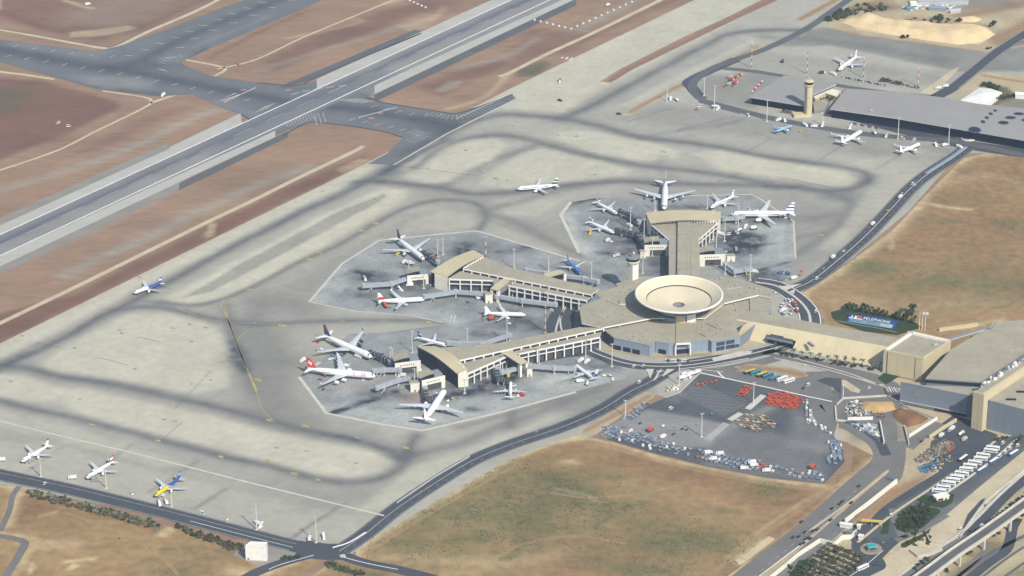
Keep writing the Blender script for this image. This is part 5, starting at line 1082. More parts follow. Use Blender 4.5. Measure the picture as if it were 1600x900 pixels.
H2 = [(1297, 169.5), (1400, 184), (1514, 203.5), (1680, 232), (1680, 180), (1600, 169), (1537, 164), (1480, 153), (1400, 143), (1322, 138)]
hangar_roof(H2, 13, ht); walls("wall", [(1308, 160), (1400, 173.5), (1514, 192.5), (1676, 221), (1676, 182), (1600, 171), (1480, 155), (1400, 145), (1324, 140)], 0, 11.55, soffit_m, ht, 12)
pieces_along(P2(1299, 168.6, 12), P2(1514, 202.6, 12), 18, ht, "door_leaf", front_shade_m, .985, .6, 0, 11.4, -2.); pieces_along(P2(1514, 202.6, 12), P2(1676, 230.6, 12), 12, ht, "door_leaf", front_shade_m, .985, .6, 0, 11.4, -2.)
for t, wd in ((.745, .07),): pieces_along(P2(1299, 168.6, 12), P2(1514, 202.6, 12), 1, ht, "door_leaf", blue_clad_m, 1., .5, 0, 8.5, -3, start=t, end=t + wd)
for x, y, rx, ry in ((1536, 190.5, 2.2, 3.2), (1542, 184, 2.2, 2.8), (1548, 178, 2.2, 2.6), (1555, 173, 2., 2.2), (1568, 192, 5.6, 3.6), (1579, 184, 5.6, 3.2), (1592, 178, 5.6, 3.0), (1523, 203, 6.4, 6.), (1604, 188, 5, 3.5)):
    p = P(x, y, 13); mb = MB()
    mb.lathe([(1, 0), (1.06, .0), (1.06, .35), (1, .35), (.98, .1), (.01, .1)], soffit_m, (0, 0), 24); me = mb.mesh("roof_hole_rim")
    g = MB(); g.lathe([(1., .14), (.01, .14)], glass_m, (0, 0), 24, False); 
    part("roof_hole_rim", me, ht, (p.x, p.y, 13), 0, (rx, ry * 1.4, 1)); part("roof_hole", g.mesh("roof_hole"), ht, (p.x, p.y, 13.02), 0, (rx, ry * 1.4, 1))
p = P(1513, 214, 2); mb = MB(); mb.lathe([(8, 0), (8, 1.2), (.01, 1.2)], cream_m, (p.x, p.y), 24, False); mb.build("entrance_plinth", ht); mb = MB(); mb.box(p.x, p.y + 6, 0, 8, 5, 5, palegreen_m); 
def cyl_tower(label, base, h, r):
    t = thing("control_tower", label, "control tower", P(*base), 0)
    mb = MB(); mb.lathe([(r, 0), (r, h - 9)], stone_m, (0, 0), 20); mb.build("shaft", t)
    mb = MB(); mb.lathe([(r, h - 9), (r * 1.2, h - 7.4), (r * 1.2, h - 6.), (r * 1.0, h - 6.)], stone_m, (0, 0), 20, False); mb.build("gallery", t)
    mb = MB(); mb.lathe([(r * 1.05, h - 6.), (r * 1.16, h - 3.)], glass_m, (0, 0), 12, False); mb.build("cab_glazing", t)
    mb = MB(); mb.lathe([(r * 1.2, h - 3.), (r * 1.2, h - 2.2), (r * .6, h - 1.4), (.01, h - 1.4)], stone_m, (0, 0), 20, False); mb.build("cab_roof", t)
    mb = MB(); mb.bar((0, 0, h - 1.5), (0, 0, h + 2), .5, .5, pole_m); mb.bar((1.2, 0, h - 1.5), (1.2, 0, h + .8), .4, .4, pole_m); mb.build("antenna", t)
    mb = MB(); mb.box(-r * .55, -r * .86, 0, .5, .5, h - 9.2, shade_m); mb.build("shaft_groove", t)
    mb = MB(); mb.box(-7, -1, 0, 18, 9, 3.4, stone_m, .15); mb.build("base_block", t)
    return t
cyl_tower("round tan control tower with dark cab standing between the two grey hangars", (1262, 181), 43, 4.4)
tt = thing("control_tower", "white square control tower with a wide dark cab beside the dish roof", "control tower", P(988, 457), math.radians(42))
mb = MB(); s = 3.9; mb.prism([(-s, -s), (s, -s), (s, s), (-s, s)], 0, 33, cream_m); mb.build("shaft", tt)
mb = MB(); mb.prism([(-s * .85, -s - .15), (s * .85, -s - .15), (s * .85, -s + .1), (-s * .85, -s + .1)], 2, 29, whitep_m); mb.build("shaft_panel", tt)
hexa = lambda r: [(r * math.cos(math.radians(22.5 + 45 * k)), r * math.sin(math.radians(22.5 + 45 * k))) for k in range(8)]
mb = MB(); mb.lathe([(5.0, 30.5), (7.0, 33.4), (7.0, 34.2), (4, 34.2)], cream_m, (0, 0), 8, False, a0=.4); mb.build("gallery", tt)
mb = MB(); mb.lathe([(6.4, 34.2), (7.4, 37.2)], glass_m, (0, 0), 8, False, a0=.4); mb.build("cab_glazing", tt)
mb = MB(); mb.lathe([(7.7, 37.2), (7.7, 37.9), (3.5, 38.4), (3.5, 40), (.01, 40)], soffit_m, (0, 0), 8, False, a0=.4); mb.build("cab_roof", tt)
mb = MB(); mb.bar((0, 0, 40), (0, 0, 43), .4, .4, pole_m); mb.box(1.4, .5, 40, 1.5, 1., 1.3, whitep_m); mb.box(-1.5, -.6, 40, 1.2, 1.2, .9, redpole_m); mb.build("antenna", tt)

# --- small buildings
def small_block(name, label, q, z, m, top, cat="building", group=None, extra=None):
    t = thing(name, label, cat, (0, 0, 0), 0, group)
    mb = MB(); mb.prism(wpts(q, z), 0, z, m, top=top); mb.build("wall", t)
    xy = wpts(q, z); c = np.mean(np.array(xy), 0)
    mb = MB()
    for i in range(len(xy)):
        p, r = np.array(xy[i]), np.array(xy[(i + 1) % len(xy)]); mb.bar((*(p + (c - p) * .03), z + .2), (*(r + (c - r) * .03), z + .2), .5, .8, m)
    mb.build("parapet", t)
    return t
h = small_block("utility_hut", "small white cube hut beside the airport perimeter road", [(383, 853.5), (391, 847), (418, 848), (417, 855.5)], 13, whitep_m, cream_m, "hut")
pieces_along(P2(383, 853.7, 13), P2(417, 855.7, 13), 2, h, "plinth_panel", stone_m, .98, .3, 0, .9, .2); pieces_along(P2(383, 853.7, 13), P2(417, 855.7, 13), 1, h, "door", soffit_m, 1., .3, 0, 2.4, .18, start=.1, end=.18)
small_block("office_block", "low cream office between the tan control tower and the long hangar", [(1268, 149), (1285, 142), (1298, 138), (1314, 142), (1308, 152), (1290, 146), (1274, 156)], 5, stone_m, cream_m)
small_block("office_block", "flat paved-roof annex just right of the tan control tower", [(1270, 160), (1290, 154), (1296, 160), (1290, 172), (1272, 174)], 3, soffit_m, roof_m)
wt = thing("marquee", "large white marquee roof behind the long hangar", "marquee", (0, 0, 0))
q = wpts([(1499, 156), (1537, 164), (1566, 143), (1548, 137), (1530, 136)], 7); mb = MB(); mb.prism(q, 0, 6, cream_m, cap=False); mb.build("wall", wt)
c = np.mean(np.array(q), 0); mb = MB()
for i in range(5): mb.poly([(*q[i], 6), (*q[(i + 1) % 5], 6), (*c, 8.5)] if True else [], whitep_m)
mb.build("roof", wt)
for i, (x, y, sx, sy, hh, mm, lab) in enumerate([(1598, 153, 16, 8, 5, whitep_m, "white shed with red end beside the marquee at the picture edge"), (1470, 3, 60, 26, 6, metal_m, "pale grey industrial shed beyond the sand heap"), (1448, 1, 24, 14, 7, whitep_m, "white plant shed far behind the sand heap"), (1465, 16, 20, 8, 4, blue_clad_m, "small blue-grey shed behind the sand heap"), (1432, 8, 16, 10, 4, cream_m, "small cream shed at the left of the far works"), (1492, 20, 14, 3, 3, metal_m, "long trailer parked on the orange track beyond the sand heap")]):
    p = P(x, y); t = thing("shed", lab, "shed", p, .3 * (i % 3) - .2)
    mb = MB(); mb.box(0, 0, 0, sx, sy, hh, mm); mb.build("wall", t)
    mb = MB(); mb.poly([(-sx / 2 - .4, -sy / 2 - .4, hh), (sx / 2 + .4, -sy / 2 - .4, hh), (sx / 2 + .4, 0, hh + 1.6), (-sx / 2 - .4, 0, hh + 1.6)], mm); mb.poly([(-sx / 2 - .4, 0, hh + 1.6), (sx / 2 + .4, 0, hh + 1.6), (sx / 2 + .4, sy / 2 + .4, hh), (-sx / 2 - .4, sy / 2 + .4, hh)], mm); mb.build("roof", t)
for x, y, s, lab in ((605, 497 + 0, 0, ''),): pass
# free-standing cream service boxes by the gate houses
for x0, x1, y, hgt, lab in ((641, 655, 613, 9, "cream service block in front of the south pier gate house"), (758, 769, 474, 9, "cream service block under the west pier gate bridge"), (823, 831, 589, 8, "slim cream lift block at the foot of the south pier gate bridge"), (1135, 1148, 409, 6, "cream service block right of the north pier gate house"), (1000, 1008, 404, 7, "cream service block left of the north pier gate house")):
    a, b = P(x0, y), P(x1, y); t = thing("service_block", lab, "service block", ((a.x + b.x) / 2, a.y + 3, 0), .12)
    w = b.x - a.x; mb = MB(); mb.box(0, 0, 0, w, 6, hgt - .6, cream_m); mb.build("wall", t); mb = MB(); mb.box(0, 0, hgt - .6, w + .5, 6.5, .7, cream_m, top=roof_m); mb.build("roof", t); mb = MB(); mb.box(0, -3.1, 0, 1.6, .3, 2.6, soffit_m); mb.build("door", t)
# ------------------------------------------------------------------ aircraft
air_white = mat("aircraft_white", (.78, .78, .78), rough=.35, var=.03, scale=.1, fine=.02, spec=.5)
air_grey = mat("aircraft_grey", (.50, .52, .55), rough=.4, var=.06, scale=.2)
wing_m = mat("wing_grey", (.52, .55, .58), rough=.4, var=.08, scale=.15)
fan_m = mat("engine_intake", (.03, .03, .035), rough=.5)
def paint(n, c): return mat(n, c, rough=.35, var=.05, scale=.2, fine=.03, spec=.5)
p_blue = paint("paint_blue", (.03, .075, .33)); p_lblue = paint("paint_sky_blue", (.06, .22, .62)); p_red = paint("paint_red", (.52, .035, .04)); p_navy = paint("paint_navy", (.02, .035, .11))
p_green = paint("paint_green", (.02, .10, .06)); p_black = paint("paint_black", (.03, .03, .04)); p_yellow = paint("paint_yellow", (.62, .52, .03)); p_maroon = paint("paint_maroon", (.22, .04, .06)); p_pale = paint("paint_pale_blue", (.30, .45, .66))
p_orange = paint("paint_orange", (.62, .13, .035))
def airfoil_rows(stations, m, mb):
    rows = []
    for x_le, y, z, c, t in stations:
        rows.append([(x_le, y, z), (x_le - .3 * c, y, z + t * .6), (x_le - .7 * c, y, z + t * .38), (x_le - c, y, z), (x_le - .7 * c, y, z - t * .3), (x_le - .3 * c, y, z - t * .4)])
    mb.grid(rows, m, True, smooth=False); mb.poly(rows[-1], m); mb.poly(rows[0][::-1], m)
def fuselage_profile(L, R):
    pr = []
    for s in (0, .008, .022, .045, .075, .11, .16, .3, .5, .64, .72, .79, .86, .92, .965, 1.0):
        if s < .13: r = R * (1 - (1 - s / .13) ** 2.1) ** .5 if s > 0 else .02 * R
        elif s > .66: r = R * (1 - .93 * ((s - .66) / .34) ** 1.6)
        else: r = R
        dz = -R * .16 * max(0, 1 - s / .11) ** 1.5 + (R * .62 * ((s - .66) / .34) ** 1.5 if s > .66 else 0)
        pr.append((L / 2 - s * L, max(r, .03), dz))
    return pr
def airliner(label, nose, tail, wide, body=None, fin=None, fin_bands=(), rear=None, rear_at=.66, front=None, nacelle=None, belly=None, stripe=None, winglet=None, four=False, hump=False, L=None, t_tail=False, title=None, wing=None, cross=False):
    hz_ = 5.4 if wide else 3.7
    n = P(*nose, hz_); t = P(*tail, hz_ + .6); d = n - t; d.z = 0
    LL = L or d.length; c = (n + t) / 2; a = math.atan2(d.y, d.x)
    root = thing("airliner", label, "airliner", (c.x, c.y, G), a, "airliners on the stands")
    R = LL * (.0475 if wide else .052)
    bw = body or air_white; bg = belly or air_grey
    mb = MB(); NS = 18; pr = fuselage_profile(LL, R)
    for i in range(len(pr) - 1):
        s = (LL / 2 - pr[i][0]) / LL
        mm = rear if (rear and s >= rear_at) else (front if (front and s < .3) else bw)
        r0 = [[(x, r * math.sin(2 * math.pi * k / NS), hz_ + dz - r * math.cos(2 * math.pi * k / NS)) for k in range(NS + 1)] for x, r, dz in (pr[i], pr[i + 1])]
        for k in range(NS):
            lower = k < 3 or k >= NS - 3
            mb.poly([r0[0][k], r0[1][k], r0[1][k + 1], r0[0][k + 1]], (bg if lower and mm is bw else mm), True)
    bm = bmesh.new(); me = mb.mesh("fuselage"); bm.from_mesh(me); bmesh.ops.remove_doubles(bm, verts=bm.verts, dist=.002); bmesh.ops.recalc_face_normals(bm, faces=bm.faces); bm.to_mesh(me); bm.free()
    fus = part("fuselage", me, root)
    # cabin windows: a thin dark band a little proud of each side; cockpit glazing
    for sg in (1, -1):
        mb = MB(); y = R * .985
        x0, x1 = LL * .37, -LL * .27
        mb.poly([(x0, sg * y, hz_ + .22), (x1, sg * y, hz_ + .22), (x1, sg * (y - .01), hz_ + .22 + (.42 if not stripe else .8)), (x0, sg * (y - .01), hz_ + .22 + (.42 if not stripe else .8))][::-sg], stripe or soffit_m)
        mb.build("window_band", fus)
    mb = MB(); xs_ = [(LL / 2 - LL * .030, .66, .10), (LL / 2 - LL * .052, .86, .36)]
    row0 = []; row1 = []
    for k in range(7):
        th = math.radians(-62 + 124 * k / 6)
        for (x, rf, up), row in zip(xs_, (row0, row1)):
            row.append((x + .1, R * rf * 1.03 * math.sin(th), hz_ + R * (up - .08) + R * rf * .62 * math.cos(th)))
    mb.grid([row0, row1], glass_m, smooth=False, flip=True); mb.build("cockpit_window", fus)
    if hump:
        mb = MB(); rows = []
        for s in (.03, .06, .10, .16, .22, .27, .32):
            k_ = math.sin(math.pi * min(1, (s - .02) / .28) ** .7) if s < .31 else .02
            rr = R * .78 * (.5 + .5 * k_); zc_ = hz_ + R * .42 * k_ - (0 if s > .04 else R * .3)
            rows.append([(LL / 2 - s * LL, rr * math.sin(2 * math.pi * q / 14), zc_ + rr * .95 * math.cos(2 * math.pi * q / 14)) for q in range(14)])
        mb.grid(rows, bw, True); mb.build("upper_deck", root)
    if title:
        cu = bpy.data.curves.new("title", 'FONT'); cu.body = title[0]; cu.size = R * 1.5; cu.extrude = .02; cu.align_x = 'CENTER'; cu.align_y = 'CENTER'
        to = bpy.data.objects.new("tmp", cu); me = bpy.data.meshes.new_from_object(to); bpy.data.objects.remove(to); bpy.data.curves.remove(cu)
        me.materials.clear(); me.materials.append(title[1])
        sgn = title[2]
        for v in me.vertices:
            x, y, z = v.co; yy = math.sqrt(max(.01, R * R - (y * .9 + R * .35) ** 2)) + .06 + z
            v.co = ((-x if sgn > 0 else x) + LL * .27, sgn * yy, hz_ + y * .9 + R * .35)
        part("lettering", me, fus)
    semi = LL * (.475 if wide else .458); ref = LL
    wm = wing or wing_m
    ys = (R * .7, semi * .36, semi)
    for sg in (1, -1):
        mb = MB(); z0 = hz_ - R * .52
        st = [(ref * .115, 0, z0, ref * .195, ref * .020), (ref * .095, ys[0], z0, ref * .175, ref * .018), (ref * .015, ys[1], z0 + semi * .045, ref * .108, ref * .011), (-ref * .148, semi, z0 + semi * .115, ref * .032, ref * .003)]
        airfoil_rows([(x, sg * y, z, c_, t_) for x, y, z, c_, t_ in st], wm, mb); w_ = mb.build("wing", root)
        if winglet:
            mb = MB(); tip = st[-1]
            airfoil_rows([(tip[0], sg * semi, tip[2], ref * .03, .2), (tip[0] - ref * .03, sg * (semi + .5), tip[2] + ref * .038, ref * .014, .12)], winglet, mb); mb.build("winglet", w_)
        for fr in (.3, .52, .72):
            mb = MB(); y = semi * fr; k_ = (y - ys[1]) / (semi - ys[1]) if y > ys[1] else 0
            xt = (st[2][0] - st[2][3]) + ((st[3][0] - st[3][3]) - (st[2][0] - st[2][3])) * max(0, k_); zt_ = z0 + y * .11
            mb.bar((xt + ref * .035, sg * y, zt_ - .45), (xt - ref * .012, sg * y, zt_ - .35), .5, .7, air_grey); mb.build("flap_fairing", w_)
        for ey, k_ in (((.34, 1.), (.58, .94)) if four else ((.335, 1.),)):
            y = semi * ey; er = ref * (.0275 if (wide and not four) else .019 if four else .024); el = ref * (.095 if not four else .075) * k_
            ex = ref * (.115 - .0 if ey < .4 else .035) + (0 if not four else 0); ez = z0 + y * .1 - er * 1.05
            eo = MB(); eo.lathe([(er * .78, ex), (er * .96, ex - .02 * el), (er, ex - .25 * el), (er * .95, ex - .6 * el), (er * .62, ex - .92 * el), (er * .36, ex - el), (.01, ex - el)], nacelle or air_white, (sg * y, ez), 16, axis='x')
            e = eo.build("engine", root)
            fo = MB(); fo.lathe([(er * .80, ex + .01), (.01, ex - .06 * el)], fan_m, (sg * y, ez), 16, False, axis='x'); fo.build("intake", e)
            po = MB(); po.bar((ex - .35 * el, sg * y, ez + er * .8), (ex - .8 * el, sg * y, ez + er * 1.3), .5, .9, nacelle or air_white); po.build("pylon", e)
        # tailplane
        mb = MB(); zt_ = hz_ + R * (.45 if not t_tail else 0) + (LL * .135 if t_tail else 0); xo = -LL * .405 if not t_tail else -LL * .475
        airfoil_rows([(xo, sg * R * .25, zt_, LL * .095, LL * .008), (xo - LL * .075, sg * LL * .165, zt_ + LL * .012, LL * .036, LL * .003)], bw if wide or not body else wm, mb); mb.build("tailplane", root)
    # fin, built in bands so that its colours sit on separate pieces
    fm = fin or bw; zb = hz_ + R * .75; fh = LL * (.155 if wide else .165)
    xa, ca, xb, cb = -LL * .350, LL * .140, -LL * .462, LL * .055
    def finband(f0, f1, m, name, th, par):
        rows = []
        for f in (f0, f1):
            xl = xa + (xb - xa) * f; c_ = ca + (cb - ca) * f; z = zb + fh * f; t_ = (LL * .008 * (1 - .6 * f)) * th
            rows.append([(xl, 0, z), (xl - c_ * .3, t_, z), (xl - c_, 0, z), (xl - c_ * .3, -t_, z)])
        mb = MB(); mb.grid(rows, m, True, smooth=False); mb.poly(rows[-1][::-1], m); mb.poly(rows[0], m); return mb.build(name, par)
    f_ = finband(-.12, 1., fm, "tail_fin", 1., root)
    for f0, f1, m in fin_bands: finband(f0, f1, m, "fin_stripe", 1.12, f_)
    if cross:
        for f0, f1, ka, kb in ((.3, .74, .40, .60), (.44, .60, .22, .80)):
            mb = MB(); q = []
            for f in (f0, f1):
                xl = xa + (xb - xa) * f; c_ = ca + (cb - ca) * f; q.append((xl - c_ * ka, xl - c_ * kb, zb + fh * f))
            for sy in (1, -1):
                y = sy * LL * .0085; p_ = [(q[0][0], y, q[0][2]), (q[0][1], y, q[0][2]), (q[1][1], y, q[1][2]), (q[1][0], y, q[1][2])]
                mb.poly(p_ if sy > 0 else p_[::-1], air_white)
            mb.build("fin_cross", f_)
    # gear
    for gx, gy, gr in ((LL * .40, 0, .5), (-LL * .015, LL * .075, .62), (-LL * .015, -LL * .075, .62)):
        mb = MB(); mb.bar((gx, gy, .4), (gx, gy, hz_ - R * .55), .35, .35, air_grey)
        for dx in ((-.8, .8) if wide and gx < LL * .3 else (0,)):
            for sy in (-.45, .45):
                rows = []
                for q in range(11):
                    t_ = 2 * math.pi * q / 10; rows.append([(gx + dx + gr * math.cos(t_), gy + sy - .2, gr + gr * math.sin(t_)), (gx + dx + gr * math.cos(t_), gy + sy + .2, gr + gr * math.sin(t_))])
                mb.grid(rows, rubber_m, smooth=False); mb.poly([r[0] for r in rows[:-1]], rubber_m); mb.poly([r[1] for r in rows[:-1]][::-1], rubber_m)
        mb.build("landing_gear", root)
    return root
NB = 37.5
airliner("white jet with deep blue tail and rear body taxiing alone on the parallel taxiway", (210, 457.5), (252, 442.5), False, rear=p_blue, rear_at=.5, fin=p_blue, L=32, fin_bands=[(.45, .72, air_white)])
airliner("white jet with a dark green tail and green window stripe taxiing beyond the stands", (807, 295), (872, 289.5), False, fin=air_white, fin_bands=[(-.1, .35, p_green), (.5, .78, p_green)], stripe=p_green, L=42)
airliner("large white jet with an almost black tail fin at the west pier's outer end", (661, 404), (622, 373.5), True, fin=p_black, L=55, winglet=air_white)
airliner("white jet with red lower tail and pale blue engines at the west pier", (664, 467.5), (591, 471), False, fin=air_white, fin_bands=[(-.1, .42, p_red)], nacelle=p_pale, winglet=air_white, L=44)
airliner("plain white jet with a white tail below the west pier's gate bridge", (822, 492), (757, 489.5), False, winglet=air_white, L=38)
airliner("four-engined white jet with a navy and red tail beside the red-tailed airliner", (580, 557.5), (507, 525), True, fin=p_navy, fin_bands=[(.42, .88, p_maroon)], nacelle=p_navy, winglet=p_navy, four=True, hump=True, L=62)
airliner("smaller white jet with a dark navy tail behind the south pier's arched end", (699, 540.5), (652, 527), False, fin=p_navy, fin_bands=[(.5, .62, air_white)], nacelle=p_navy, L=32)
airliner("large white jet with a bright red tail and white cross, pale red lettering", (587, 587.5), (480, 577), True, fin=p_red, cross=True, four=True, L=63, winglet=air_white, title=("SWISS", p_red, -1))
airliner("large all white jet parked nose in below the south pier, tail towards the viewer", (695, 610), (663, 657), True, L=62)
airliner("small white jet parked nose in with its tail straight towards the viewer", (798, 597), (797, 621.5), False, L=32, winglet=air_white, fin=air_white, fin_bands=[(.3, .7, p_pale)])
airliner("small pale jet angled away at the end of the right-hand south bridge", (899, 571), (929, 592), False, L=34, body=air_white, fin=p_pale)
airliner("all sky blue jet with a blue body behind the west pier", (907, 427), (886, 405.5), False, body=p_lblue, fin=p_lblue, belly=p_lblue, nacelle=air_grey, L=32)
airliner("upper of two white jets side by side left of the north pier", (964, 334), (931, 315.5), False, L=34, fin=air_white, fin_bands=[(.25, .5, p_pale)])
airliner("lower of two white jets side by side left of the north pier", (960, 364), (920, 346.5), False, L=35, fin=air_white, fin_bands=[(.2, .45, p_blue)], winglet=air_white)
airliner("four-engined white jumbo jet with an upper deck, nose to the north pier's end", (1037.5, 327), (1040, 284), True, L=66, four=True, hump=True, fin=air_white, fin_bands=[(.3, .42, p_blue)])
airliner("white jet with a blue-striped tail right behind the north pier's arched roof", (1109, 325), (1148, 306), False, L=37, fin=air_white, fin_bands=[(.3, .4, p_blue), (.68, .78, p_blue)], stripe=p_navy, winglet=air_white)
airliner("large white jet with blue stripes on body and tail, right of the north pier", (1142, 334.5), (1240, 333), True, L=63, fin=air_white, fin_bands=[(.0, .13, p_blue), (.36, .50, p_navy), (.72, .82, p_blue)], stripe=p_navy)
airliner("leftmost of the three jets on the near apron, white with a dark tail tip", (34, 721), (76, 696), False, L=34, fin=air_white, fin_bands=[(.78, 1.0, p_navy)])
airliner("white jet with a red and white tail, middle of three on the near apron", (135, 747), (177, 721), False, L=34, fin=air_white, fin_bands=[(.66, 1., p_red), (.0, .3, p_maroon)])
airliner("bright jet with a yellow nose and deep blue rear on the near apron", (242, 775), (282, 747), False, L=35, body=p_yellow, belly=p_blue, rear=p_blue, rear_at=.44, fin=p_blue, fin_bands=[(.5, .8, p_pale)])
airliner("white jet with a navy stripe parked behind the tan control tower and hangars", (1309, 110), (1340, 88), False, L=45, fin=air_white, fin_bands=[(.3, .5, p_pale)], stripe=p_navy)
airliner("tiny light blue jet with yellow nose gear truck in front of the hangars", (1238, 196), (1212, 205.5), False, L=25, body=p_pale, belly=p_pale, fin=p_lblue, wing=p_pale)
airliner("middle white jet of the apron in front of the long hangar", (1347, 204.5), (1314, 224), False, L=43, winglet=air_white, belly=air_white)
airliner("right-hand white jet of the hangar apron, nearest the perimeter road", (1437, 225), (1407, 237.5), False, L=34, winglet=air_white, fin=air_white)

# ------------------------------------------------------------------ jet bridges
def jet_bridge(label, pts, z=4.6, w=3.6, h=3.1, dark=False, stairs=True):
    q = [P(x, y, z + 1.5) for x, y in pts]
    t = thing("jet_bridge", label, "jet bridge", (q[0].x, q[0].y, 0), 0, "jet bridges")
    o = Vector((q[0].x, q[0].y, 0)); q = [v - o for v in q]
    for v in q: v.z = z + h / 2
    m = bridge_d_m if dark else bridge_m
    for i, (a, b) in enumerate(zip(q[:-1], q[1:])):
        mb = MB(); k = .25 * (i % 2); mb.bar(a, b, w + k, h + k, m); tn = mb.build("tunnel", t)
        d = (b - a)
        for s in (.2, .5, .8): mb = MB(); c = a + d * s; mb.bar(c - d.normalized() * .15, c + d.normalized() * .15, w + .5, h + .5, bridge_m if dark else metal_m); mb.build("tunnel_rib", tn)
        mb = MB(); mb.bar(a - Vector((0, 0, h / 2 + .3)), b - Vector((0, 0, h / 2 + .3)), w * .6, .5, bridge_d_m); mb.build("undercarriage_beam", tn)
    for i, v in enumerate(q):
        mb = MB(); r = 2.6 if 0 < i < len(q) - 1 or i == 0 else 2.3
        mb.lathe([(r, z - .2), (r, z + h + .3), (r * .9, z + h + .6), (.01, z + h + .7)], m if i else bridge_m, (v.x, v.y), 14, False); mb.build("rotunda" if i < len(q) - 1 else "cab", t)
        if i == 0 or 0 < i < len(q) - 1:
            mb = MB(); mb.lathe([(.7, 0), (.7, z)], pole_m, (v.x, v.y), 10); mb.build("column", t)
    a, b = q[-2], q[-1]; c = a.lerp(b, .72); n = (b - a).normalized(); sd = Vector((-n.y, n.x, 0))
    for sg in (1, -1):
        mb = MB(); p = c + sd * sg * 1.7; mb.bar((p.x, p.y, .5), (p.x, p.y, z - .2), .5, .5, pole_m); mb.box(p.x, p.y, 0, 1.2, .5, 1.1, rubber_m, math.atan2(n.y, n.x)); mb.build("drive_leg", t)
    if stairs:
        mb = MB(); p = q[-1] - n * 2.5 + sd * 2.6; mb.bar(p + Vector((0, 0, 0)) - Vector((0, 0, p.z - .2)), p + n * -5 - Vector((0, 0, p.z - z - .4)), 1.1, .35, metal_m); mb.build("service_stairs", t)
    return t
JB = [("bent jet bridge with a pale far end left of the west pier gate house", [(643, 433), (612, 443.5), (568, 446.5)], False),
      ("dark jet bridge reaching the big black-tailed jet at the west pier", [(684, 409), (672, 400), (663, 395)], True),
      ("long straight pale jet bridge reaching the red and white tailed jet", [(758, 459.5), (712, 456), (664, 463.5)], False),
      ("long jet bridge running right along the west pier's ground side", [(776, 463), (816, 470), (868, 476)], False),
      ("jet bridge in front of the sky blue jet behind the west pier", [(881, 431), (912, 435), (934, 440)], False),
      ("unused jet bridge behind the west pier with a tall upright end", [(852, 427), (822, 422)], False),
      ("dark jet bridge reaching the big jet with navy and red tail", [(611, 566), (596, 557), (579, 551)], True),
      ("pale jet bridge behind the nose of the red-tailed jet", [(624, 578), (600, 578), (584, 579.5)], False),
      ("unused jet bridge below the red-tailed jet, folded against its gate house", [(640, 591), (622, 594), (589, 606)], False),
      ("dark bent jet bridge reaching the all white jet below the south pier", [(664, 608), (668, 624), (682, 621)], True),
      ("long jet bridge behind the south pier joined to the small navy-tailed jet", [(796, 524), (752, 538), (700, 536)], False),
      ("jet bridge left of the gate bridge on the south pier's near side", [(811, 575), (784, 582)], False),
      ("long straight jet bridge reaching the small pale jet right of the south pier", [(827, 572), (866, 575), (897, 576)], False),
      ("dark bent jet bridge reaching the small white jet below the south pier", [(776, 577), (778, 592), (792, 594)], True),
      ("dark jet bridge to the upper of the twin jets left of the north pier", [(999, 347), (984, 336), (969, 330)], True),
      ("bent dark jet bridge to the lower of the twin jets left of the north pier", [(1007, 383), (996, 367), (964, 360)], True),
      ("pale jet bridge reaching the big blue-striped jet right of the north pier", [(1130, 342), (1150, 341), (1161, 338)], False),
      ("unused jet bridge right of the right-hand north gate house", [(1133, 413), (1148, 424), (1172, 420)], False)]
for lab, pts, dk in JB: jet_bridge(lab, pts, dark=dk)

# ------------------------------------------------------------------ light masts
mast_me = {}
def mast_mesh(h, banded):
    k = (round(h), banded)
    if k in mast_me: return mast_me[k]
    out = []
    h = k[0]
    if banded:
        n = max(5, int(h / 4))
        for i in range(n):
            a = MB(); a.lathe([(.62 - .2 * i / n, h * i / n), (.62 - .2 * (i + 1) / n, h * (i + 1) / n)], pole_m if i % 2 else redpole_m, (0, 0), 8); out.append(("white_band", a.mesh("white_band")) if i % 2 else ("red_band", a.mesh("red_band")))
    else:
        a = MB(); a.lathe([(.55, 0), (.34, h)], pole_m, (0, 0), 8); out.append(("pole", a.mesh("pole")))
    b = MB(); b.box(0, 0, h - .6, 3.6, .7, .3, metal_m); out.append(("lamp_frame", b.mesh("lamp_frame")))
    c = MB()
    for i in range(4): c.box(-1.35 + .9 * i, -.3, h - .3, .55, .5, .6, pole_m)
    out.append(("lamp", c.mesh("lamp")))
    d = MB(); d.box(0, 0, -.1, 2.6, 2.6, .6, kerb_m); out.append(("footing", d.mesh("footing")))
    mast_me[k] = out; return out
def light_mast(label, base, top, banded=False):
    p = P(*base); sc = (Vector((p.x, p.y, 0)) - cam.location).length / FPX
    h = max(9, (base[1] - top[1]) * sc / math.cos(math.asin(CAM_H / (p - cam.location).length)))
    t = thing("light_mast", label, "light mast", (p.x, p.y, .1), random.uniform(-.3, .3), "apron light masts")
    for nme, me in mast_mesh(h, banded): part(nme, me, t)
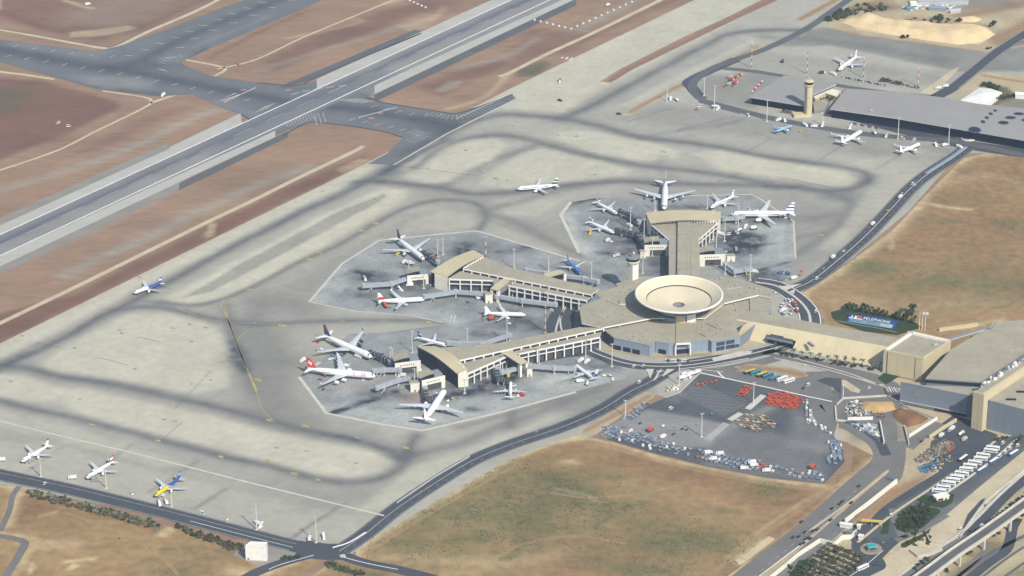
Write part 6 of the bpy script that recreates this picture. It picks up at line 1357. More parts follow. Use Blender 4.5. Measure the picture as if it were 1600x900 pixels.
MASTS = [((64, 745), (61, 716), "tall light mast in front of the leftmost near-apron jet", 0), ((166, 763), (163, 731), "light mast in front of the middle near-apron jet", 0), ((268, 792), (266, 760), "light mast in front of the yellow and blue jet", 0), ((401, 828), (400, 786), "light mast right of the yellow and blue jet, above the white hut", 0), ((494, 848), (492, 808), "light mast nearest the crossroads at the bottom", 0),
    ((684, 401), (683, 375), "left mast of a close pair behind the west pier's arched roof", 0), ((692, 398), (691, 373), "right mast of a close pair behind the west pier's arched roof", 0), ((639, 424), (637, 407), "short mast under the nose of the black-tailed jet", 0), ((759, 404), (757, 370), "mast at the far corner of the west pier's arched roof", 1), ((662, 451), (661, 430), "mast in front of the west pier's cream end wall", 0),
    ((803, 420), (803, 389), "mast behind the west pier, first to the left of the sky blue jet", 0), ((857, 424), (857, 401), "mast just left of the sky blue jet", 0), ((924, 447), (923, 409), "mast right of the sky blue jet", 0), ((985, 359), (984, 325), "mast at the noses of the twin jets left of the north pier", 0), ((1006, 380), (1005, 343), "mast in front of the north pier's left gate bridge", 0), ((1023, 330), (1023, 306), "mast beside the left wing of the jumbo jet", 0), ((1105, 326), (1105, 306), "mast between the jumbo and the blue-striped jet", 0),
    ((1153, 365), (1153, 322), "mast beside the nose of the big blue-striped jet", 0), ((1132, 377), (1132, 343), "mast right of the north pier's end wall", 0), ((1119, 389), (1119, 364), "mast above the right-hand north gate house", 0), ((1172, 438), (1172, 398), "mast on the apron right of the north pier, near the hub", 0), ((1133, 428), (1133, 392), "mast in front of the right-hand north gate house", 0), ((1019, 400), (1019, 372), "mast in front of the left-hand north gate house", 0), ((1004, 427), (1004, 396), "mast just right of the white square control tower", 0),
    ((644, 551), (642, 517), "mast left of the south pier's arched roof", 0), ((610, 573), (607, 542), "left mast of a pair by the south pier gate houses", 0), ((613, 574), (611, 545), "right mast of a pair by the south pier gate houses", 0), ((648, 606), (646, 576), "left mast between the two south gate houses", 0), ((653, 608), (651, 580), "right mast between the two south gate houses", 0), ((730, 544), (729, 513), "mast behind the south pier near the small navy-tailed jet", 0), ((726, 615), (725, 593), "short mast in front of the south pier's cream end wall", 0), ((792, 535), (790, 500), "mast under the nose of the plain white jet", 0),
    ((852, 520), (851, 478), "red and white mast beside the tunnel roads between the two near piers", 1), ((855, 480), (853, 447), "red and white mast in front of the west pier's frame", 1), ((915, 565), (914, 531), "mast in front of the south pier near the hub", 0), ((956, 573), (956, 537), "mast at the left corner of the hub's blue-grey front", 0), ((842, 570), (841, 540), "mast right of the gate bridge on the south pier", 0), ((785, 578), (784, 553), "mast left of the gate bridge on the south pier", 0), ((801, 464), (801, 434), "mast at the west pier's gate bridge", 0), ((735, 443), (735, 430), "short mast in front of the west pier's broad end", 0),
    ((1061, 602), (1060, 570), "mast at the upper corner of the equipment yard", 0), ((977, 651), (977, 626), "mast among the carts at the left of the equipment yard", 0), ((1096, 683), (1096, 646), "mast in the middle of the equipment yard", 0), ((1177, 631), (1177, 598), "mast beside the bright red carts", 0), ((1317, 622), (1316, 601), "mast at the construction pit's upper corner", 0),
    ((1042, 159), (1042, 138), "mast at the far soil strip behind the taxiway", 0), ((1116, 172), (1115, 135), "mast at the bend of the dark service road", 0), ((1100, 150), (1100, 122), "mast on the inside of the service road's bend", 0), ((1174, 107), (1174, 66), "red and white mast beside the far taxiway", 1), ((1261, 116), (1261, 79), "red and white mast directly behind the tan control tower", 1), ((1349, 122), (1349, 90), "red and white mast by the jet behind the hangars", 1), ((1434, 136), (1434, 104), "red and white mast behind the long hangar near the dark road", 1), ((1198, 190), (1197, 156), "mast in front of the smaller hangar", 0), ((1285, 196), (1284, 176), "mast between the tiny light blue jet and the middle jet", 0), ((1316, 186), (1315, 168), "short mast in front of the long hangar's left end", 0), ((1361, 193), (1361, 172), "mast in front of the long hangar, above the middle jet", 0), ((1403, 217), (1403, 184), "mast left of the right-hand hangar jet", 0), ((1482, 226), (1482, 196), "mast at the corner of the hangar apron", 0)]
for b, t, lab, bd in MASTS: light_mast(lab, b, t, bool(bd))
# ------------------------------------------------------------------ vehicles
def vpaint(n, c): return mat(n, c, rough=.4, var=.05, scale=.5, fine=.03, spec=.5)
v_white = vpaint("vehicle_white", (.74, .74, .73)); v_grey = vpaint("vehicle_grey", (.30, .31, .33)); v_dark = vpaint("vehicle_dark", (.05, .055, .065)); v_blue = vpaint("vehicle_blue", (.06, .14, .32)); v_red = vpaint("vehicle_red", (.42, .05, .035))
v_teal = vpaint("vehicle_teal", (.06, .24, .30)); v_yellow = vpaint("vehicle_yellow", (.58, .44, .06)); v_cart = vpaint("cart_blue_grey", (.16, .22, .30)); v_cart2 = vpaint("cart_steel", (.30, .335, .38)); v_orange = vpaint("cart_orange_red", (.52, .095, .035)); v_wood = vpaint("dolly_brown", (.24, .16, .10)); v_beige = vpaint("container_beige", (.52, .47, .36))
def wheels(mb, xs, ys, r, w=.25):
    for x in xs:
        for y in ys:
            rows = []
            for q in range(9):
                t = 2 * math.pi * q / 8; rows.append([(x + r * math.cos(t), y - w / 2, r + r * math.sin(t)), (x + r * math.cos(t), y + w / 2, r + r * math.sin(t))])
            mb.grid(rows, rubber_m, smooth=False); mb.poly([q[0] for q in rows[:-1]], rubber_m); mb.poly([q[1] for q in rows[:-1]][::-1], rubber_m)
def taper(mb, x0, x1, y, z0, X0, X1, Y, z1, m, top=None):
    a = [(x0, -y, z0), (x1, -y, z0), (x1, y, z0), (x0, y, z0)]; b = [(X0, -Y, z1), (X1, -Y, z1), (X1, Y, z1), (X0, Y, z1)]
    for i in range(4):
        j = (i + 1) % 4; mb.poly([a[i], a[j], b[j], b[i]], m)
    mb.poly(b, top or m); mb.poly(a[::-1], m)
VM = {}
def veh_mesh(kind, m):
    k = (kind, m.name)
    if k in VM: return VM[k]
    b = MB()
    if kind == 'car':
        taper(b, -2.2, 2.2, .88, .3, -2.15, 2.1, .9, .85, m); taper(b, -1.9, 1.1, .84, .85, -1.4, .45, .68, 1.42, glass_m, m); wheels(b, (-1.35, 1.35), (-.8, .8), .32)
    elif kind == 'van':
        taper(b, -2.6, 2.6, .98, .35, -2.6, 2.4, .98, 1.25, m); taper(b, -2.6, 1.9, .97, 1.25, -2.5, 1.3, .88, 2.15, glass_m, m); wheels(b, (-1.7, 1.7), (-.9, .9), .36)
    elif kind == 'truck':
        taper(b, 1.9, 3.6, 1.1, .5, 1.9, 3.3, 1.05, 2.5, v_white, v_white); taper(b, -3.6, 1.6, 1.2, .9, -3.6, 1.6, 1.2, 3.1, m); b.box(0, 0, .5, 7, 1., .4, v_dark); wheels(b, (-2.6, -1.4, 2.6), (-1., 1.), .45)
    elif kind == 'loader':
        taper(b, -3.6, 3.2, 1.2, .5, -3.6, 3.2, 1.2, 1.2, v_dark); b.box(-.6, 0, 2.0, 5.6, 2.3, 2.2, m); b.bar((-2.8, .6, 1.2), (1.8, .6, 2.1), .25, .25, metal_m); b.bar((-2.8, -.6, 2.1), (1.8, -.6, 1.2), .25, .25, metal_m); taper(b, 2.3, 3.4, 1., 1.2, 2.3, 3.2, .95, 2.2, glass_m, m); wheels(b, (-2.4, 2.4), (-1., 1.), .45)
    elif kind == 'stairs':
        taper(b, -2.8, 2.8, 1., .5, -2.8, 2.6, 1., 1.2, m); b.bar((-2.4, 0, 1.2), (2.4, 0, 4.2), 1.5, .35, m); b.box(2.6, 0, 3.9, 1.6, 1.6, .9, m); b.bar((2., 0, 1.2), (2.2, 0, 3.7), .3, .3, metal_m); wheels(b, (-1.9, 1.9), (-.9, .9), .4)
    elif kind == 'tanker':
        taper(b, 2.4, 4.2, 1.15, .5, 2.4, 3.9, 1.1, 2.5, m); b.box(-.5, 0, .6, 7.4, 1.6, .4, v_dark)
        b.lathe([(.01, -4.4), (1.15, -4.3), (1.15, 2.0), (.01, 2.1)], m, (0, 2.05), 12, axis='x'); wheels(b, (-3.2, -2., 3.), (-1., 1.), .48)
    elif kind == 'tug':
        taper(b, -2., 2., 1.0, .35, -1.9, 1.8, .95, 1.05, m); taper(b, -.6, .9, .8, 1.05, -.4, .6, .7, 1.8, glass_m, m); wheels(b, (-1.2, 1.2), (-.85, .85), .4)
    elif kind == 'cart':
        b.box(0, 0, .45, 3.1, 1.55, .22, v_dark); taper(b, -1.5, 1.5, .78, .67, -1.4, 1.4, .72, 1.75, m, m); b.bar((1.5, 0, .5), (2.3, 0, .4), .12, .12, v_dark); wheels(b, (-1.05, 1.05), (-.6, .6), .25, .2)
    elif kind == 'dolly':
        b.box(0, 0, .45, 3.3, 1.9, .25, m); b.bar((-1.6, -.9, .7), (-1.6, .9, .7), .12, .5, m); b.bar((1.6, -.9, .7), (1.6, .9, .7), .12, .5, m); b.bar((1.6, 0, .5), (2.6, 0, .35), .12, .12, v_dark); wheels(b, (-1.1, 1.1), (-.7, .7), .25, .2)
    elif kind == 'container':
        taper(b, -.9, .9, 1.0, 0, -.9, 1.15, 1.0, .6, m); taper(b, -.9, 1.15, 1., .6, -.9, 1.15, 1., 1.65, m); b.bar((-.92, -.6, .2), (-.92, -.6, 1.5), .08, .08, metal_m); b.bar((-.92, .6, .2), (-.92, .6, 1.5), .08, .08, metal_m)
    VM[k] = b.mesh(kind); return VM[k]
VNAME = {'car': ('parked_car', 'car'), 'van': ('van', 'van'), 'truck': ('service_truck', 'truck'), 'loader': ('loader_truck', 'loader'), 'stairs': ('stair_truck', 'stair truck'), 'tanker': ('fuel_tanker', 'tanker'), 'tug': ('aircraft_tug', 'tug'), 'cart': ('baggage_cart', 'baggage cart'), 'dolly': ('cargo_dolly', 'dolly'), 'container': ('cargo_container', 'container')}
def vehicle(kind, m, px, py, head, label, group=None, z=None):
    """head: a second pixel offset giving the way it points"""
    p = P(px, py, .25); q = P(px + head[0], py + head[1], .25); a = math.atan2(q.y - p.y, q.x - p.x)
    nm, cat = VNAME[kind]
    o = bpy.data.objects.new(nm, veh_mesh(kind, m)); o.location = (p.x, p.y, z if z is not None else .25); o.rotation_euler = (0, 0, a); COL.objects.link(o)
    return tag(o, label, cat, group)
def bus_proto(name, label, m, roof, L=12., win=glass_m):
    t = thing(name, label, "bus", (0, 0, 0), 0)
    b = MB(); taper(b, -L / 2, L / 2, 1.26, .4, -L / 2, L / 2 - .1, 1.26, 1.5, m); taper(b, -L / 2, L / 2 - .1, 1.26, 1.5, -L / 2 + .1, L / 2 - .35, 1.2, 3.0, m); b.build("body", t)
    b = MB(); taper(b, -L / 2 + .05, L / 2 - .25, 1.2, 3.0, -L / 2 + .3, L / 2 - .6, 1.05, 3.25, roof); b.box(-L * .2, 0, 3.25, 2.4, 1.5, .25, roof); b.build("roof", t)
    for s in (1, -1):
        b = MB(); b.bar((-L / 2 + .6, s * 1.245, 2.1), (L / 2 - 1.0, s * 1.245, 2.1), .06, .85, win); b.build("window_band", t)
    b = MB(); b.bar((L / 2 - .14, -1.1, 2.0), (L / 2 - .14, 1.1, 2.0), .1, 1.4, glass_m); b.build("windscreen", t)
    for x in (-L * .28, L * .3):
        for y in (-1.12, 1.12):
            b = MB(); wheels(b, (x,), (y,), .5, .3); b.build("wheel", t)
    return t
def place(t, px, py, head, label, first=[None], group=None):
    p = P(px, py, .25); q = P(px + head[0], py + head[1], .25); a = math.atan2(q.y - p.y, q.x - p.x)
    key = t.name
    if not t.get("used"):
        t["used"] = 1; t.location = (p.x, p.y, .25); t.rotation_euler = (0, 0, a); t["label"] = label
        if group: t["group"] = group
        return t
    r = dup(t, (p.x, p.y, .25), a, label, group=group); return r
wb = bus_proto("white_bus", "", v_white, v_white)
for i, (x, y, h) in enumerate([(1467, 769), (1474, 763.5), (1482, 757), (1489, 752), (1495.5, 747.5), (1502.5, 742), (1509.5, 735.5), (1515.5, 730), (1523, 725), (1532, 719), (1536, 713.5), (1547.5, 706.5), (1551, 702)] and [(x, y, 0) for x, y in [(1467, 769), (1474, 763.5), (1482, 757), (1489, 752), (1495.5, 747.5), (1502.5, 742), (1509.5, 735.5), (1515.5, 730), (1523, 725), (1532, 719), (1536, 713.5), (1547.5, 706.5), (1551, 702)]]):
    lab = "white coach in the slanting row of the bus park"
    if i == 0: lab = "white coach at the near end of the slanting bus park row"
    if i == 12: lab = "white coach at the far end of the slanting bus park row"
    place(wb, x, y, (-20, -2 - .5 * (i % 3)), lab, group="white coaches parked in the slanting row")
place(wb, 1348, 889, (20, -9), "single white bus driving on the road beside the orchard", group="white coaches parked in the slanting row"); 
cb = bus_proto("blue_coach", "", v_blue, v_white)
for x, y, lab in ((1534, 736, "blue coach with white roof, nearest of three along the bus park's right lane"), (1553, 722.5, "blue coach with white roof, middle of three along the bus park's right lane"), (1584, 710.5, "dark blue coach with white roof, farthest along the bus park's right lane")): place(cb, x, y, (18, -11), lab, group="blue coaches on the bus park lane")
db = bus_proto("dark_coach", "", v_dark, v_white); place(db, 1505, 718.5, (18, -13), "dark coach with a pale roof driving on the bus park's left road")
tb = bus_proto("teal_bus", "", v_teal, v_teal); yb = bus_proto("yellow_bus", "", v_dark, v_yellow); bb_ = bus_proto("blue_bus", "", v_blue, v_teal)
place(yb, 1172, 583, (14, -4), "leftmost bus of the parking row under the hub, yellow roofed", group="buses parked below the hub")
for b_, x, y, lab in ((tb, 1181, 584, "first teal bus right of the yellow roofed bus"), (yb, 1191, 587.5, "second yellow roofed bus in the row below the hub"), (bb_, 1200, 589, "blue bus in the middle of the row below the hub"), (bb_, 1211, 593, "blue bus left of the white one below the hub"), (wb, 1222, 594, "left of two white buses ending the row below the hub"), (wb, 1233, 597, "right of two white buses ending the row below the hub")): place(b_, x, y, (14, -5), lab, group="buses parked below the hub")
if True:
    for o_ in (wb, cb, db, tb, yb, bb_):
        if "used" in o_: pass
# ---- baggage carts and dollies of the equipment yard
def lattice(poly, dirpx, sp_along, sp_across, n_max, kinds, label, group, jitter=.25, fill=.9, turn=0.):
    g = [P2(*q) for q in poly]; A = np.array(g); c = A.mean(0)
    a0 = np.array(P2(*poly[0])); d = np.array(P2(poly[0][0] + dirpx[0], poly[0][1] + dirpx[1])) - a0; d /= np.linalg.norm(d); n = np.array((-d[1], d[0]))
    r = np.max(np.linalg.norm(A - c, axis=1)); cnt = 0; ang = math.atan2(d[1], d[0]) + turn
    pts = []
    for i in range(-int(r / sp_along) - 1, int(r / sp_along) + 2):
        for j in range(-int(r / sp_across) - 1, int(r / sp_across) + 2):
            p = c + d * i * sp_along + n * j * sp_across
            if pip(g, np.array([p[0]]), np.array([p[1]]))[0]: pts.append(p)
    random.shuffle(pts)
    for p in pts[:int(n_max)]:
        if random.random() > fill: continue
        k, m = random.choice(kinds); nm, cat = VNAME[k]
        o = bpy.data.objects.new(nm, veh_mesh(k, m)); o.location = (p[0] + random.uniform(-1, 1) * jitter, p[1] + random.uniform(-1, 1) * jitter, .26)
        o.rotation_euler = (0, 0, ang + random.gauss(0, .12) + (math.pi if random.random() < .3 else 0)); COL.objects.link(o); tag(o, label, cat, group); cnt += 1
    return cnt
red_k = [('cart', v_orange), ('cart', v_orange), ('dolly', v_orange), ('dolly', v_red), ('cart', v_orange), ('dolly', v_orange)]
blue_k = [('cart', v_cart), ('cart', v_cart2), ('dolly', v_cart), ('cart', v_cart), ('dolly', v_cart2), ('container', v_cart2), ('cart', v_grey)]
lattice([(1200, 616), (1225, 614), (1256, 625), (1246, 640), (1213, 637), (1195, 631)], (20, 8), 4.1, 2.6, 78, red_k + [('cart', v_yellow)] * 0, "orange red baggage cart in the largest red cluster of the yard", "orange red carts in the yard's large block", .2, .97)
lattice([(1166, 604), (1179, 607), (1160, 622), (1148, 618)], (-12, 14), 4.3, 2.8, 22, red_k[:4], "orange red cart in the narrow double row beside the yard mast", "orange red carts in the narrow row", .15, 1.)
lattice([(1093, 598), (1120, 594), (1121, 599), (1100, 604), (1090, 603)], (20, -4), 4.6, 3.4, 14, [('dolly', v_red), ('cart', v_orange), ('dolly', v_wood), ('dolly', v_red)], "reddish dolly in the thin cluster at the yard's upper edge", "reddish dollies at the yard's top", .5, .9)
lattice([(1006, 630), (1020, 632), (1008, 642), (985, 657), (968, 658), (985, 645)], (14, 5), 4.4, 2.9, 48, blue_k, "blue-grey baggage cart in the cluster below the brown strip", "carts at the yard's left corner", .3, .95)
lattice([(940, 668), (975, 668), (1030, 688), (1082, 703), (1078, 713), (1020, 704), (942, 683)], (14, 6), 4.3, 2.9, 86, blue_k + [('container', v_white)], "blue-grey cart in the left half of the yard's lower edge", "carts along the yard's lower edge, left", .4, .9, .6)
lattice([(1092, 704), (1120, 709), (1190, 723), (1202, 739), (1150, 735), (1090, 717)], (14, 4), 4.4, 3.0, 80, blue_k + [('container', v_white), ('truck', v_white), ('cart', v_orange)], "blue-grey cart in the middle of the yard's lower edge", "carts along the yard's lower edge, middle", .4, .9, .6)
lattice([(1200, 728), (1240, 734), (1290, 742), (1286, 753), (1210, 742)], (14, 3), 4.8, 3.2, 44, blue_k + [('container', v_beige), ('dolly', v_wood), ('container', v_white)], "mixed cart in the yard's lower right corner", "carts in the yard's lower right corner", .5, .85)
lattice([(1293, 688), (1302, 690), (1316, 702), (1316, 720), (1300, 728), (1290, 722), (1297, 706)], (14, 0), 5., 2.8, 40, [('cart', v_cart2), ('cart', v_cart), ('dolly', v_cart2), ('truck', v_cart)], "steel-coloured cart stacked along the yard's right edge", "carts along the yard's right edge", .3, .95)
lattice([(1152, 654), (1175, 647), (1200, 652), (1212, 664), (1180, 676), (1150, 664)], (16, 6), 4., 2.7, 66, [('dolly', v_wood), ('dolly', v_beige), ('dolly', v_wood), ('dolly', v_grey), ('dolly', v_wood), ('dolly', v_wood), ('dolly', v_beige), ('dolly', v_dark)], "rusty brown dolly in the tangled cluster at the yard's centre", "rusty dollies in the yard's centre", .9, .95)
lattice([(1062, 588), (1075, 584), (1090, 583), (1078, 592), (1064, 597)], (14, -5), 6., 3.4, 14, [('truck', v_white), ('van', v_white), ('container', v_white)], "white equipment in the huddle at the yard's upper left corner", "white equipment at the yard's upper corner", .6, .95)
lattice([(1040, 605), (1058, 602), (1060, 610), (1044, 614)], (14, -3), 3., 2.8, 20, [('container', v_beige), ('container', v_white), ('container', v_beige)], "beige cargo container in the huddle at the yard's upper left corner", "beige containers at the yard's upper corner", .4, .95)
lattice([(1250, 623), (1262, 625), (1268, 650), (1266, 660), (1258, 658), (1258, 640)], (0, 12), 5., 3., 16, [('container', v_white), ('cart', v_cart2), ('dolly', v_grey)], "grey cart in the line dividing yard and service road", "carts dividing yard and road", .5, .9)
lattice([(1262, 656), (1285, 663), (1300, 680), (1292, 680), (1278, 668), (1258, 661)], (14, 8), 5., 3., 16, [('container', v_white), ('cart', v_cart2), ('dolly', v_grey)], "grey cart along the yard's diagonal upper right edge", "carts on the yard's diagonal edge", .5, .9)
for x, y, k, m, lab in ((1012, 672, 'dolly', v_orange, "orange loader left alone on the pale part of the yard"), (1016, 674, 'loader', v_orange, "orange high loader on the pale part of the yard"), (1036, 667, 'cart', v_white, "white cart alone on the pale part of the yard"), (1036, 684, 'truck', v_white, "white truck with long trailer near the yard's mast"), (1048, 639, 'van', v_white, "white van at the border of dark and pale yard paving"), (1055, 667, 'dolly', v_grey, "grey dolly, left of a loose row in the pale yard"), (1066, 671, 'dolly', v_dark, "dark dolly, middle of a loose row in the pale yard"), (1073, 672, 'dolly', v_dark, "dark dolly, right of a loose row in the pale yard"), (1052, 679, 'dolly', v_dark, "dark dolly below the loose row in the pale yard"), (1112, 648, 'cart', v_teal, "green cart on the dark yard paving"), (1208, 668, 'dolly', v_grey, "grey dolly right of the tangled brown dollies"), (1218, 665, 'tug', v_blue, "blue tug right of the tangled brown dollies"), (1000, 662, 'dolly', v_dark, "dark dolly at the left of the pale yard"), (1090, 663, 'dolly', v_grey, "grey dolly left of the yard's middle mast"), (1269, 732, 'loader', v_orange, "orange machine near the yard's right corner")): vehicle(k, m, x, y, (10, -6), lab)

# ---- apron service vehicles round the aircraft
SV = [(632, 411, 'truck', v_white, "by the left wing of the black-tailed jet"), (623, 398, 'tanker', v_yellow, "under the tail of the black-tailed jet"), (640, 414, 'loader', v_white, "under the black-tailed jet's nose"), (645, 411, 'tug', v_white, "just ahead of the black-tailed jet"), (683, 400, 'van', v_red, "red, behind the west arch masts"), (676, 446, 'van', v_white, "in the shade left of the west pier's end wall"), (640, 447, 'truck', v_white, "by the west gate house"), (602, 480, 'loader', v_orange, "orange, under the red and white tailed jet"), (607, 481, 'dolly', v_orange, "orange, beside the red and white tailed jet"), (626, 455, 'stairs', v_white, "behind the red and white tailed jet"), (570, 437, 'truck', v_grey, "at the end of the pale bent bridge"), (749, 467, 'truck', v_white, "left of the west gate bridge"), (731, 473, 'dolly', v_dark, "alone between the stands"), (728, 483, 'dolly', v_grey, "second alone between the stands"), (755, 500, 'dolly', v_orange, "orange, under the plain white jet's tail"), (768, 500, 'loader', v_orange, "orange, by the plain white jet's wing"), (796, 507, 'cart', v_white, "under the plain white jet's nose"), (861, 486, 'van', v_white, "on the tunnel road approach"), (497, 535, 'tug', v_red, "red, behind the navy-tailed widebody"), (502, 547, 'cart', v_white, "near the navy-tailed widebody's wing tip"), (515, 563, 'cart', v_white, "first by the wing of the red-tailed jet"), (520, 562, 'cart', v_white, "second by the wing of the red-tailed jet"), (530, 562, 'truck', v_white, "beside the far wing of the red-tailed jet"), (545, 571, 'tug', v_white, "right of the red-tailed jet's far wing"), (560, 559, 'truck', v_white, "under the widebody's near wing"), (566, 554, 'loader', v_white, "at the widebody's forward door"), (473, 565, 'truck', v_white, "left of the red tail"), (500, 594, 'cart', v_red, "red, under the red-tailed jet's rear"), (506, 587, 'loader', v_white, "at the red-tailed jet's rear door"), (512, 609, 'dolly', v_grey, "first of the dolly train below the red-tailed jet"), (518, 609, 'dolly', v_grey, "second of the dolly train below the red-tailed jet"), (505, 609, 'dolly', v_dark, "last of the dolly train below the red-tailed jet"), (568, 594, 'tug', v_white, "by the red-tailed jet's nose gear"), (628, 588, 'truck', v_white, "by the south gate houses"), (622, 592, 'van', v_white, "small, by the south gate houses"), (655, 579, 'truck', v_white, "between the two south gate houses"), (700, 628, 'cart', v_white, "by the right wing of the big all white jet"), (708, 625, 'van', v_beige, "beige, by the right side of the big all white jet"), (680, 614, 'tug', v_white, "under the big all white jet's nose bridge"), (793, 590, 'loader', v_yellow, "yellow, at the small jet's nose bridge"), (812, 619, 'truck', v_red, "red, right of the small jet's tail"), (818, 619, 'cart', v_red, "second red, right of the small jet's tail"), (803, 603, 'tug', v_white, "by the small jet's right side"), (906, 597, 'truck', v_white, "left of the small pale jet's tail"), (918, 600, 'tanker', v_white, "long, below the small pale jet"), (933, 585, 'loader', v_white, "first right of the small pale jet"), (944, 588, 'cart', v_white, "second right of the small pale jet"), (954, 590, 'van', v_white, "third right of the small pale jet"), (958, 595, 'cart', v_white, "fourth right of the small pale jet"), (907, 565, 'truck', v_white, "left of a mast on the dark road edge"), (917, 567, 'truck', v_white, "right of a mast on the dark road edge"), (831, 562, 'van', v_white, "under the south pier's frame"), (874, 430, 'tug', v_white, "by the sky blue jet"), (950, 377, 'truck', v_white, "below the lower of the twin jets"), (955, 379, 'cart', v_white, "second below the lower of the twin jets"), (983, 354, 'truck', v_white, "white, beside the twin jets' mast"), (922, 367, 'stairs', v_yellow, "yellow, under the wing of the lower twin jet"), (1017, 368, 'truck', v_white, "in front of the north pier's left facade"), (963, 401, 'truck', v_beige, "beige, left of the square control tower"), (957, 398, 'van', v_grey, "grey, left of the square control tower"), (1154, 362, 'tanker', v_white, "white, below the blue-striped jet's nose"), (1165, 356, 'truck', v_white, "white, below the blue-striped jet's engine"), (1178, 359, 'loader', v_white, "white box, below the blue-striped jet's wing"), (1126, 367, 'truck', v_white, "first under the north pier's end wall"), (1138, 367, 'van', v_white, "second under the north pier's end wall"), (1114, 377, 'van', v_white, "by the north pier's right facade"), (1150, 391, 'truck', v_grey, "grey, right of the north pier"), (1179, 426, 'truck', v_white, "near the hub's back corner"), (1168, 430, 'stairs', v_yellow, "yellow, near the hub's back corner"), (1170, 299 + 28, 'tug', v_white, "behind the blue-striped jet's body"), (1220, 340, 'loader', v_white, "under the blue-striped jet's tail"), (1229, 341, 'stairs', v_white, "at the blue-striped jet's last door"), (1115, 330, 'tug', v_white, "at the nose of the jet behind the arched roof"), (1222, 428, 'truck', v_blue, "blue, in the small compound by the perimeter road"), (1229, 429, 'truck', v_blue, "second blue, in the compound by the perimeter road"), (1244, 434, 'cart', v_white, "white, in the compound by the perimeter road"), (1250, 430, 'dolly', v_orange, "orange, in the compound by the perimeter road"), (1252, 424, 'dolly', v_orange, "second orange, in the compound by the perimeter road"), (1240, 436, 'truck', v_white, "second white, in the compound by the perimeter road"), (1222, 487, 'truck', v_white, "behind the link building"), (1225, 492, 'van', v_white, "second behind the link building"), (1240, 484, 'car', v_white, "third behind the link building"),
      (113, 748, 'truck', v_white, "alone between the first two near-apron jets"), (148, 752, 'stairs', v_grey, "by the nose of the middle near-apron jet"), (206, 772, 'tug', v_white, "between the middle jet and the yellow one"), (249, 788, 'tanker', v_white, "long, below the yellow nose"), (260, 786, 'truck', v_white, "second below the yellow nose"), (315, 802, 'van', v_white, "pair of boxes right of the yellow jet"), (356, 815, 'van', v_white, "alone further right of the yellow jet"), (403, 820, 'truck', v_white, "at the mast foot above the hut"), (407, 825, 'stairs', v_white, "second at the mast foot above the hut"), (484, 843, 'truck', v_white, "left of the crossroads mast"), (506, 842, 'stairs', v_white, "right of the crossroads mast"), (48, 722, 'stairs', v_grey, "by the wing of the leftmost near-apron jet"), (2, 720, 'truck', v_white, "at the left picture edge"), (252, 775, 'stairs', v_white, "by the yellow jet's side"),
      (1048, 156, 'truck', v_white, "first at the far soil strip"), (1056, 157, 'tanker', v_white, "second at the far soil strip"), (1088, 172, 'cart', v_red, "red and white on the far apron"), (1092, 167, 'van', v_white, "white on the far apron"), (1118, 168, 'tanker', v_white, "at the service road's bend"), (1122, 172, 'truck', v_white, "second at the service road's bend"), (1169, 181, 'van', v_white, "on the service road left of the smaller hangar"), (1216, 189, 'truck', v_white, "left above the tiny light blue jet"), (1226, 190, 'truck', v_white, "right above the tiny light blue jet"), (1250, 206, 'cart', v_yellow, "yellow, right of the tiny light blue jet"), (1258, 197, 'truck', v_white, "first between hangar-apron jets"), (1272, 199, 'truck', v_white, "second between hangar-apron jets"), (1285, 198, 'stairs', v_white, "third between hangar-apron jets"), (1328, 202, 'stairs', v_white, "by the wing of the middle hangar jet"), (1366, 209, 'tanker', v_white, "big white right of the middle hangar jet"), (1385, 214, 'truck', v_beige, "beige right of the middle hangar jet"), (1410, 217, 'van', v_white, "first left of the last hangar jet"), (1428, 219, 'van', v_white, "second above the last hangar jet"), (1462, 228, 'truck', v_white, "first at the hangar apron corner"), (1476, 228, 'truck', v_white, "second at the hangar apron corner"), (1499, 231, 'truck', v_white, "where the perimeter road meets the hangar"), (1302, 117, 'truck', v_white, "white, in front of the jet behind the hangars"), (1285, 115, 'truck', v_dark, "dark, on the road behind the hangars"), (1223, 97, 'truck', v_dark, "dark, alone on the far apron"), (1466, 139, 'truck', v_white, "first on the dark road behind the long hangar"), (1477, 136, 'truck', v_white, "second on the dark road behind the long hangar"),
      (137, 8, 'truck', v_white, "alone in the purple field at the top left"), (372, 101, 'car', v_red, "red dot on the dirt road beside the taxiway"), (255, 150, 'truck', v_white, "white, on the dark patch by the taxiway"), (91, 193, 'van', v_white, "first of two in the maroon field"), (107, 198, 'van', v_white, "second of two in the maroon field"), (875, 128, 'truck', v_orange, "orange, alone on the wide pale concrete"), (875, 158, 'van', v_dark, "dark, by the pale patch on the concrete"), (967, 179, 'van', v_dark, "dark, at the tip of the soil strip"), (950, 9, 'truck', v_white, "white, on the grey strip at the top"), (1460, 730, 'car', v_white, "beside the bus park scrap")]
for x, y, k, m, lab in SV:
    a = random.uniform(0, 6.28); l = "%s %s" % (VNAME[k][0].replace('_', ' ').replace('parked ', ''), lab); 
    vehicle(k, m, x, y, (10 * math.cos(a), 5 * math.sin(a)), l, "apron service vehicles")
for x, y in ((878, 91), (884, 93), (890, 94), (886, 91), (893, 92)):
    vehicle('dolly', v_white, x, y, (8, -3), "white trestle in the small pile by the far concrete edge", "white trestles on the far soil")
for i in range(22):
    t = i / 21.; x = 640 + 130 * t if i < 5 else 835 + (i - 5) * 9.5; y = 2 + i * 2.6 if i < 5 else (32 + (i - 5) * 2.4 if i < 11 else 46 - (i - 11) * 4.2)
    vehicle('container', v_white, x, y, (3, 1), "white block in the chain bordering the far service track", "white blocks along the service track")
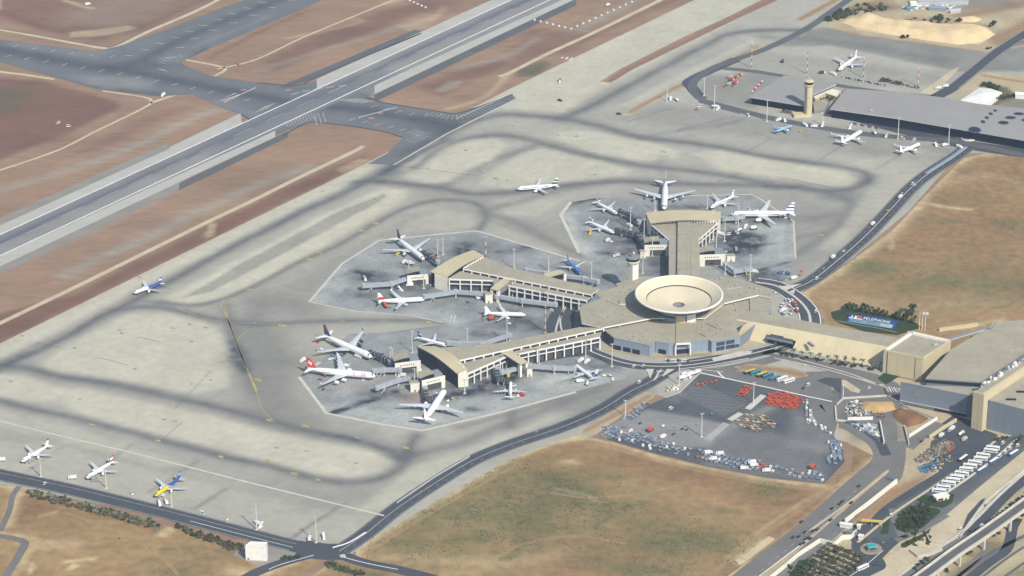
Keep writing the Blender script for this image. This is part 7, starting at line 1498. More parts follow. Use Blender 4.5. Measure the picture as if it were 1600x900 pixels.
# ---- cars on roads and in the car parks
CARS = [(1426, 288, 'van', v_white, "first white van on the perimeter road, nearest the hangar end"), (1429, 290, 'car', v_white, "white car just behind the first van on the perimeter road"), (1407, 309, 'truck', v_white, "truck on the perimeter road below the first vans"), (1409, 303, 'car', v_beige, "beige car on the perimeter road beside the truck"), (1388, 331, 'van', v_yellow, "yellowish van halfway along the perimeter road"), (1364, 351, 'truck', v_white, "large white truck on the perimeter road's left lane"), (1318, 393, 'car', v_white, "white car entering the perimeter road from the apron"), (1302, 403, 'truck', v_white, "white truck near the lower end of the perimeter road"), (1298, 405, 'car', v_dark, "dark car beside the white truck on the perimeter road"), (1276, 436, 'van', v_white, "white van at the perimeter road's junction"), (1286, 421, 'car', v_grey, "grey car near the perimeter road's junction"), (1275, 487, 'van', v_white, "white van at the tunnel approach behind the link"), (1237, 474, 'car', v_white, "white car on the curve behind the hub"), (1211, 459, 'car', v_white, "white car at the hub's rear corner"), (1218, 449, 'car', v_white, "white car at the three-way junction behind the hub"),
        (1213, 535, 'van', v_white, "white van coming out of the tunnel mouth"), (1213, 545, 'car', v_white, "white car just out of the tunnel mouth"), (1257, 572, 'car', v_white, "white car on the road by the palm row"), (1263, 602, 'van', v_white, "white van right of the parked buses"), (1255, 607, 'car', v_dark, "dark car right of the parked buses"), (1358, 607, 'car', v_white, "white car on the wide road near the pit"), (1300, 609, 'car', v_beige, "beige car by the dark island"), (999, 598, 'van', v_white, "white van on the perimeter road under the junction"), (838, 676, 'car', v_grey, "grey car on the near perimeter road"), (70, 756, 'car', v_white, "white car on the lower perimeter road at left"), (990, 573, 'car', v_white, "white car on the road in front of the hub"), (1005, 572, 'car', v_white, "second white car in front of the hub"), (1393, 806, 'van', v_white, "white van on the loop road by the dark trees"), (1318, 820, 'car', v_white, "white car at the checkpoint by the long wall"), (1501, 828, 'van', v_white, "white van on the highway ramp"), (1487, 862, 'car', v_white, "white car on the viaduct approach"), (1540, 790, 'car', v_grey, "grey car on the highway"), (1567, 693, 'van', v_white, "white van in the bus park by the tree"), (1578, 702, 'van', v_white, "first white van in the bus park's right lane"), (1571, 708, 'van', v_white, "second white van in the bus park's right lane"), (1590, 697, 'van', v_white, "third white van in the bus park's right lane"), (1562, 714, 'van', v_white, "last white van in the bus park's right lane"), (1471, 682, 'truck', v_white, "white truck by the pit road wall"), (1488, 671, 'truck', v_white, "first white truck in the loading yard"), (1484, 673, 'van', v_white, "white van in the loading yard"), (1502, 679, 'tanker', v_white, "white round tank truck in the loading yard"), (1507, 688, 'truck', v_beige, "beige truck in the loading yard"), (1440, 690, 'car', v_dark, "dark car on the ramp beside the pit"), (1285, 745, 'car', v_grey, "grey car at the yard's right corner")]
for x, y, k, m, lab in CARS:
    vehicle(k, m, x, y, (10, -9), lab, "vehicles on the roads")
for i in range(12): vehicle('car', [v_white, v_dark, v_grey, v_white, v_white][i % 5], 1040 + i * 3.2, 563.5 + .5 * (i % 3), (2, -8), "car in the row parked before the hub's entrance", "cars parked before the hub entrance")
for i in range(26):
    x = 1232 + random.uniform(-12, 14) ; y = 482 + random.uniform(-12, 14)
    if x < 1216 + (y - 470) * .2: continue
    vehicle(random.choice(['car', 'van', 'cart', 'container']), random.choice([v_white, v_red, v_grey, v_white, v_cart2]), x, y, (6, 5), "vehicle in the jumble of parked cars behind the hub's right corner", "vehicles behind the hub corner")
for i, (x, y) in enumerate([(1221, 871), (1226, 869), (1229, 863), (1232, 861), (1236, 862), (1209, 860), (1218, 859), (1228, 852), (1240, 850), (1247, 848)]): vehicle('car', v_dark, x + 30, y - 20, (10, -9), "dark car on the main road at the lower right", "dark cars on the main road")
for i, (x, y) in enumerate([(1300, 795), (1312, 788), (1316, 784), (1330, 786), (1342, 760), (1298, 833 - 20), (1252, 816)]): vehicle('car', v_dark, x, y, (10, -9), "dark car on the upper part of the main road", "dark cars on the upper main road")
for pos in ((1140, 122), (1146, 120), (1150, 122), (1143, 126), (1135, 128), (1156, 119), (1149, 131), (1138, 133), (1132, 136), (1145, 135), (1152, 127)):
    vehicle(random.choice(['car', 'truck', 'cart']), random.choice([v_white, v_red, v_cart2, v_red, v_orange]), pos[0], pos[1], (8, -4), "vehicle in the small car park inside the service road bend", "vehicles inside the service road bend")
for k in range(10): vehicle('cart', v_red if k % 3 else v_white, 1176 + k * 1.6, 144 - k * 1.7, (8, -8), "red cart in the line beside the smaller hangar", "red carts beside the hangar")
for k in range(16): vehicle('car', [v_white, v_grey, v_dark, v_cart2][k % 4], 1330 + k * 2.8, 193 + k * .55, (3, 8), "car in the long row parked before the long hangar", "cars parked before the long hangar")
for k in range(14): vehicle('car', [v_white, v_grey, v_dark][k % 3], 1316 + k * 5 + random.random() * 2, 121 + k * 1.0, (6, 3), "car in the loose row behind the long hangar", "cars behind the long hangar")
# taxiway signs: small dark boards on the pale concrete
tsm = MB(); tsm.box(0, 0, .5, 3.2, .4, 1.0, v_grey); tsm.bar((-1.2, 0, 0), (-1.2, 0, .5), .2, .2, metal_m); tsm.bar((1.2, 0, 0), (1.2, 0, .5), .2, .2, metal_m); ts_me = tsm.mesh("taxiway_sign")
for x, y in ((17, 597), (117, 545), (187, 517), (190, 522), (300, 535), (297, 508), (322, 513), (211, 578), (300, 601), (330, 595), (126, 625), (275, 659), (257, 657), (433, 701), (480, 706), (557, 725), (558, 686), (670, 264), (775, 280), (793, 283), (930, 274), (930, 240), (803, 197), (872, 212), (901, 214), (1200, 288), (1036, 237), (397, 507), (505, 300), (585, 312), (35, 526), (218, 434), (728, 236), (932, 262), (1040, 239)):
    p = P(x, y); o = bpy.data.objects.new("taxiway_sign", ts_me); o.location = (p.x, p.y, .28); o.rotation_euler = (0, 0, random.uniform(-.4, .4)); COL.objects.link(o); tag(o, "small dark sign board standing alone on pale taxiway concrete", "sign", "taxiway sign boards")
# ------------------------------------------------------------------ trees and shrubs
def crown_mesh(name, n, rx, rz, zc, m, leaf=.7, seed=0, clump=5):
    r = random.Random(seed); b = MB()
    cl = [(r.gauss(0, .45) * rx, r.gauss(0, .45) * rx, zc + r.gauss(0, .35) * rz, r.uniform(.35, .6)) for _ in range(clump)]
    for i in range(n):
        c = r.choice(cl); th = r.uniform(0, 6.283); ph = math.acos(r.uniform(-.6, 1)); q = r.uniform(.55, 1.05)
        p = Vector((c[0] + c[3] * rx * q * math.sin(ph) * math.cos(th), c[1] + c[3] * rx * q * math.sin(ph) * math.sin(th), max(.15, c[2] + c[3] * rz * q * math.cos(ph))))
        nrm = Vector((r.gauss(0, 1), r.gauss(0, 1), r.gauss(.6, 1))).normalized(); u = nrm.orthogonal().normalized(); w = nrm.cross(u); s = leaf * r.uniform(.6, 1.3)
        a = r.uniform(0, 3.14); u, w = u * math.cos(a) + w * math.sin(a), w * math.cos(a) - u * math.sin(a)
        b.poly([p - u * s - w * s * .5, p + u * s - w * s * .6, p + u * s * .7 + w * s * .6, p - u * s * .8 + w * s * .5], m)
    return b.mesh("crown")
def trunk_mesh(h, r0=.25, limbs=3, seed=1):
    r = random.Random(seed); b = MB(); b.lathe([(r0, 0), (r0 * .7, h * .6), (r0 * .3, h)], bark_m, (0, 0), 6)
    for k in range(limbs):
        a = 6.28 * k / limbs + r.random(); b.bar((0, 0, h * .55), (math.cos(a) * h * .4, math.sin(a) * h * .4, h * (.85 + .2 * r.random())), r0 * .5, r0 * .5, bark_m)
    return b.mesh("trunk")
PL = {}
def plant(kind, px, py, label, cat, group, s=1., name=None):
    if kind not in PL:
        spec = {'dark': (foliage_m, 130, 3.2, 3.0, 4.2, 2.2), 'olive': (olive_m, 90, 1.9, 1.5, 2.1, 1.0), 'shrub': (olive_m, 90, 1.9, 1.3, 1.1, .3), 'pale': (palegreen_m, 90, 1.7, 1.3, 1.1, .3), 'russet': (russet_m, 90, 1.8, 1.1, 1.0, .3), 'green': (foliage_m, 90, 1.8, 1.3, 1.1, .3)}[kind]
        PL[kind] = [(crown_mesh("crown", spec[1], spec[2], spec[3], spec[4], spec[0], .62 if kind != 'dark' else .85, 10 + k), trunk_mesh(spec[4], .2 if kind != 'dark' else .32, 3, k) if spec[5] > .5 else trunk_mesh(spec[4] * .8, .1, 4, k)) for k in range(4)]
    c, tr = random.choice(PL[kind]); p = P(px, py)
    t = thing(cat.replace(' ', '_'), label, cat, (p.x, p.y, .15), random.uniform(0, 6.28), group)
    k = s * random.uniform(.8, 1.2); t.scale = (k, k, k * random.uniform(.85, 1.15))
    part("crown", c, t); part("trunk", tr, t)
    return t
for i in range(92):
    t = random.random(); x = 45 + 212 * t; y = 770 + 54 * t + random.uniform(-3, 6)
    k = random.choice(['shrub', 'pale', 'russet', 'shrub', 'pale', 'pale', 'shrub'])
    plant(k, x, y, {'shrub': "olive shrub", 'pale': "pale grey-green shrub", 'russet': "russet shrub", 'green': "dark green shrub"}[k] + " in the long hedge under the lower perimeter road", "shrub", "hedge shrubs, long left run", 1.25)
for i in range(46):
    t = random.random(); x = 276 + 102 * t; y = 824 + 34 * t + random.uniform(-3, 5)
    k = random.choice(['shrub', 'russet', 'russet', 'green', 'shrub'])
    plant(k, x, y, {'shrub': "olive shrub", 'russet': "russet shrub", 'green': "dark green shrub"}[k] + " in the shorter hedge left of the white hut", "shrub", "hedge shrubs, short right run", 1.25)
for x, y, s in ((448, 872, 1.3), (456, 874, 1.5), (465, 872, 1.1), (442, 874, 1.)): plant('green', x, y, "green bush in the clump between white hut and crossroads", "bush", "bushes by the hut", s)
for k in range(20): plant(random.choice(['green', 'green', 'shrub']), 512 + k * 2.8 + random.random() * 3, 884 + k * .8 + random.uniform(-2, 3), "bush in the green bank below the crossroads", "bush", "bushes below the crossroads", 1.5 if k < 6 else 1.1)
for i, (x, y, s) in enumerate([(1318, 483, .7), (1324, 482, 1.15), (1331, 484, 1.25), (1338, 486, 1.), (1345, 487, .9), (1352, 489, 1.2), (1359, 490, .9), (1368, 492, 1.2), (1376, 494, 1.3), (1384, 495, .9), (1396, 497, .9), (1403, 499, 1.2), (1411, 501, 1.25), (1418, 502, 1.1), (1424, 504, .9), (1425, 492, 1.3), (1430, 500, .8)]): plant('dark', x, y, "dark evergreen tree in the row behind the blue lawn sign", "tree", "trees behind the lawn sign", s * .95)
for k in range(95):
    i, j = k % 12, k // 12; x = 1296 + i * 5.0 - j * 6.6 + random.uniform(-.6, .6); y = 853 + i * 2.0 + j * 6.0 + random.uniform(-.6, .6)
    if y > 907 or x > 1350 or x < 1245: continue
    plant('olive', x, y, "small olive tree in the grid of the walled orchard", "tree", "orchard trees", .95)
for k in range(130):
    x = 1400 + 64 * random.random(); y = 792 + 36 * random.random()
    if not pip([(1398, 820), (1410, 800), (1435, 790), (1466, 795), (1440, 826), (1412, 832)], np.array([x]), np.array([y]))[0]: continue
    plant('dark' if x > 1420 else 'green', x, y, "dark tree in the dense grove inside the loop road", "tree", "trees in the loop road grove", .55 if x > 1420 else .9)
for k in range(16): plant('green', 1412 + 40 * random.random(), 853 - 24 * random.random() * 1, "green bush on the bank between loop road and highway", "bush", "bushes by the highway", .9)
for k in range(14): plant('green', 1230 + 36 * random.random(), 884 + 22 * random.random() - 3, "green bush on the lawn beside the orchard wall", "bush", "bushes beside the orchard wall", .8)
for x, y in ((1470, 782), (1478, 780), (1484, 776), (1462, 784), (1455, 782)): plant('green', x, y, "bush round the low cream kiosk at the bus park's end", "bush", "bushes round the kiosk", .9)
for x, y in ((1559, 690), (1566, 688), (1572, 686), (1590, 690), (1594, 688), (1598, 685), (1588, 694)): plant('dark', x, y, "dark tree at the far end of the bus park", "tree", "trees at the bus park's far end", .6)
for k in range(26):
    t = k / 25.; x, y = (1535 + 52 * t, 134 + 14 * t) if k < 13 else (1587 - 48 * (t - .5) * 2, 150 + 13 * (t - .5) * 2)
    plant('dark', x + random.uniform(-2, 2), y + random.uniform(-1.5, 1.5), "dark tree in the belt round the white marquee", "tree", "trees round the marquee", .75)
for x, y in ((1282, 158), (1287, 157), (1293, 155), (1300, 157), (1304, 155), (1309, 153), (1317, 148), (1320, 145), (1225, 177), (1230, 178), (1235, 178), (1297, 160)): plant('dark', x, y, "dark tree beside the office between tower and long hangar", "tree", "trees between tower and hangar", .6)
for x, y, s in ((1302, 28, 1.), (1308, 24, 1.1), (1314, 20, 1.2), (1295, 31, 1.), (1324, 15, .8), (1340, 10, .8), (1352, 8, .8), (1464, 30, 1.3), (1469, 31, 1.2), (1498, 34, 1.1), (1552, 38, 1.2), (1412, 60, 1.2), (1544, 77, .9), (1548, 42, .8)): plant('green', x, y, "lone bush around the far sand heap", "bush", "bushes round the sand heap", s * 1.7)
for k in range(14): plant('olive', 1376 + k * 4.4 + random.random() * 2, 127 + k * .9 + random.uniform(-1, 1), "dry brown bush behind the long hangar", "bush", "dry bushes behind the hangar", 1.2 if k < 8 else .7)
for x, y in ((1440, 880), (1448, 876), (1435, 884), (1512, 866), (1517, 863), (1478, 892), (1552, 838), (1560, 834), (1590, 815), (1598, 806), (1430, 890)): plant('green', x, y, "bush on the ground beside the viaduct", "bush", "bushes beside the viaduct", 1.1)
for k in range(16): plant('russet' if k % 3 else 'green', 1527 + 76 * k / 15. + random.uniform(-1, 1), 829 - 57 * k / 15. + random.uniform(-.8, .8), "low dark shrub on the median between ramp and viaduct", "shrub", "shrubs on the highway median", .7)
for k in range(44):
    t = random.random(); plant(random.choice(['russet', 'russet', 'green', 'olive']), 1292 + 90 * t + random.uniform(-5, 5), 33 - 26 * t + random.uniform(-4, 4) + 14 * max(0, t - .5), "shrub in the dark thicket behind the left end of the sand heap", "shrub", "thicket behind the sand heap", 1.3)
for k in range(24): plant(random.choice(['russet', 'green', 'olive']), 1408 + random.random() * 76, 27 + random.random() * 10 + 2, "shrub on the dark strip behind the sand heap's middle", "shrub", "shrubs behind the sand heap's middle", .9)
# palms along the link building
def palm_mesh(seed):
    r = random.Random(seed); b = MB()
    for k in range(15):
        a = 6.283 * k / 15 + r.uniform(-.2, .2); el = r.uniform(-.1, .8); L = r.uniform(2.6, 3.6); pts = []
        for s in range(5):
            t = s / 4; x = L * t; z = 6.4 + L * (t * math.sin(el) - .55 * t * t); pts.append((x, z))
        rows = []
        for s, (x, z) in enumerate(pts):
            w = .5 * math.sin(math.pi * min(1, .15 + s / 4.2)); rows.append([(x * math.cos(a) - w * math.sin(a), x * math.sin(a) + w * math.cos(a), z - .12), (x * math.cos(a), x * math.sin(a), z), (x * math.cos(a) + w * math.sin(a), x * math.sin(a) - w * math.cos(a), z - .12)])
        b.grid(rows, palegreen_m if k % 4 == 0 else olive_m, smooth=False)
    c = b.mesh("crown"); b = MB(); b.lathe([(.38, 0), (.28, 3), (.25, 6.4)], bark_m, (0, 0), 7); return c, b.mesh("trunk")
pms = [palm_mesh(k) for k in range(3)]
for k in range(12):
    t = k / 11.; p = P(1226 + 148 * t, 556 + 22.5 * t); o = thing("palm_tree", "palm tree in the row along the slanted side of the link building", "palm tree", (p.x, p.y, .2), random.uniform(0, 6), "palms along the link building"); s = random.uniform(.85, 1.1) * 1.1; o.scale = (s, s, s)
    c, tr = pms[k % 3]; part("crown", c, o); part("trunk", tr, o)
for k in range(46):
    t = random.random(); plant('russet' if random.random() < .5 else 'green', 1220 + 156 * t, 554 + 25 * t + random.uniform(-1.5, 2.5), "low bush under the palm row of the link building", "bush", "bushes under the palms", .8)

# ------------------------------------------------------------------ sign, flags, walls, works
q0, q1 = P(1321.5, 502.5, .8), P(1396.5, 514.5, .8); r0, r1 = P(1328, 489, 3.4), P(1403.5, 502, 3.4)
sg = thing("lawn_sign", "large blue billboard lying on the lawn with white lettering", "sign", q0); off = -Vector(q0)
u = (q1 - q0); v = (r0 - q0); nv = u.cross(v).normalized()
def sq(s, t, d): return q0 + off + u * s + v * t + nv * d
blue_b = mat("sign_blue", (.018, .062, .18), var=.12, scale=.05); strip_b = mat("sign_strip", (.12, .22, .27), var=.3, scale=.09); pale_b = mat("sign_pale", (.30, .40, .40), var=.2, scale=.1)
def plate(name, s0, s1, t0, t1, d0, d1, m, par):
    b = MB(); lo = [sq(s0, t0, d0), sq(s1, t0, d0), sq(s1, t1, d0), sq(s0, t1, d0)]; hi = [sq(s0, t0, d1), sq(s1, t0, d1), sq(s1, t1, d1), sq(s0, t1, d1)]
    for i in range(4): b.poly([lo[i], lo[(i + 1) % 4], hi[(i + 1) % 4], hi[i]], m)
    b.poly(hi, m); b.poly(lo[::-1], m); return b.build(name, par)
pn_ = plate("board", 0, 1, 0, 1, -.6, 0, blue_b, sg)
plate("picture_strip", .05, .70, .05, .44, .005, .06, strip_b, pn_); plate("picture_strip", .70, .95, .07, .46, .005, .06, pale_b, pn_); plate("caption_line", .02, .30, .46, .54, .005, .06, whitep_m, pn_); plate("edge_line", .30, .86, .44, .48, .005, .06, palegreen_m, pn_)
plate("logo_patch", .17, .24, .56, .82, .005, .08, v_orange, pn_); plate("logo_patch", .13, .17, .52, .78, .005, .08, whitep_m, pn_); plate("logo_patch", .24, .28, .60, .80, .005, .08, v_orange, pn_); plate("logo_patch", .06, .09, .60, .76, .005, .08, whitep_m, pn_)
cu = bpy.data.curves.new("lettering", 'FONT'); cu.body = "PELEPHONE"; cu.size = 1; cu.align_x = 'LEFT'; cu.extrude = 0
to = bpy.data.objects.new("tmp", cu); me = bpy.data.meshes.new_from_object(to); bpy.data.objects.remove(to); bpy.data.curves.remove(cu); me.materials.clear(); me.materials.append(whitep_m)
xm = max(v_.co.x for v_ in me.vertices); ym = max(v_.co.y for v_ in me.vertices)
for v_ in me.vertices: v_.co = sq(.31 + .56 * v_.co.x / xm, .54 + .28 * v_.co.y / ym, .09)
part("lettering", me, pn_)
for s in (.1, .5, .9):
    b = MB(); e = sq(s, 1, -.3); b.bar(e, Vector((e.x, e.y, .2)), .3, .3, metal_m); b.build("prop", sg)
wl = thing("flower_kerb", "thin white flower border on the lawn in front of the blue sign", "kerb", (0, 0, 0)); b = MB(); ribbon(b, [(1308, 502), (1340, 508), (1375, 514), (1401, 520)], 1.6, .5, palegreen_m); b.build("border", wl)
flag_w = mat("flag_white", (.75, .75, .78), var=.05)
for i, (x, yb, yt) in enumerate(((1436, 516, 480), (1440.5, 516.5, 481), (1445, 517, 481))):
    p = P(x, yb); h = 19.; t = thing("flagpole", ("tall pole with a bare top, left of three by the stone block", "tall pole with a white and blue flag, middle of three by the stone block", "tall pole with a small flag, right of three by the stone block")[i], "flagpole", p, 0, "flagpoles by the stone block")
    b = MB(); b.lathe([(.35, 0), (.22, h)], cream_m, (0, 0), 8); b.build("pole", t)
    if i:
        L = 4.2 if i == 1 else 2.6; b = MB(); b.grid([[(L * k / 6, .25 * math.sin(k * 1.3), h - .2), (L * k / 6, .25 * math.sin(k * 1.3 + .4), h - 2.6)] for k in range(7)], flag_w, smooth=True); f = b.build("flag", t)
        for zz in (.5, 1.9):
            b = MB(); b.grid([[(L * k / 6, .25 * math.sin(k * 1.3 + .1) - .04, h - .2 - zz), (L * k / 6, .25 * math.sin(k * 1.3 + .1) - .04, h - .5 - zz)] for k in range(7)], p_blue, smooth=True); b.build("flag_stripe", f)
    else:
        b = MB(); b.lathe([(.01, h), (.4, h + .2), (.01, h + .7)], cream_m, (0, 0), 8); b.build("finial", t)
def wall_run(name, label, pts, h, w, m, cat="wall", z0=0., capm=None):
    t = thing(name, label, cat, (0, 0, 0))
    g = [P(*q) for q in pts]
    for a, c in zip(g[:-1], g[1:]):
        L = (c - a).length; n = max(1, int(L / 12))
        for k in range(n):
            p, q = a.lerp(c, k / n), a.lerp(c, (k + 1) / n); d = (q - p) * .004; b = MB(); b.bar(p + d + Vector((0, 0, h / 2 + z0)), q - d + Vector((0, 0, h / 2 + z0)), w, h, m); b.build("wall_section", t)
    return t
wall_run("boundary_wall", "long straight cream wall between the main road and the red soil", [(1320, 818), (1362, 786), (1401, 755)], 4.2, 1.4, cream_m); wall_run("boundary_wall", "short return wall at the top of the long cream wall", [(1401, 755), (1385, 749)], 3, .6, slate_m)
wall_run("orchard_wall", "stepped cream wall around the orchard and lawn", [(1196, 912), (1226, 888), (1247, 870), (1281, 848), (1303, 854), (1316, 843), (1330, 842), (1338, 834)], 4., 1.0, cream_m)
wall_run("pit_fence", "pale fence along the upper side of the construction pit", [(1307, 634), (1318, 624), (1385, 620), (1420, 640), (1462, 656)], 2.2, .5, kerb_m, "fence"); wall_run("pit_fence", "white hoarding on the lower side of the construction pit", [(1324, 657), (1364, 656)], 3.2, .6, whitep_m, "fence"); wall_run("pit_fence", "pale kerb wall at the left of the construction pit", [(1305, 636), (1307, 658), (1324, 659)], 1.6, 1.6, kerb_m, "wall"); wall_run("pit_fence", "white wall along the ramp right of the pit", [(1420, 684), (1442, 670), (1464, 656)], 3., 1.0, whitep_m, "wall"); wall_run("ramp_wall", "cream retaining wall between ramp and loading yard", [(1452, 686), (1474, 671), (1494, 659)], 3.4, 1.3, stone_m, "wall"); wall_run("pit_fence", "cream wall between the small compound and the side road", [(1375, 662), (1381, 694)], 3.2, .9, cream_m, "wall"); wall_run("pit_fence", "pale fence along the lower edge of the small compound", [(1322, 660), (1345, 672), (1374, 690)], 1.8, .4, blue_clad_m, "fence"); wall_run("ramp_wall", "dark edged wall between side road and ramp", [(1413, 668), (1420, 696)], 2.6, .8, kerb_m, "wall")
wall_run("road_barrier", "thin metal fence beside the near perimeter road", [(620, 787), (680, 746), (734, 714)], 1.6, .3, metal_m, "fence")
wall_run("field_wall", "low pale bank wall on the field beside the main road", [(1150, 880), (1162, 876), (1175, 865), (1205, 842)], 1.6, 5., tan_m, "bank")
for i, (a, c, lab) in enumerate((((1405, 612), (1398, 603), ""), )): pass
bm_ = thing("striped_canopy", "striped ramp canopy of pale ribs at the left of the blue-grey wall", "canopy", (0, 0, 0))
for k in range(6):
    a, c = P(1384 + k * 4.2, 604 + k * .6, 3), P(1391 + k * 4.0, 618 - k * .5, 3); b = MB(); b.bar(a, c, .9, .6, whitep_m if k % 2 else kerb_m); b.build("canopy_rib", bm_)
    b = MB(); b.bar(Vector((a.x, a.y, 0)), Vector((a.x, a.y, 3)), .4, .4, metal_m); b.build("post", bm_)
def mound(name, label, cat, poly, h, m, cell=2.4, rough=.5, edge=10.):
    g = [P2(*q) for q in poly]; A = np.array(g); lo, hi = A.min(0) - cell, A.max(0) + cell
    xs, ys = np.arange(lo[0], hi[0], cell), np.arange(lo[1], hi[1], cell); X, Y = np.meshgrid(xs, ys, indexing='ij')
    d = segdist(g + [g[0]], X, Y) * np.where(pip(g, X, Y), 1, -1); Z = np.clip(d / edge, 0, 1); Z = h * Z * Z * (3 - 2 * Z) if False else h * np.sin(Z * math.pi / 2)
    V = []; 
    for i in range(len(xs)):
        for j in range(len(ys)):
            V.append((X[i, j], Y[i, j], (Z[i, j] * (1 + rough * mnoise.noise((X[i, j] * .06, Y[i, j] * .06, 1.3))) + (.35 * rough * mnoise.noise((X[i, j] * .3, Y[i, j] * .3, 4.)) if Z[i, j] > .2 else 0)) if d[i, j] > 0 else -.2))
    ny = len(ys); F = [(i * ny + j, (i + 1) * ny + j, (i + 1) * ny + j + 1, i * ny + j + 1) for i in range(len(xs) - 1) for j in range(ny - 1) if max(d[i, j], d[i + 1, j], d[i, j + 1], d[i + 1, j + 1]) > 0]
    me = bpy.data.meshes.new(name); me.from_pydata(V, [], F); me.materials.append(m); me.polygons.foreach_set("use_smooth", [True] * len(F)); o = bpy.data.objects.new(name, me); COL.objects.link(o); return tag(o, label, cat)
mound("sand_heap", "huge long heap of pale sand beyond the far apron", "sand heap", [(1314, 34), (1350, 22), (1366, 22), (1385, 30), (1430, 36), (1500, 40), (1540, 43), (1554, 54), (1535, 66), (1500, 70), (1440, 62), (1370, 50), (1335, 42)], 7., sand_m, 3., .45, 16)
mound("sand_heap", "pale sand hump at the start of the far orange track", "sand heap", [(1490, 28), (1520, 25), (1536, 30), (1525, 35), (1495, 35)], 2.5, sand_m, 3., .4, 8)
dirt_m = mat("brown_dirt", (.20, .105, .05), var=.25, scale=.08, fine=.2); gold_m = mat("golden_dirt", (.46, .31, .14), var=.2, scale=.08, fine=.15)
mound("dirt_mound", "mound of golden earth in the construction pit", "dirt mound", [(1342, 629), (1360, 627), (1395, 628), (1400, 640), (1372, 648), (1346, 640)], 3., gold_m, 2., .6, 8); mound("dirt_mound", "mound of dark brown earth under the blue-grey wall", "dirt mound", [(1392, 644), (1405, 638), (1430, 644), (1452, 654), (1440, 662), (1418, 668), (1398, 656)], 4., dirt_m, 2., .6, 8)
mound("dirt_mound", "small brown berm left in the red soil beside the long cream wall", "dirt mound", [(1330, 806), (1345, 795), (1350, 798), (1336, 811)], 1.2, dirt_m, 1.6, .5, 3)
def scrap(name, label, poly, n, mats, s0, s1, cat=None):
    """a heap of mixed bits nobody could count"""
    b = MB(); g = [P2(*q) for q in poly]; A = np.array(g); lo, hi = A.min(0), A.max(0); c = 0
    while c < n:
        x, y = random.uniform(lo[0], hi[0]), random.uniform(lo[1], hi[1])
        if not pip(g, np.array([x]), np.array([y]))[0]: continue
        b.box(x, y, .2, random.uniform(s0, s1), random.uniform(s0, s1) * .6, random.uniform(.3, 1.6), random.choice(mats), random.uniform(0, 3.14), bottom=False); c += 1
    o = b.build(name); o["kind"] = "stuff"; return o
scrap("building_rubble", "", [(1322, 630), (1345, 627), (1348, 640), (1360, 648), (1340, 654), (1320, 648)], 150, [v_dark, soffit_m, kerb_m, v_wood, whitep_m, v_grey], .8, 3.)
scrap("building_rubble", "", [(1360, 644), (1378, 640), (1384, 656), (1372, 656)], 50, [v_dark, v_wood, soffit_m], .8, 2.4)
scrap("compound_stores", "", [(1330, 664), (1368, 662), (1374, 685), (1350, 675)], 90, [whitep_m, kerb_m, v_cart2, blue_clad_m, cream_m], 1., 4.)
scrap("scrap_yard", "", [(1428, 718), (1450, 704), (1475, 688), (1486, 694), (1480, 708), (1450, 722), (1432, 724)], 260, [v_wood, v_wood, soffit_m, olive_m, v_grey, tan_m, olive_m], .8, 2.8); scrap("scrap_yard", "", [(1474, 690), (1490, 692), (1492, 702), (1480, 706)], 60, [v_orange, v_wood, v_wood, soffit_m], .8, 2.4); scrap("blue_scrap", "", [(1436, 732), (1452, 724), (1466, 718), (1464, 728), (1448, 739), (1438, 738)], 130, [v_blue, v_teal, v_cart, v_dark], .9, 2.6); scrap("scrap_yard", "", [(1466, 716), (1484, 712), (1490, 720), (1462, 738), (1454, 738)], 90, [v_dark, v_wood, v_beige, olive_m], .7, 2.2)
scrap("far_works", "", [(1405, 10), (1440, -8), (1500, -8), (1490, 14), (1450, 18), (1415, 18)], 160, [whitep_m, kerb_m, v_cart2, cream_m, v_dark, v_teal], 2., 8.)
for i, pts in enumerate((((1310, 590), (1400, 574)),)): pass
# kiosk, teal roundabout canopy, yellow gantry, checkpoint
k_ = thing("kiosk", "low cream kiosk with bushes at the near end of the bus park", "kiosk", P(1470, 780), .4); b = MB(); b.box(0, 0, 0, 12, 6, 3.6, cream_m); b.build("wall", k_); b = MB(); b.box(0, 0, 3.6, 13, 7, .5, whitep_m); b.build("roof", k_); b = MB(); b.box(-2, -3.1, .8, 5, .3, 1.6, glass_m); b.build("window", k_)
k_ = thing("canopy", "small teal roofed canopy standing on the roundabout", "canopy", P(1362, 859), .3); teal_r = mat("teal_roof", (.05, .30, .30), var=.1); b = MB(); taper(b, -4.4, 4.4, 3.2, 3.4, -3.6, 3.6, 2.2, 4.4, teal_r); b.build("roof", k_)
for x in (-3.8, 3.8):
    for y in (-2.6, 2.6): b = MB(); b.bar((x, y, 0), (x, y, 3.4), .3, .3, metal_m); b.build("post", k_)
k_ = thing("barrier_gate", "yellow overhead gantry across the bus park approach", "gantry", P(1362, 822), -.15); b = MB(); b.box(0, 0, 4.6, 17, 2.6, .9, v_yellow); b.build("beam", k_)
for x in (-8, 0, 8): b = MB(); b.bar((x, 0, 0), (x, 0, 4.6), .5, .5, v_yellow); b.build("post", k_)
for i, (x, y, sx, lab) in enumerate(((1322, 824, 10, "white flat canopy of the checkpoint at the foot of the long wall"), (1330, 836, 9, "grey shed roof beside the orchard's upper corner"), (1342, 826, 2.5, "slim white sentry box left of the yellow gantry"), (1345, 842, 3.5, "cream gatepost block at the orchard wall's end"))):
    k_ = thing("checkpoint_hut", lab, "hut", P(x, y), -.3); b = MB(); b.box(0, 0, 0, sx, 3.2, 3.2, (cream_m, soffit_m, whitep_m, cream_m)[i]); b.build("wall", k_); b = MB(); b.box(0, 0, 3.2, sx + 1, 4.2, .4, (whitep_m, soffit_m, whitep_m, cream_m)[i]); b.build("roof", k_)
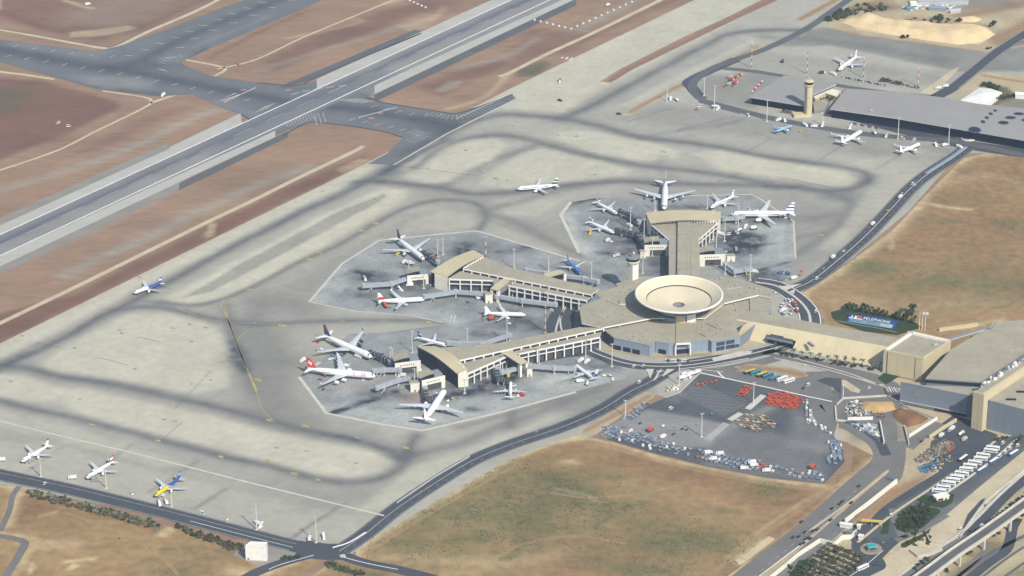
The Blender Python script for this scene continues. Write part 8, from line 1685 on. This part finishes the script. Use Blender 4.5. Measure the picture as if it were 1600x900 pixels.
# viaduct
deck_m = mat("deck_asphalt", (.105, .105, .105), var=.15, scale=.05)
va = thing("viaduct", "concrete highway viaduct on tall pale piers in the lower right corner", "viaduct", (0, 0, 0))
NE_ = [(1430, 919), (1468, 891.5), (1503, 865.5), (1541, 840), (1582, 811), (1625, 780), (1670, 748)]; ZV = 12.
g = catmull([P2(*q, ZV) for q in NE_], 5); L_, R_e = ribbon_xy(g, 11.5, 0.)
for k in range(0, len(g) - 1, 5):
    b = MB(); e = min(len(g) - 1, k + 5)
    for i in range(k, e): 
        for (A, B, z, m, fl) in ((R_e, L_, ZV, kerb_m, 0), (R_e, L_, ZV - 1.8, kerb_m, 1)):
            q = [(*A[i], z), (*A[i + 1], z), (*B[i + 1], z), (*B[i], z)]; b.poly(q[::-1] if fl else q, m)
        b.poly([(*R_e[i], ZV - 1.8), (*R_e[i + 1], ZV - 1.8), (*R_e[i + 1], ZV), (*R_e[i], ZV)], kerb_m); b.poly([(*L_[i + 1], ZV - 1.8), (*L_[i], ZV - 1.8), (*L_[i], ZV), (*L_[i + 1], ZV)], kerb_m)
    b.build("deck", va)
for off_, w in ((.3, .5), (11.1, .5)):
    b = MB(); A, B = ribbon_xy(g, off_ + w / 2, off_ - w / 2)
    for i in range(len(g) - 1):
        b.poly([(*B[i], ZV + 1.1), (*B[i + 1], ZV + 1.1), (*A[i + 1], ZV + 1.1), (*A[i], ZV + 1.1)], kerb_m); b.poly([(*B[i], ZV), (*B[i + 1], ZV), (*B[i + 1], ZV + 1.1), (*B[i], ZV + 1.1)], kerb_m); b.poly([(*A[i + 1], ZV), (*A[i], ZV), (*A[i], ZV + 1.1), (*A[i + 1], ZV + 1.1)], kerb_m)
    b.build("parapet", va)
b = MB()
for o1, w, z in ((6.2, 3.6, ZV + .05),): 
    A, B = ribbon_xy(g, 9.2, 2.2)
    for i in range(len(g) - 1): b.poly([(*B[i], z), (*B[i + 1], z), (*A[i + 1], z), (*A[i], z)], deck_m)
b.build("carriageway", va)
for x, y in NE_[:-1]:
    p = np.array(P2(x, y, ZV)); d = np.array(P2(x + 10, y - 7.2, ZV)) - p; d /= np.linalg.norm(d); n = np.array((-d[1], d[0]))
    for o_ in (1.6, 9.8):
        c = p + n * o_; b = MB(); b.prism([tuple(c + d * sx * 1.1 + n * sy * .8) for sx, sy in ((-1, -1), (1, -1), (1, 1), (-1, 1))], 0, ZV - 1.8, kerb_m); b.build("pier", va)
vehicle('car', v_white, 1532, 841, (10, -7), "white car on the viaduct deck near the third pier", None, ZV + .1)
# retaining embankments of the ramps
wall_run("ramp_wall", "curved concrete wall of the highway ramp at the loop road", [(1422, 862), (1434, 872), (1455, 868), (1472, 860)], 2.4, 1.2, kerb_m); wall_run("ramp_wall", "angled dark edged wall beside the highway ramp", [(1448, 838), (1452, 848), (1475, 852)], 2.6, .8, kerb_m); wall_run("ramp_wall", "long straight parapet between the highway carriageways", [(1500, 840), (1512, 822), (1530, 797), (1545, 780), (1580, 752), (1640, 702)], 1.4, 1.6, kerb_m)
# ------------------------------------------------------------------ scrub on the fields
dry_m = mat("dry_scrub", (.15, .14, .068), var=.4, scale=.05, fine=.3)
def scrub(name, poly, n, spec, m, s0=.35, s1=1.0):
    g = [P2(*q) for q in poly]; A = np.array(g); lo, hi = A.min(0), A.max(0)
    X = rng.uniform(lo[0], hi[0], n * 6); Y = rng.uniform(lo[1], hi[1], n * 6)
    w = field(spec, X, Y) ** 1.6 + .012; nz = np.array([mnoise.noise((x * .045, y * .045, 2.)) + .6 * mnoise.noise((x * .15, y * .15, 7.)) for x, y in zip(X, Y)])
    k = pip(g, X, Y) & (rng.uniform(0, 1, n * 6) < w * np.clip(nz * 2.2 + .55, 0, 1)); X, Y = X[k][:n], Y[k][:n]
    V = []; F = []
    for x, y in zip(X, Y):
        s = rng.uniform(s0, s1); a = rng.uniform(0, 3.14)
        for t in range(3):
            c, d = math.cos(a + t * 1.05) * s, math.sin(a + t * 1.05) * s; i = len(V); h = s * rng.uniform(.5, .9)
            V += [(x - c, y - d, .15), (x + c, y + d, .15), (x + c * .5 - d * .3, y + d * .5 + c * .3, .15 + h), (x - c * .5 - d * .3, y - d * .5 + c * .3, .15 + h)]; F.append((i, i + 1, i + 2, i + 3))
    me = bpy.data.meshes.new(name); me.from_pydata(V, [], F); me.materials.append(m); o = bpy.data.objects.new(name, me); COL.objects.link(o); o["kind"] = "stuff"
scrub("scrub", FIELD_A, 4200, [('s', (850, 760), (60, 50), .9), ('s', (780, 800), (70, 50), .75), ('s', (700, 810), (70, 40), .6), ('s', (1070, 850), (60, 34), .95), ('s', (650, 860), (60, 30), .6), ('s', (1200, 765), (24, 14), .9), ('s', (930, 800), (80, 18), .8), ('s', (830, 830), (60, 30), .6), ('s', (1010, 890), (30, 16), .95), ('s', (985, 788), (14, 6), .9), ('s', (1130, 798), (10, 5), .9), ('l', [(640, 850), (760, 840), (900, 870)], 12, .5)], dry_m, .25, .75)
scrub("scrub", FIELD_B, 900, [('s', (1375, 420), (30, 16), .9), ('s', (1340, 415), (20, 16), .85), ('s', (1480, 345), (22, 10), .8), ('s', (1575, 350), (20, 14), .8), ('s', (1460, 440), (50, 18), .8), ('s', (1540, 440), (60, 22), .8)], dry_m, .3, .9)
scrub("scrub", FIELD_C, 900, [('s', (180, 843), (7, 5), .9), ('s', (257, 858), (8, 5), .9), ('s', (270, 895), (18, 9), .9), ('s', (290, 860), (14, 8), .4)], dry_m, .3, .9)
for o in SC.objects:
    if "used" in o: del o["used"]
# ------------------------------------------------------------------ haze
hz = MB(); hz.box(0, 0, -1.2, 19000, 19000, CAM_H + 61, None)
hz_m = bpy.data.materials.new("haze_air"); hz_m.use_nodes = True
hn = hz_m.node_tree; hn.nodes.clear()
ho = hn.nodes.new("ShaderNodeOutputMaterial"); hv = hn.nodes.new("ShaderNodeVolumePrincipled")
hv.inputs["Color"].default_value = (.62, .78, 1, 1); hv.inputs["Density"].default_value = .000034; hv.inputs["Anisotropy"].default_value = 0.
hn.links.new(hv.outputs[0], ho.inputs["Volume"])
hz.ms = [hz_m]; hz.mi = [0] * len(hz.f)
haze = hz.build("haze", kind="stuff")
